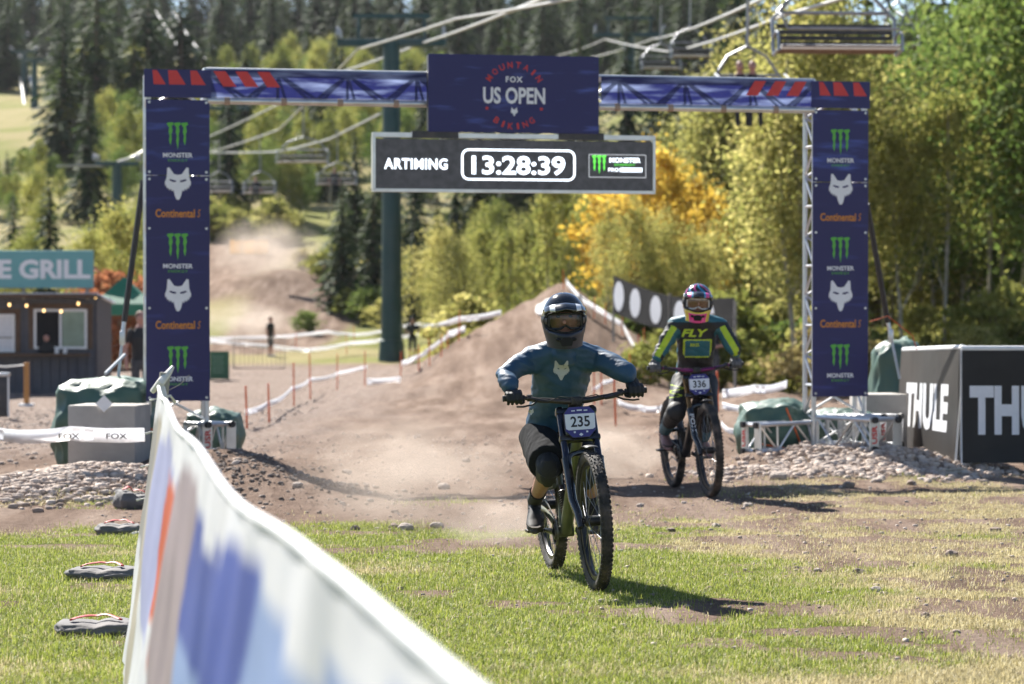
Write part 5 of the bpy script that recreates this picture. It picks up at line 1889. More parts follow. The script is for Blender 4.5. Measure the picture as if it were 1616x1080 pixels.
def build_rider(name_label, J, style):
    o = Vector((J['hip_c'].x, J['hip_c'].y, 0)); o.z = Hs(o.x, o.y)
    root = empty('person', o); tag(root, name_label, 'person', 'race riders')
    X = (J['sho_r'] - J['sho_l']).normalized()          # r = image-right side
    hipc, chest, neck, head = J['hip_c'], J['chest'], J['neck'], J['head']
    waist = hipc.lerp(chest, .42)
    fwd = X.cross(Vector((0, 0, 1))).normalized()
    if fwd.y > 0:
        fwd = -fwd
    # ---- body: one continuous skin
    b = MB()
    limb(b, [hipc, waist, chest, neck - Vector((0, 0, .03))], [(.13, .085), (.115, .08), (.135, .085), (.05, .045)], ref=tuple(X))
    limb(b, [neck - Vector((0, 0, .04)), neck.lerp(head, .6)], [.052, .052], ref=tuple(X))
    b.ball(head + fwd * .012 + Vector((0, 0, .0)), (.076, .095, .112), 20, 14)
    limb(b, [head + fwd * .10 + Vector((0, 0, .005)), head + fwd * .114 - Vector((0, 0, .022))], [.010, .012])
    for s in ('l', 'r'):
        limb(b, [J['sho_' + s], J['elb_' + s], J['wri_' + s]], [.044, .036, .026])
        limb(b, [J['hip_' + s], J['hip_' + s].lerp(J['kne_' + s], .5), J['hip_' + s].lerp(J['kne_' + s], .93)], [.078, .070, .044])
        kn, an = J['kne_' + s], J['ank_' + s]
        limb(b, [kn, kn.lerp(an, .3) - fwd * .012, kn.lerp(an, .6) - fwd * .006, an], [.046, .053, .044, .035] if not style.get('long') else [.040, .042, .036, .030])
        limb(b, [J['sho_' + s], neck - Vector((0, 0, .09))], [.036, .036])
    me = remeshed(b, .008, 5)
    for q in me.vertices:
        q.co -= o
    link('body', me, M_SKIN, root, True, 180)
    for sg in (-1, 1):
        e = MB().ball(head + fwd * .098 + X * (sg * .033) + Vector((0, 0, .012)) - o, (.012, .008, .008), 10, 6).build('eye', M_EYE, root)
    # ---- jersey
    j = MB()
    tw = style.get('torso', 1.0)
    limb(j, [J['hem'], hipc.lerp(waist, .35), waist, waist.lerp(chest, .55), chest, chest.lerp(neck, .55), neck - Vector((0, 0, .022))],
         [(.166 * tw, .135), (.158 * tw, .128), (.150 * tw, .122), (.162 * tw, .128), (.170 * tw, .122), (.138 * tw, .098), (.072, .07)], ref=tuple(X), seg=20)
    limb(j, [neck - Vector((0, 0, .05)), neck + (head - neck) * .12], [.078, .066], ref=tuple(X))
    for s in ('l', 'r'):
        sh, el, wr = J['sho_' + s], J['elb_' + s], J['wri_' + s]
        limb(j, [neck - Vector((0, 0, .022)), neck.lerp(sh, .5) - Vector((0, 0, .012)), sh - Vector((0, 0, .008))], [.058, .062, .068])
        limb(j, [chest.lerp(neck, .35).lerp(sh, .45), sh, sh.lerp(el, .35), sh.lerp(el, .75), el, el.lerp(wr, .35), el.lerp(wr, .75), wr.lerp(el, .04)],
             [(.078, .082), .063, .057, .053, .051, .048, .043, .038])
    me = remeshed(j, .0075, 7)
    wrinkle(me, .013, 11, style['seed'], (X * .3 + Vector((0, 0, 1))))
    wrinkle(me, .006, 30, style['seed'] + 3, (.2, .3, 1), .2)
    bv = BVHTree.FromPolygons([q.co.copy() for q in me.vertices], [tuple(p.vertices) for p in me.polygons])
    idx_ = []
    if style.get('paint'):
        for p in me.polygons:
            idx_.append(style['paint'](p.center, J, X))
        me.polygons.foreach_set('material_index', idx_)
    for q in me.vertices:
        q.co -= o
    je = link('jersey', me, style['jersey'], root, True, 180)
    # cuffs
    for s in ('l', 'r'):
        wr, el = J['wri_' + s], J['elb_' + s]
        MB().sweep([wr.lerp(el, .0), wr.lerp(el, .07)], [.041, .042], seg=14).build('cuff', style['cuff'], je, True, o)

    MB().ring(neck + (head - neck) * .10 + fwd * .004 - o, (head - neck).normalized(), .068, .008, 32, 8).build('collar', style['cuff'], je)

    def decal(geo, c, r, u, m, nm='emblem', cut=.02):
        bm = bmesh.new(); vv = [bm.verts.new((x, y, 0)) for x, y in geo[0]]
        for f in geo[1]:
            try:
                bm.faces.new([vv[i] for i in f])
            except ValueError:
                pass
        bmesh.ops.triangulate(bm, faces=bm.faces[:])
        for _ in range(3):
            lg = [e for e in bm.edges if e.calc_length() > cut]
            if lg:
                bmesh.ops.subdivide_edges(bm, edges=lg, cuts=1)
        bmesh.ops.triangulate(bm, faces=bm.faces[:])
        bm.verts.index_update()
        n = r.cross(u).normalized(); out = []
        for q in bm.verts:
            w = c + r * q.co.x + u * q.co.y
            h = bv.ray_cast(w + n * .4, -n)
            out.append((h[0] if h[0] else w) + n * .0035)
        MB().add(out, [tuple(q.index for q in f.verts) for f in bm.faces]).build(nm, m, je, True, o, 180); bm.free()
    root['_'] = 0
    del root['_']
    # ---- shorts / trousers
    s_ = MB()
    limb(s_, [hipc.lerp(waist, .30), hipc, hipc - Vector((0, 0, .05))], [(.150 * tw, .118), (.166 * tw, .128), (.13, .10)], ref=tuple(X), seg=20)
    le = style.get('leg_end', .86)
    for s in ('l', 'r'):
        h, k, a = J['hip_' + s], J['kne_' + s], J['ank_' + s]
        pts, rad = [h, h.lerp(k, .3), h.lerp(k, .6), h.lerp(k, le)], [.108, .105, .101, .100]
        if style.get('long'):
            pts = [h, h.lerp(k, .3), h.lerp(k, .65), k + fwd * .012, k.lerp(a, .3) - fwd * .012, k.lerp(a, .65), k.lerp(a, .93)]
            rad = [.100, .094, .082, .072, .066, .054, .046]
        s_.sweep(pts, rad, ref=tuple(X), seg=16)
        if style.get('long'):
            s_.ball(k, .074, 14, 10)
    me = remeshed(s_, .0075, 5)
    th_ = (J['kne_l'] - J['hip_l']).normalized()
    wrinkle(me, .008, 9, style['seed'] + 9, th_.cross(X) + X * .4 + th_ * .5)
    wrinkle(me, .005, 24, style['seed'] + 11, th_ * .6 + X + th_.cross(X) * .5, .3)
    if style.get('paint_leg'):
        me.polygons.foreach_set('material_index', [style['paint_leg'](p.center, J) for p in me.polygons])
    for q in me.vertices:
        q.co -= o
    link('trousers' if style.get('long') else 'shorts', me, style['shorts'], root, True, 180)
    for s in ('l', 'r'):
        h, k, a = J['hip_' + s], J['kne_' + s], J['ank_' + s]
        if not style.get('long'):
            m = MB()
            m.sweep([h.lerp(k, .76), k - (k - h).normalized() * .02, k, k.lerp(a, .12), k.lerp(a, .22)], [.070, .068, .068, .064, .058], seg=16, ref=tuple(X))
            pd = m.build('knee_pad', M_PAD, root, True, o, 60)
            c = k.lerp(a, .06) + fwd * .050
            MB().sweep([c + Vector((0, .03, .075)), c + Vector((0, 0, .04)), c, c + Vector((0, .012, -.06)), c + Vector((0, .03, -.085))], [(.030, .018), (.046, .030), (.050, .034), (.042, .026), (.026, .012)], seg=14, ref=tuple(X), rnd=True).build('knee_cup', M_GLOVE, pd, True, o)
            MB().sweep([k.lerp(a, .74), k.lerp(a, .86), a], [.048, .044, .042], seg=14, ref=tuple(X)).build('sock', M_SOCK, root, True, o)
        heel, toe = J['heel_' + s], J['toe_' + s]
        shoe(root, heel, toe, (a - heel).normalized(), style['shoe'], o)
    # ---- gloves
    for s, sg in (('l', -1), ('r', 1)):
        g = J['grip_' + s]; ax = J['barax'] * sg
        m = MB(); upv = Vector((0, 0, 1)) - ax * ax.z; upv.normalize(); f2 = (fwd - ax * fwd.dot(ax)).normalized()
        hand_chain(m, g, ax, f2, upv, J['wri_' + s])
        me = remeshed(m, .0045, 3)
        for q in me.vertices:
            q.co -= o
        link('glove', me, style['glove'], root, True, 180)
        MB().sweep([J['wri_' + s].lerp(g, .12), J['wri_' + s].lerp(J['elb_' + s], .04)], [.036, .037], seg=12).build('glove_cuff', style['glove'], root, True, o)
    # ---- helmet
    hp, surf = helmet(root, head - o, style['head_rot'], style['scheme'])
    goggles(hp, surf, style['lens'], style['gframe'], style['gstrap'])
    return root, decal, X, fwd


def bar_points(M, bar_lift=0.0):
    ax = Vector((1.28, 0, .37)) - FWF * .05
    c = ax + UPF * .70 + FWF * .05
    pr, pl_ = M @ (c + Vector((-.0235, -.335, .033))), M @ (c + Vector((-.0235, .335, .033)))
    return pr, pl_


def pedals(M, bb, ca):
    BB = Vector((.43, 0, bb)); cv = Vector((math.cos(ca), 0, math.sin(ca))) * .168
    return M @ (BB + cv + Vector((0, -.145, 0))), M @ (BB - cv + Vector((0, .145, 0)))


# ---------------- front rider
gl_, gr_ = bar_points(B1M)
pL, pR = pedals(B1M, .25, R(180))
J = dict(hip_c=P(872, 676, 15.93), hem=P(874, 684, 15.92), chest=P(888, 578, 15.66), neck=P(890, 543, 15.54), head=P(890, 503, 15.40),
         sho_l=P(838, 567, 15.60), sho_r=P(941, 564, 15.60), elb_l=P(797, 593, 15.44), elb_r=P(986, 587, 15.44),
         hip_l=P(850, 690, 15.90), hip_r=P(898, 690, 15.90), kne_l=P(866, 738, 15.48), kne_r=P(926, 742, 15.48))
J['grip_l'], J['grip_r'] = gl_, gr_
J['barax'] = (gr_ - gl_).normalized()
for s in ('l', 'r'):
    J['wri_' + s] = J['grip_' + s] + (J['elb_' + s] - J['grip_' + s]).normalized() * .075 + Vector((0, 0, .022))


def feet(J, s, ped, fwd, pitch, lift=.012, out=0.0):
    f = (fwd * math.cos(pitch) + Vector((out, 0, -math.sin(pitch)))).normalized()
    u = (Vector((0, 0, 1)) - f * f.z).normalized()
    ball = ped + Vector((0, 0, .008)) + u * .006
    J['heel_' + s] = ball - f * .17; J['toe_' + s] = ball + f * .10
    J['ank_' + s] = J['heel_' + s] + f * .045 + u * .115


fw1 = Vector((.165, -.986, 0))
feet(J, 'l', pL, fw1, R(20), out=-.15)
feet(J, 'r', pR, fw1, R(24), out=.05)
hr1 = Matrix.Rotation(R(3), 3, 'Z') @ Matrix.Rotation(R(7), 3, 'X') @ Matrix.Rotation(R(-2), 3, 'Y')
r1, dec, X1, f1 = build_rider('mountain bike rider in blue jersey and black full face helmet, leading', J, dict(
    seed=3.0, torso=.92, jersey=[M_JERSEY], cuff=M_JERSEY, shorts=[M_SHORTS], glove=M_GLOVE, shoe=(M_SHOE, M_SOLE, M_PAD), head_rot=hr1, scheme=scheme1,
    lens=lens_mat('lens_clear', (.03, .026, .018, 1), .42), gframe=M_GFRAME, gstrap=M_GFRAME))
fx_ = MB(); fox(fx_, (0, 0, 0), (1, 0, 0), (0, 1, 0), 1.0)
up1 = Vector((0, .25, 1)).normalized()
Xf = Vector((1, 0, 0))
dec(([(q.x * .088, q.y * .088) for q in fx_.v], [tuple(f) for f in fx_.f]), P(886, 585, 15.5), Xf, Vector((0, 0, 1)), M_LOGO_GREY)
dec(([(q.x * .030, q.y * .030) for q in fx_.v], [tuple(f) for f in fx_.f]), P(838, 650, 15.8), Xf, Vector((0, 0, 1)), M_LOGO_GREY)
# eye slits of the emblem
for sg in (-1, 1):
    q = [(sg * x * .088, y * .088) for x, y in FOX_EYE]
    dec((q, [tuple(range(5))] if sg < 0 else [tuple(range(4, -1, -1))]), P(886, 585, 15.5) + Vector((0, -.004, 0)), Xf, Vector((0, 0, 1)), M_JERSEY, 'emblem_eye')

# ---------------- rear rider
gl_, gr_ = bar_points(B2M)
pL, pR = pedals(B2M, .30, R(170))
J2 = dict(hip_c=P(1096, 598, 23.05), hem=P(1096, 600, 23.05), chest=P(1100, 525, 22.82), neck=P(1101, 501, 22.74), head=P(1101, 476, 22.62),
          sho_l=P(1066, 514, 22.80), sho_r=P(1136, 514, 22.80), elb_l=P(1044, 552, 22.75), elb_r=P(1158, 551, 22.75),
          hip_l=P(1080, 602, 23.0), hip_r=P(1113, 602, 23.0), kne_l=P(1067, 650, 22.72), kne_r=P(1118, 652, 22.72))
J2['grip_l'], J2['grip_r'] = gl_, gr_
J2['barax'] = (gr_ - gl_).normalized()
for s in ('l', 'r'):
    J2['wri_' + s] = J2['grip_' + s] + (J2['elb_' + s] - J2['grip_' + s]).normalized() * .075 + Vector((0, 0, .02))
pL = pL + Vector((.035, 0, 0))
feet(J2, 'l', pL, Vector((.17, -.985, 0)), R(14), out=.0)
feet(J2, 'r', pR, Vector((.17, -.985, 0)), R(10), out=.05)


def paint2(c, J, X):
    ch, nk = J['chest'], J['neck']
    for s in ('l', 'r'):
        sh, el, wr = J['sho_' + s], J['elb_' + s], J['wri_' + s]
        for a, b, q in ((sh, el, 0), (el, wr, 1)):
            ab = b - a; t = (c - a).dot(ab) / ab.length_squared
            d = (c - (a + ab * max(0, min(1, t)))).length
            if (q == 1 or t > .12) and t < 1.2 and d < .082 and abs((c - J['hip_c']).dot(X)) > .13:
                off = (c - (a + ab * t))
                if off.y < -.025 and abs(off.dot(X)) < .022:
                    return 2                            # neon stripe down the sleeve
                inner = off.dot(X) * (-1 if s == 'l' else 1)
                if q == 0 and inner < .02:
                    return 0
                return 1
    if c.z > ch.z + .085:
        return 0
    x = (c - ch).dot(X)
    z = c.z - ch.z
    if c.y < ch.y and abs(x) < .115 and -.20 < z < -.055:
        if -.19 < z < -.065 and abs(x) < .10:
            return 0
        return 2
    if abs(x) > .15 and z < -.12:
        return 0
    return 1


def paint2_leg(c, J):
    for s in ('l', 'r'):
        k, a = J['kne_' + s], J['ank_' + s]
        ab = a - k; t = (c - k).dot(ab) / ab.length_squared
        if t > .5 and (c - (k + ab * min(1, t))).length < .12:
            return 1
    h = J['hip_l']
    k = J['kne_l']
    u = (c.z - k.z) / (h.z - k.z); w = c.x - (k.x + (h.x - k.x) * u)
    if c.y < h.y and ((.45 < u < .9 and abs(w + .055 - .05 * math.sin(u * 26)) < .012) or (.5 < u < .95 and abs(w - .05) < .010)):
        return 2
    return 0


M_RSHOE = mat('shoe_red_white', (.30, .16, .15, 1), .6, var=.35, scale=14, dirt=.3)
M_GLOVE_W = mat('glove_grey', (.10, .10, .11, 1), .7, var=.5, scale=40)
hr2 = Matrix.Rotation(R(-2), 3, 'Z') @ Matrix.Rotation(R(10), 3, 'X') @ Matrix.Rotation(R(2), 3, 'Y')
r2, dec2, X2, f2_ = build_rider('mountain bike rider in teal and black jersey with neon sleeve stripes, following', J2, dict(
    seed=8.0, torso=.92, jersey=[M_TEAL, M_JBLK, M_NEON], cuff=M_NEON, shorts=[M_JBLK, M_TEAL, M_NEON], long=True, glove=M_GLOVE_W, shoe=(M_RSHOE, M_SOLE, M_LOGO_W),
    head_rot=hr2, scheme=scheme2, lens=lens_mat('lens_amber', (.16, .09, .05, 1), .6), gframe=M_GWHITE, gstrap=M_JBLK, paint=paint2, paint_leg=paint2_leg))
dec2(text_fit('FLY', .215, .062, bold=.035, shear=.25), P(1098, 526, 22.6), Xf, Vector((0, 0, 1)), M_NEON, 'lettering', .03)
dec2(text_fit('BIKES', .07, .026, bold=.02), P(1098, 545, 22.6), Xf, Vector((0, 0, 1)), M_NEON, 'lettering', .03)


# ================================================================== course tape and stakes
M_STAKE = mat('orange_stake', (.72, .12, .03, 1), .5, var=.1)
M_TAPE = mat('white_tape', (.88, .88, .9, 1), .5, var=.06, trans=.62)
stakes = [(390, 611, 677), (425, 607, 667), (464, 574, 641), (490, 560, 631), (532, 560, 616), (576, 555, 607), (632, 559, 597), (661, 549, 587), (678, 539, 579),
          (696, 530, 564), (707, 527, 552), (724, 492, 540), (559, 515, 548), (467, 527, 552), (547, 527, 560), (890, 428, 457), (937, 473, 506), (955, 480, 512), (982, 493, 533),
          (1016, 513, 600), (1007, 533, 585), (1027, 563, 607), (938, 587, 640), (949, 587, 640), (972, 593, 674), (995, 560, 612), (1237, 585, 612), (1133, 598, 650)]
for k, (px, yt, yb) in enumerate(stakes):
    b = G(px, yb, 160)
    h = max(.45, min(1.1, (yb - yt) * b.y / FPX))
    t = b + Vector((rt.uniform(-.03, .03), 0, h))
    root = empty('course_stake', b)
    side = 'left' if px < 760 else 'right'
    tag(root, 'thin orange course stake marking the %s edge of the track' % side, 'stake', 'orange stakes on the %s of the track' % side)
    MB().sweep([b - Vector((0, 0, .08)), t], [.016, .013], seg=7).build('rod', M_STAKE, root, True, b)
    MB().ball(t, (.015, .015, .018), 8, 5).build('cap', M_STAKE, root, True, b)


def tape(pts, label, w=.04, name='course_tape'):
    q = []
    for (px, py, dy) in pts:
        g = G(px, py + dy, 170)
        q.append(P(px, py, g.y))
    out = []
    for i in range(len(q) - 1):
        for k in range(6):
            t = k / 6
            m = q[i].lerp(q[i + 1], t)
            m.z -= .10 * (q[i + 1] - q[i]).length ** .5 * t * (1 - t) * .6
            out.append(m)
    out.append(q[-1])
    vs, fs = [], []
    for i, p in enumerate(out):
        tw = .35 * math.sin(i * .9)
        u = Vector((0, math.sin(tw), math.cos(tw))) * w * 1.5
        vs += [p - u, p + u, p + u + Vector((0, .004, 0)), p - u + Vector((0, .004, 0))]
    for i in range(len(out) - 1):
        a = i * 4
        fs += [(a, a + 4, a + 5, a + 1), (a + 2, a + 6, a + 7, a + 3), (a + 1, a + 5, a + 6, a + 2), (a, a + 3, a + 7, a + 4)]
    o = MB().add(vs, fs).build(name, M_TAPE, None, True, None, 180)
    tag(o, label, 'tape')
    return o


tape([(330, 534, 16), (437, 532, 18), (517, 524, 22), (559, 529, 18), (604, 523, 20)], 'upper white tape line left of the lift tower', .05)
tape([(636, 515, 28), (661, 512, 28), (724, 504, 34), (791, 494, 30)], 'white tape line climbing right from the lift tower to the jump', .05)
tape([(330, 539, 16), (357, 540, 16), (430, 547, 14), (487, 553, 14), (554, 542, 18), (604, 537, 22)], 'lower white tape line left of the lift tower', .055)
tape([(634, 532, 26), (681, 524, 26), (734, 519, 22)], 'short white tape right of the lift tower', .055)
tape([(734, 517, 20), (704, 532, 18), (677, 552, 20), (654, 566, 22), (634, 574, 22)], 'white tape curving along the left edge of the track', .045)
tape([(579, 579, 24), (534, 589, 26), (490, 599, 30), (460, 614, 27), (424, 637, 28), (387, 651, 26)], 'white tape along the nearest left stakes', .03)
tape([(579, 602, 8), (632, 599, 8)], 'white tape lying low between two left stakes', .05)
tape([(893, 443, 14), (915, 470, 20), (950, 492, 20), (982, 512, 20), (1010, 560, 24), (1027, 580, 24)], 'white tape running down the right side of the dirt jump', .05)
tape([(935, 615, 22), (952, 604, 26), (971, 599, 34)], 'short white tape beside the front rider elbow', .028)
tape([(975, 634, 16), (1010, 644, 14), (1040, 646, 14), (1056, 637, 18)], 'white tape between the two riders', .032)
tape([(1140, 622, 30), (1190, 614, 30), (1242, 606, 28)], 'broad white tape right of the rear rider', .036)
tape([(1140, 640, 12), (1180, 647, 10), (1210, 645, 10)], 'second white tape low behind the rear rider', .028)
tape([(1138, 668, 22), (1150, 680, 18), (1206, 686, 16)], 'white tape end tied to the sagging green tarp', .022)
lt_ = tape([(-10, 684, 60), (110, 684, 62), (228, 686, 62)], 'white printed tape stretched across the left yard', .04)
for k, px in enumerate((40, 110, 185)):
    g = G(px, 746, 60)
    m = MB(); flat(m, text_fit('FOX', .17, .045, bold=.02), P(px, 684.5, g.y) + Vector((0, -.03, -.02))); m.build('lettering', M_PRINT_DK, lt_, False)

# padded white marker at the jump, black oval banner behind the riders
c = G(858, 502, 120); c = Vector((c.x, c.y, c.z))
sgn_ = empty('marker_board', c); sgn_.rotation_euler = (R(-52), 0, R(-25)); tag(sgn_, 'white cut out marker board leaning on the dirt jump', 'board')
MB().prism([(-.26, .12), (-.18, .02), (-.05, .0), (.22, -.02), (.25, .55), (.1, .62), (-.12, .60), (-.20, .42), (-.30, .34)], (0, -.05, .02), (1, 0, 0), (0, 0, 1), .05).build('panel', M_TUBE, sgn_, False)
MB().sweep([(.0, .02, .5), (.02, .3, -.02)], .015, seg=6).build('prop', M_POST, sgn_)

bnA, bnB = P(968, 487, 66), P(1160, 514, 57)
bn = empty('oval_banner', Vector((bnA.x, bnA.y, Hs(bnA.x, bnA.y)))); tag(bn, 'dark banner with pale ovals strung between trees behind the rear rider', 'banner')
vs, fs = [], []
for i in range(41):
    t = i / 40; q = bnA.lerp(bnB, t); hgt = .62 + .26 * (1 - t)
    sag = .22 * math.sin(math.pi * t)
    for j in range(7):
        vs.append(q + Vector((0, .05 * mnoise.noise(Vector((t * 9, j * .4, 2))), -.05 - sag + hgt * (j / 6 - .2) + .12)))
fs = [(i * 7 + j, (i + 1) * 7 + j, (i + 1) * 7 + j + 1, i * 7 + j + 1) for i in range(40) for j in range(6)]
MB().add(vs, fs).build('sheet', mat('charcoal_mesh', (.016, .016, .018, 1), .9, var=.3, spec=.08), bn, True, bn.location, 180)
bvb = BVHTree.FromPolygons([Vector(q) for q in vs], fs)
for t in (.05, .20, .38, .58, .80):
    q = bnA.lerp(bnB, t); hgt = .62 + .26 * (1 - t); zc = q.z - .05 - .22 * math.sin(math.pi * t) + hgt * .3 + .12
    pts = []
    for k in range(16):
        a = 2 * math.pi * k / 16
        w = Vector((q.x + .10 * math.cos(a), 0, zc + hgt * .40 * math.sin(a)))
        h = bvb.ray_cast(w + Vector((0, 30, 0)), Vector((0, 1, 0)))
        pts.append((h[0] if h[0] else Vector((w.x, q.y, w.z))) + Vector((0, -.03, 0)))
    MB().add(pts, [tuple(range(16))])  .build('oval', M_LOGO_GREY, bn, False, bn.location)
for q in (bnA, bnA.lerp(bnB, .5), bnB):
    MB().sweep([Vector((q.x, q.y + .04, Hs(q.x, q.y) - .1)), q + Vector((0, .04, .5))], .03, seg=7).build('post', M_POST, bn, True, bn.location)

# trail box sign, notice board
c = G(1187, 594, 90)
bx = empty('trail_box', c); tag(bx, 'yellow box with a brown top standing behind the rear rider', 'box')
sc_ = c.y / FPX
MB().box((0, 0, 14 * sc_), (16 * sc_, 14 * sc_, 28 * sc_), bev=.02).build('body', mat('box_yellow', (.50, .33, .05, 1), .6), bx)
MB().box((0, 0, 36 * sc_), (17 * sc_, 15 * sc_, 15 * sc_), bev=.02).build('top', mat('box_brown', (.14, .055, .045, 1), .6), bx)
for k in (3, -3):
    MB().box((0, -7.7 * sc_, (36 + k) * sc_), (10 * sc_, .004, 2 * sc_)).build('lettering', M_LOGO_GREY, bx, False)
MB().box((-13 * sc_, 0, 24 * sc_), (6 * sc_, 6 * sc_, 48 * sc_), bev=.01).build('post', M_POST, bx)
c = G(346, 590, 80); sc_ = c.y / FPX
nb_ = empty('notice_board', c); tag(nb_, 'dark green notice board right of the left gantry column', 'board')
MB().box((0, 0, 24 * sc_), (30 * sc_, .05, 44 * sc_)).build('panel', mat('board_green', S(40, 92, 66), .6, var=.12, scale=5), nb_, False)
m = MB()
for k in range(6):
    m.box((-2 * sc_, -.03, (38 - 5 * k) * sc_), ((20 - 3 * (k % 2)) * sc_, .004, 1.1 * sc_))
lo_ = m.build('lettering', mat('faded_print', (.22, .34, .27, 1), .6), nb_, False); lo_['kind'] = 'stuff'
for s in (-1, 1):
    MB().sweep([(s * 14 * sc_, .04, -.05), (s * 14 * sc_, .04, 46 * sc_)], .03, seg=7).build('post', M_POST, nb_)

# crowd barrier
cb0, cb1 = G(368, 588, 110), G(455, 586, 110)
cb1.y = cb0.y; cb1.z = Hs(cb1.x, cb1.y)
cb = empty('crowd_barrier', cb0); tag(cb, 'thin metal crowd barrier on the dirt below the left spectator', 'barrier')
L_ = (cb1 - cb0).length
m = MB().sweep([(0, 0, .1), (0, 0, 1.05), (L_, 0, 1.05), (L_, 0, .1), (0, 0, .1)], .022, seg=6); m.build('frame', M_POST, cb)
for k in range(int(L_ / .14)):
    x = .14 * (k + .5)
    MB().bar((x, 0, .1), (x, 0, 1.05), .008, 5).build('upright', M_POST, cb)
# orange mesh fence far up the slope
fa, fb = G(362, 402, 220), G(424, 402, 220)
m_ = empty('mesh_fence', fa); tag(m_, 'orange mesh safety fence on the slope beside the dust', 'fence')
L_ = 62 * fa.y / FPX
vs = [(L_ * i / 12, .1 * math.sin(i), z * (1.0 + .06 * math.sin(i * 2))) for i in range(13) for z in (.05, .85)]
MB().add(vs, [(2 * i, 2 * i + 2, 2 * i + 3, 2 * i + 1) for i in range(12)]).build('netting', mat('orange_net', (.50, .26, .06, 1), .7, trans=.3), m_, True, None, 180)
for i in (0, 4, 8, 12):
    MB().bar((L_ * i / 12, .1 * math.sin(i), -.1), (L_ * i / 12, .1 * math.sin(i), 1.1), .03, 6).build('post', M_POST, m_)

# ================================================================== spectators
M_DKSHIRT = mat('shirt_black', (.02, .02, .022, 1), .8)
M_DKSHORT = mat('shorts_dark', (.05, .052, .06, 1), .8)
M_WSHOE = mat('trainers_pale', (.45, .45, .48, 1), .6)
M_HAIR = mat('hair_brown', (.12, .06, .03, 1), .7)


def spectator(c, h, label, face=0.0, top=None, leg=None, hat=None, arms='side', sit=False):
    root = empty('person', c, (0, 0, face)); tag(root, label, 'person')
    k = h / 1.75
    b = MB()
    V = lambda x, y, z: Vector((x * k, y * k, z * k))
    b.sweep([V(0, 0, .90), V(0, 0, 1.08), V(0, -.01, 1.30), V(0, 0, 1.45)], [(.155 * k, .11 * k), (.15 * k, .105 * k), (.19 * k, .12 * k), (.10 * k, .08 * k)], seg=14, rnd=True)
    b.sweep([V(0, 0, 1.42), V(0, -.01, 1.54)], .055 * k, seg=10, rnd=True)
    b.ball(V(0, -.015, 1.63), (.075 * k, .095 * k, .115 * k), 14, 10)
    b.sweep([V(0, -.105, 1.64), V(0, -.125, 1.605)], .013 * k, seg=8, rnd=True)
    for s in (-1, 1):
        hand = V(s * .10, -.24, 1.10) if arms == 'front' else V(s * .27, -.05, .83)
        el = V(s * .27, .02, 1.14)
        b.sweep([V(s * .185, 0, 1.40), el, hand], [.056 * k, .044 * k, .032 * k], seg=10, rnd=True)
        for f in range(4):
            o_ = hand + V(s * 0, (f - 1.5) * .018, 0)
            b.sweep([o_, o_ + V(-s * .01, -.01, -.07)], [.012 * k, .008 * k], seg=6, rnd=True)
        if sit:
            b.sweep([V(s * .09, 0, .88), V(s * .10, -.42, .86), V(s * .10, -.46, .44)], [.085 * k, .062 * k, .042 * k], seg=10, rnd=True)
        else:
            b.sweep([V(s * .09, 0, .90), V(s * .10, -.015, .50), V(s * .105, .01, .08)], [.088 * k, .062 * k, .042 * k], seg=10, rnd=True)
    me = remeshed(b, .014, 3)
    idx_ = []
    for p in me.polygons:
        z = p.center.z / k; x = abs(p.center.x) / k; y = p.center.y / k
        arm = x > .17 and z < 1.42 and y > -.5
        if z > 1.47 or (arm and z < 1.22 and x > .2) or (arms == 'front' and y < -.13 and 1.0 < z < 1.2):
            idx_.append(0)
        elif z > .93:
            idx_.append(1)
        elif z > .48 or (sit and y < -.1 and z > .6):
            idx_.append(2)
        else:
            idx_.append(3 if sit else 0)
    me.polygons.foreach_set('material_index', idx_)
    link('body', me, [M_SKIN, top or M_DKSHIRT, leg or M_DKSHORT, leg or M_DKSHORT], root, True, 180)
    if hat:
        m = MB().ball(V(0, .0, 1.68), (.086 * k, .105 * k, .085 * k), 14, 8)
        m.build('cap' if hat != M_HAIR else 'hair', hat, root)
        if hat != M_HAIR:
            MB().box(V(0, -.135, 1.675), (.13 * k, .09 * k, .012 * k), bev=.004).build('cap_brim', hat, root)
    else:
        MB().ball(V(0, .015, 1.665), (.082 * k, .098 * k, .092 * k), 14, 8).build('hair', M_HAIR, root)
    if not sit:
        for s in (-1, 1):
            m = MB().sweep([V(s * .105, .05, .045), V(s * .11, -.06, .045), V(s * .115, -.19, .03)], [(.042 * k, .045 * k), (.045 * k, .045 * k), (.035 * k, .025 * k)], seg=10, rnd=True)
            m.build('shoe', M_WSHOE, root)
    return root


c = G(651, 562, 150); c = on_ground(651, 114); spectator(c, 1.76, 'spectator in dark cap and black shirt beside the green lift tower', R(5), hat=M_DKSHIRT, arms='front')
c = on_ground(427, 122); spectator(c, 1.72, 'spectator in black shirt behind the tape left of the lift tower', R(60), hat=None)
c = on_ground(1122, 55); spectator(c, 1.74, 'spectator in dark clothes half hidden behind the rear rider', R(-20), hat=None, arms='front')
c = on_ground(222, 46); spectator(c, 1.70, 'person in black shirt half hidden behind the left gantry column', R(30), hat=None)

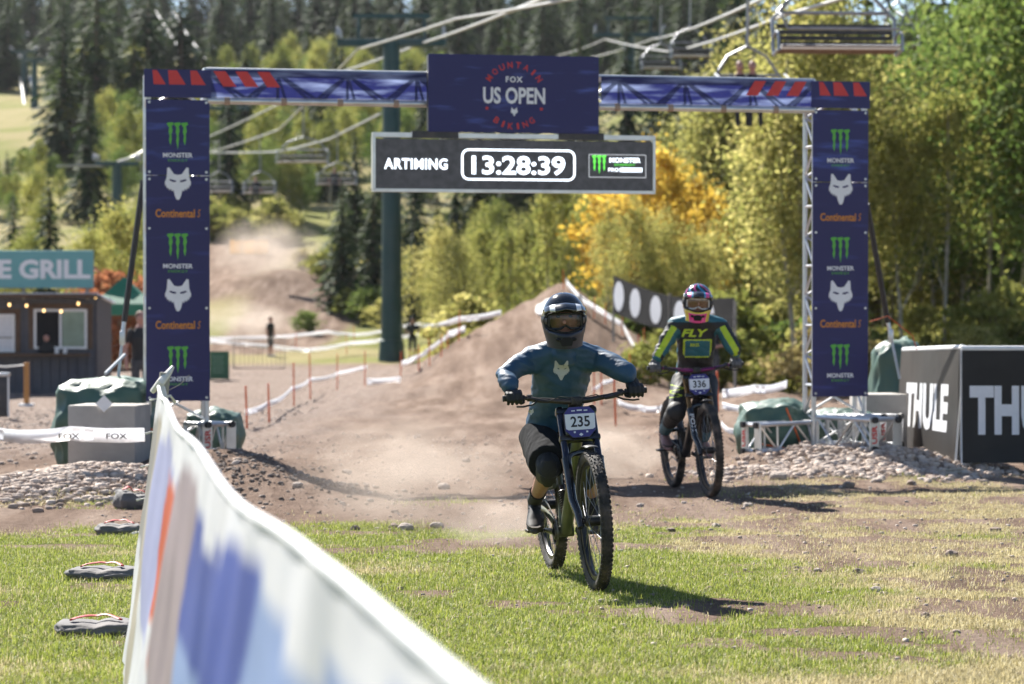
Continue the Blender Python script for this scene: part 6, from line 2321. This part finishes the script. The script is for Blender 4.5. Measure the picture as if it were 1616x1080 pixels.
# ================================================================== food stand
M_SIDING = mat('grey_siding', (.085, .085, .10, 1), .75, var=.15, scale=6, dirt=.15)
M_ROOF = mat('roof_metal', (.42, .46, .54, 1), .35, .7, var=.1)
M_WOOD = mat('brown_wood', (.11, .065, .04, 1), .8, var=.3, scale=10)
M_WINF = mat('window_white', (.7, .7, .7, 1), .5, var=.05)
M_DARKIN = mat('dark_interior', (.01, .01, .012, 1), .9)
M_SIGN = mat('sign_teal', S(104, 160, 162), .5, var=.06, scale=3)
M_BULB = mat('bulb_warm', (1, .62, .25, 1), .5, var=.02, emit=1.6)
FD = 64.0
fs_ = FD / FPX
x_l, x_r = (-60 - 808) * fs_, (152 - 808) * fs_
zg = Hs((60 - 808) * fs_, FD)


def fz(py):
    return P(400, py, FD).z


def fx(px):
    return (px - 808) * fs_


st = empty('food_stand', (fx(70), FD, zg)); tag(st, 'small grey food stand with teal rooftop sign and serving windows at the left edge', 'food stand')
so_ = st.location.copy()
zt_ = fz(470) - zg
D_ = 2.4
root_o = lambda x, y, z: Vector((x - so_.x, y - so_.y, z - so_.z))
wl = MB()
wl.box(((x_l + x_r) / 2 - so_.x, D_ / 2 + .05, zt_ / 2), (x_r - x_l - .06, D_ - .1, zt_ - .06)); wl.build('wall', M_SIDING, st, False)
bw = .20
nb__ = int((x_r - x_l) / bw)
for i in range(nb__):
    x = x_l + bw * (i + .5) - so_.x
    MB().box((x, .0, zt_ / 2), (bw - .014, .024, zt_ - .02)).build('siding_board', M_SIDING, st, False)
for i in range(10):
    MB().box((x_r - so_.x, .12 + i * .235, zt_ / 2), (.024, .22, zt_ - .02)).build('siding_board', M_SIDING, st, False)
# roof
rf = MB(); n_ = 40
vs = []
for i in range(n_ * 2 + 1):
    x = x_l - .1 + (x_r - x_l + .2) * i / (n_ * 2)
    dz = .018 if i % 2 else -.018
    vs += [(x - so_.x, -.55, zt_ + .10 + dz), (x - so_.x, D_ + .1, zt_ - .10 + dz)]
rf.add(vs, [(2 * i, 2 * i + 2, 2 * i + 3, 2 * i + 1) for i in range(n_ * 2)])
ro = rf.build('roof', M_ROOF, st, True, None, 180); so2 = ro.modifiers.new('t', 'SOLIDIFY'); so2.thickness = .02
MB().box(((x_l + x_r) / 2 - so_.x, -.53, zt_ + .04), (x_r - x_l + .2, .03, .09)).build('eaves_board', M_WOOD, ro, False)
# windows


def window(xa, xb, ya, yb, open_):
    a, b, za, zb_ = fx(xa) - so_.x, fx(xb) - so_.x, fz(yb) - zg, fz(ya) - zg
    w = MB().box(((a + b) / 2, -.02, (za + zb_) / 2), (b - a, .02, zb_ - za)).build('window', M_DARKIN, st, False)
    t = .055
    for c_, s_ in ((((a + b) / 2, -.045, zb_ - t / 2), (b - a, .05, t)), (((a + b) / 2, -.045, za + t / 2), (b - a, .05, t)), ((a + t / 2, -.045, (za + zb_) / 2), (t, .05, zb_ - za - 2 * t)), ((b - t / 2, -.045, (za + zb_) / 2), (t, .05, zb_ - za - 2 * t)), (((a + b) / 2, -.045, (za + zb_) / 2), (t, .05, zb_ - za - 2 * t))):
        MB().box(c_, s_).build('window_frame', M_WINF, w, False)
    if open_:
        MB().box(((a + b) / 2 + (b - a) / 4, -.04, (za + zb_) / 2), ((b - a) / 2 - t * 1.5, .012, zb_ - za - 2 * t)).build('pane', mat('pane_reflecting', (.17, .24, .20, 1), .12, var=.3, scale=3), w, False)
    else:
        MB().box(((a + b) / 2, -.04, (za + zb_) / 2), (b - a - 2 * t, .012, zb_ - za - 2 * t)).build('shutter', mat('white_shutter', (.62, .62, .64, 1), .5), w, False)
        MB().box(((a + b) / 2, -.06, (za + zb_) / 2 - .1), (b - a - 2 * t, .02, .03)).build('shutter_rail', M_POST, w, False)
    tr_ = .12
    for c_, s_ in ((((a + b) / 2, -.02, zb_ + tr_ / 2), (b - a + 2 * tr_, .04, tr_)), ((a - tr_ / 2, -.02, (za + zb_) / 2), (tr_, .04, zb_ - za)), ((b + tr_ / 2, -.02, (za + zb_) / 2), (tr_, .04, zb_ - za))):
        MB().box(c_, s_).build('window_trim', M_WOOD, w, False)


window(54, 138, 488, 551, True)
window(-60, 24, 496, 556, False)
MB().box((fx(40) - so_.x, -.17, fz(560) - zg), (fx(145) - fx(-60), .34, .06)).build('counter', M_WOOD, st, False)
for px in (92, 105):
    MB().sweep([(fx(px) - so_.x, -.2, fz(558) - zg), (fx(px) - so_.x, -.2, fz(551) - zg)], .05, seg=10).build('cup', M_WINF, st)
vs_ = empty('person', (fx(74), FD - .06, fz(553)))
tag(vs_, 'dark haired vendor looking out of the serving window', 'person')
b = MB(); b.sweep([(0, 0, -.05), (0, 0, .10), (0, 0, .18)], [(.15, .02), (.16, .025), (.06, .02)], seg=12, rnd=True); b.ball((0, -.01, .29), (.075, .045, .10), 12, 8); b.sweep([(0, 0, .15), (0, 0, .24)], .03, seg=8)
for s in (-1, 1):
    b.sweep([(s * .14, 0, .11), (s * .17, -.02, -.02), (s * .08, -.06, -.04)], [.035, .03, .025], seg=8, rnd=True)
me = remeshed(b, .012, 3); me.polygons.foreach_set('material_index', [0 if p.center.z < .2 else 1 for p in me.polygons])
link('body', me, [M_DKSHIRT, M_SKIN], vs_, True, 180)
MB().ball((0, .0, .325), (.085, .048, .085), 12, 8).build('hair', M_EYE, vs_)
# sign
sl, sr = fx(-80) - so_.x, fx(151) - so_.x
zb1, zt1 = fz(455) - zg, fz(396) - zg
sg_ = MB().box(((sl + sr) / 2, -.30, (zb1 + zt1) / 2), (sr - sl, .10, zt1 - zb1), bev=.015).build('sign', M_SIGN, st, False)
m = MB(); flat(m, text_fit('E GRILL', fx(147) - fx(2), (zt1 - zb1) * .52, bold=.04), (fx(74.5) - so_.x, -.358, (zb1 + zt1) / 2)); m.build('lettering', M_LOGO_W, sg_, False)
for px in (-40, 40, 140):
    MB().box((fx(px) - so_.x, -.22, zt_ + .2), (.06, .06, .5)).build('sign_post', M_POST, st, False)
wire = []
for i in range(9):
    px = -60 + 27 * i
    z = fz(483 + 6 * math.sin(i * 1.4) - (.25 * max(0, px - 110))) - zg
    wire.append(Vector((fx(px) - so_.x, -.50, z)))
    MB().ball((fx(px) - so_.x, -.50, z - .05), (.028, .028, .036), 10, 6).build('light_bulb', M_BULB, st)
MB().sweep(wire, .008, seg=5).build('light_cord', M_BLACK, st)

# canopy tent, posts, bins
c = on_ground(196, 78); sc_ = c.y / FPX
tn = empty('canopy_tent', c); tag(tn, 'green canopy tent behind the food stand', 'tent')
M_CAN = mat('canopy_green', S(46, 120, 96), .6, var=.1, scale=3, trans=.25)
w_ = 58 * sc_; ze, za_ = P(196, 480, c.y).z - c.z, P(196, 436, c.y).z - c.z
cn = [(-w_, -w_ * .8, ze), (w_, -w_ * .8, ze), (w_, w_ * .8, ze), (-w_, w_ * .8, ze), (0, 0, za_)]
cd = [(x, y, z - 18 * sc_) for x, y, z in cn[:4]]
mid = [tuple((Vector(cn[i]) + Vector(cn[4])) / 2 - Vector((0, 0, .12))) for i in range(4)]
MB().add(cn + mid, [(0, 1, 6 - 1, 4), (1, 2, 6, 5)] if False else [(0, 1, 6, 5), (1, 2, 7, 6), (2, 3, 8, 7), (3, 0, 5, 8), (5, 6, 4), (6, 7, 4), (7, 8, 4), (8, 5, 4)]).build('roof', M_CAN, tn, False)
MB().add(cn[:4] + cd, [(i, 4 + i, 4 + (i + 1) % 4, (i + 1) % 4) for i in range(4)]).build('valance', M_CAN, tn, False)
for x, y, z in cd:
    MB().bar((x * .97, y * .97, -.05), (x * .97, y * .97, ze), .03, 8).build('leg', M_TUBE, tn)
c = G(42, 642, 80); sc_ = c.y / FPX
wp = empty('rope_post', c); tag(wp, 'orange brown wooden rope post before the food stand', 'post')
MB().box((0, 0, 35 * sc_), (8 * sc_, 8 * sc_, 70 * sc_), bev=.01).build('post', mat('post_wood', (.42, .20, .06, 1), .7), wp)
MB().sweep([(0, 0, 66 * sc_), (-.4, 0, 63 * sc_), (-.9, .0, 66 * sc_)], .012, seg=6).build('rope', M_TUBE, wp)
MB().box((0, 0, .03), (22 * sc_, .25, .05), bev=.01).build('foot', M_TUBE, wp)
c = G(6, 660, 80); sc_ = c.y / FPX
bn_ = empty('waste_bin', c); tag(bn_, 'narrow dark waste bin at the left edge before the food stand', 'bin')
MB().box((0, 0, 33 * sc_), (16 * sc_, 14 * sc_, 64 * sc_), bev=.02).build('body', M_BOARD_BACK, bn_)
MB().box((0, 0, 68 * sc_), (19 * sc_, 16 * sc_, 6 * sc_), bev=.01).build('lid', M_STEEL, bn_)
MB().sweep([(8.5 * sc_, -7 * sc_, 2 * sc_), (8.5 * sc_, -7 * sc_, 64 * sc_)], .014, seg=6).build('corner_rail', M_TUBE, bn_)

# ================================================================== chairlift
M_TOWER = mat('tower_green', S(22, 62, 66), .45, .2, var=.12, scale=2, dirt=.1)
M_CABLE = mat('steel_cable', (.46, .45, .42, 1), .45, .5)
M_CHAIR = mat('chair_steel', (.30, .31, .33, 1), .4, .7, var=.1)
M_SEAT = mat('chair_seat', (.045, .04, .04, 1), .6, var=.2)
M_SLAT = mat('chair_slat', (.20, .13, .09, 1), .7, var=.25, scale=8)


def tower(base, top_z, rad, arm_w, label, second=True):
    root = empty('lift_tower', base); tag(root, label, 'lift tower')
    h = top_z - base.z
    MB().sweep([(0, 0, -.3), (0, 0, .8), (0, 0, .82), (0, 0, h)], [rad * 1.55, rad * 1.3, rad * 1.15, rad * .92], seg=20).build('pole', M_TOWER, root)
    MB().box((0, 0, h - .15), (arm_w, rad * 1.1, .30), bev=.03).build('cross_arm', M_TOWER, root)
    if second:
        MB().box((0, 0, h + .9), (arm_w * .7, .18, .18)).build('work_frame', M_TOWER, root, False)
        for s in (-1, 1):
            MB().bar((s * arm_w * .3, 0, h), (s * arm_w * .3, 0, h + .9), .06, 6).build('frame_post', M_TOWER, root)
    for s in (-1, 1):
        sb = MB().box((s * arm_w * .48, 0, h + .12), (.14, 2.4, .16)).build('sheave_beam', M_CHAIR, root, False)
        for k in range(4):
            MB().sweep([(s * arm_w * .48 - .05, -.9 + .6 * k, h + .24), (s * arm_w * .48 + .05, -.9 + .6 * k, h + .24)], .17, seg=14).build('sheave', M_CHAIR, sb)
    for k in range(int(h / 1.2)):
        MB().box((rad * 1.1, -rad * .4, .9 + k * 1.2), (.16, .04, .04)).build('rung', M_TOWER, root, False)
    return root


t1 = on_ground(618, 112); tower(t1, P(618, 62, 112).z, .36, 4.3, 'tall dark green lift tower standing in the middle behind the track')
t2 = on_ground(993, 176); tower(t2, P(993, 52, 176).z, .34, 4.4, 'green lift tower above the golden aspens behind the title board')
for px, d, py, w, lab in ((39, 330, 122, 3, 'nearer small lift tower on the clearing at the far left'), (55, 290, 186, 3, 'lowest small lift tower on the clearing at the far left'), (28, 390, 78, 3, 'uppermost small lift tower on the clearing at the far left'),
                          (185, 170, 255, 2.6, 'small lift tower just left of the left gantry column'), (312, 330, 95, 4, 'far lift tower on the meadow above the left beam corner'), (262, 420, 30, 4, 'topmost lift tower on the ridge meadow'),
                          (362, 210, 168, 3, 'small blue green lift tower under the left beam')):
    b_ = on_ground(px, d); tower(b_, max(P(px, py, d).z, b_.z + 5), .3, w, lab, False)


def cable(pts, label, r=.028):
    q = [P(*p) for p in pts]
    out = []
    for i in range(len(q) - 1):
        for k in range(8):
            t = k / 8; m = q[i].lerp(q[i + 1], t); out.append(m - Vector((0, 0, .012 * (q[i + 1] - q[i]).length * 4 * t * (1 - t) * .12)))
    out.append(q[-1])
    o = MB().sweep(out, r, seg=6).build('lift_cable', M_CABLE, None)
    tag(o, label, 'cable')


cable([(1240, -145, 40), (850, 0, 75), (668, 68, 112), (545, 112, 135), (330, 216, 190)], 'lift cable crossing the picture above the title board', .05)
cable([(1180, -60, 50), (720, 30, 92), (565, 78, 112), (440, 205, 150), (330, 241, 185)], 'lift cable passing left of the lift tower crossarm', .045)
cable([(600, 180, 150), (520, 220, 160), (440, 240, 172), (326, 241, 190)], 'slack lift cable hanging under the left beam', .06)
cable([(1460, -140, 36), (1200, 0, 66), (1030, 62, 176), (930, 92, 230)], 'upper lift cable above the right half of the arch', .045)
cable([(1500, -60, 40), (1240, 24, 60), (1056, 82, 130), (955, 62, 176), (880, 88, 250)], 'lower lift cable above the right half of the arch', .04)
cable([(0, 36, 420), (22, 82, 390), (33, 128, 330), (42, 190, 290), (56, 238, 250)], 'left strand of the far lift on the left clearing', .17)
cable([(0, 40, 420), (36, 84, 390), (48, 126, 330), (66, 190, 290), (78, 200, 280)], 'right strand of the far lift on the left clearing', .17)
cable([(246, 18, 440), (262, 44, 400), (300, 100, 330)], 'left strand of the lift on the ridge meadow', .13)
cable([(274, 18, 440), (300, 62, 380), (335, 105, 330)], 'right strand of the lift on the ridge meadow', .13)
cable([(228, 238, 172), (205, 250, 172), (165, 262, 170), (90, 262, 168)], 'lift cable dipping behind the left gantry column', .07)


def chair(px, py, d, w_px, label, yaw=0.0, people=0):
    c = P(px, py, d); w = w_px * d / FPX
    root = empty('lift_chair', c, (0, 0, yaw)); tag(root, label, 'chairlift seat', 'lift chairs')
    h = w / 2
    for k in range(6):
        MB().box((0, -.02 - k * .085, .0 + .012 * k), (w * .96, .07, .03), bev=.006).build('seat_slat', M_SLAT, root, False)
    MB().sweep([(-h * .96, -.44, .05), (h * .96, -.44, .05)], .035, seg=8).build('seat_edge', M_TUBE, root)
    for k in range(4):
        MB().box((0, .06 + .02 * k, .14 + .09 * k), (w * .94, .025, .07), bev=.006).build('back_slat', M_SEAT, root, False)
    fr = MB()
    for s in (-1, 1):
        fr.sweep([(s * h, -.48, .02), (s * h, .0, -.03), (s * h, .08, .12), (s * h, .16, .52), (s * h * .9, .18, .62)], .028, seg=8)
        fr.sweep([(s * h, .1, .22), (s * h, -.2, .30), (s * h, -.42, .26), (s * h, -.46, .04)], .022, seg=8)
    fr.sweep([(-h * .9, .18, .62), (h * .9, .18, .62)], .028, seg=8)
    fr.build('frame', M_CHAIR, root)
    MB().sweep([(-h * .98, -.1, .62), (-h * .98, -.62, .50), (-h * .9, -.68, .30), (h * .9, -.68, .30), (h * .98, -.62, .50), (h * .98, -.1, .62)], .02, seg=8).build('safety_bar', M_CHAIR, root)
    MB().sweep([(-h * .9, .18, .62), (-h * .55, .25, 1.0), (0, .2, 1.2), (0, .12, 2.3), (0, .0, 2.9)], .035, seg=8).build('hanger', M_CHAIR, root)
    MB().sweep([(h * .9, .18, .62), (h * .55, .25, 1.0), (0, .2, 1.2)], .03, seg=8).build('hanger_brace', M_CHAIR, root)
    return root, c, w


chair(1318, 84, 43, 195, 'large empty lift chair nearest the camera at the top right', R(4))
chair(1182, 168, 56, 112, 'lift chair just above the right end of the arch beam', R(5))
chair(1043, 110, 130, 62, 'small lift chair above the beam right of the title board', R(5))
chair(1090, 92, 110, 64, 'small lift chair second right of the title board', R(5))
chair(478, 258, 128, 82, 'dark lift chair hanging under the left half of the beam', R(-5))
chair(410, 306, 150, 50, 'small lift chair with one passenger under the left beam', R(-5))
chair(532, 292, 150, 62, 'small lift chair left of the race clock', R(-5))
chair(345, 304, 160, 44, 'small lift chair beside the left gantry column', R(-5))
chair(1420, 78, 70, 50, 'small lift chair right behind the largest chair', R(5))
for px, py, d, lab in ((404, 306, 150, 'passenger in dark clothes on the small chair under the left beam'), (1166, 168, 56, 'passenger on the chair above the right beam, left one'), (1186, 168, 56, 'passenger on the chair above the right beam, right one'), (528, 292, 150, 'passenger on the chair left of the race clock')):
    p_ = P(px, py, d); spectator(p_ + Vector((0, -.2, -.84)), 1.72, lab, R(3), sit=True, leg=M_DKSHIRT)


# ================================================================== dust in the air
def dust(c, r, dens, label, seed, rot=0.0, scale=1.6):
    m = bpy.data.materials.new('dust'); m.use_nodes = True
    nt = m.node_tree; N = nt.nodes; L = nt.links
    N.remove(N['Principled BSDF'])
    pv = N.new('ShaderNodeVolumePrincipled'); pv.inputs['Color'].default_value = (.80, .68, .58, 1); pv.inputs['Anisotropy'].default_value = .3
    tc = N.new('ShaderNodeTexCoord')
    gr = N.new('ShaderNodeTexGradient'); gr.gradient_type = 'SPHERICAL'; L.new(tc.outputs['Object'], gr.inputs[0])
    nz = N.new('ShaderNodeTexNoise'); nz.inputs['Scale'].default_value = scale; nz.inputs['Detail'].default_value = 4
    mp = N.new('ShaderNodeMapping'); mp.inputs['Location'].default_value = (seed, seed * 2, 0); L.new(tc.outputs['Object'], mp.inputs[0]); L.new(mp.outputs[0], nz.inputs['Vector'])
    mr = N.new('ShaderNodeMapRange'); mr.inputs['From Min'].default_value = .38; mr.inputs['From Max'].default_value = .7; L.new(nz.outputs[0], mr.inputs[0])
    a = N.new('ShaderNodeMath'); a.operation = 'MULTIPLY'; L.new(gr.outputs['Fac'], a.inputs[0]); L.new(mr.outputs[0], a.inputs[1])
    b_ = N.new('ShaderNodeMath'); b_.operation = 'MULTIPLY'; L.new(a.outputs[0], b_.inputs[0]); b_.inputs[1].default_value = dens
    L.new(b_.outputs[0], pv.inputs['Density']); L.new(pv.outputs[0], N['Material Output'].inputs['Volume'])
    o = MB().ball((0, 0, 0), 1.0, 24, 14).build('dust_cloud', m, None)
    o.location = c; o.scale = r; o.rotation_euler = (0, 0, rot)
    tag(o, label, 'dust', kind='stuff')


g = G(1040, 762); dust(g + Vector((-.55, .75, .20)), (.75, .7, .32), 5.0, 'pale dust kicked up behind the rear wheel of the rear rider', 1.3)
g = G(640, 832); dust(g + Vector((0, .6, .30)), (.9, 1.4, .50), 1.2, 'thin brown dust drifting left of the front rider', 4.1)
g = G(800, 862); dust(g + Vector((0, .2, .12)), (.5, .6, .20), 3.0, 'low dust behind the rear wheel of the front rider', 6.6)
g = on_ground(425, 152); dust(g + Vector((0, 0, 1.0)), (3.2, 7, 2.2), .36, 'brown dust cloud rising over the trail on the slope', 2.2)
g = on_ground(385, 132); dust(g + Vector((0, 0, .6)), (2.6, 5, 1.2), .5, 'low dust trailing down the slope beside the left column', 8.2)


# ================================================================== hazy mountain air
hz = MB().box((0, 420, 58), (900, 1010, 126))
hzm = bpy.data.materials.new('mountain_haze'); hzm.use_nodes = True
hzm.node_tree.nodes.remove(hzm.node_tree.nodes['Principled BSDF'])
pv = hzm.node_tree.nodes.new('ShaderNodeVolumePrincipled')
pv.inputs['Color'].default_value = (.93, .94, .96, 1); pv.inputs['Density'].default_value = .00007; pv.inputs['Anisotropy'].default_value = .2
hzm.node_tree.links.new(pv.outputs[0], hzm.node_tree.nodes['Material Output'].inputs['Volume'])
ho = hz.build('haze', hzm, None, False)
tag(ho, 'pale hazy air over the valley and hillside', 'haze', kind='stuff')


# ------------------------------------------------------------------ labels that say where each repeat stands
ZONES = [(228, 'left of the left column'), (585, 'seen under the left beam'), (1035, 'seen around the race clock'), (1270, 'left of the right column'), (9999, 'right of the right column')]
ORD = ['first', 'second', 'third', 'fourth', 'fifth', 'sixth', 'seventh', 'eighth', 'ninth', 'tenth', 'eleventh', 'twelfth', 'thirteenth', 'fourteenth', 'fifteenth', 'sixteenth']
by = {}
for ob in COL.objects:
    if ob.parent is None and ob.get('group') and ob.get('label'):
        by.setdefault(ob['label'], []).append(ob)
for lab, obs in by.items():
    if len(obs) < 2:
        continue
    px_of = lambda ob: 808 + ob.location.x / max(ob.location.y, 1) * FPX
    obs.sort(key=px_of)
    if ('stake' in lab or 'golden' in lab or 'behind the green lift tower' in lab) and len(obs) <= 16:
        for i, ob in enumerate(obs):
            ob['label'] = lab + ', ' + ORD[i] + ' from the left'
    else:
        zs = [next(z for lim, z in ZONES if px_of(ob) < lim) for ob in obs]
        if len(set(zs)) > 1:
            for ob, z in zip(obs, zs):
                ob['label'] = lab + ', ' + z
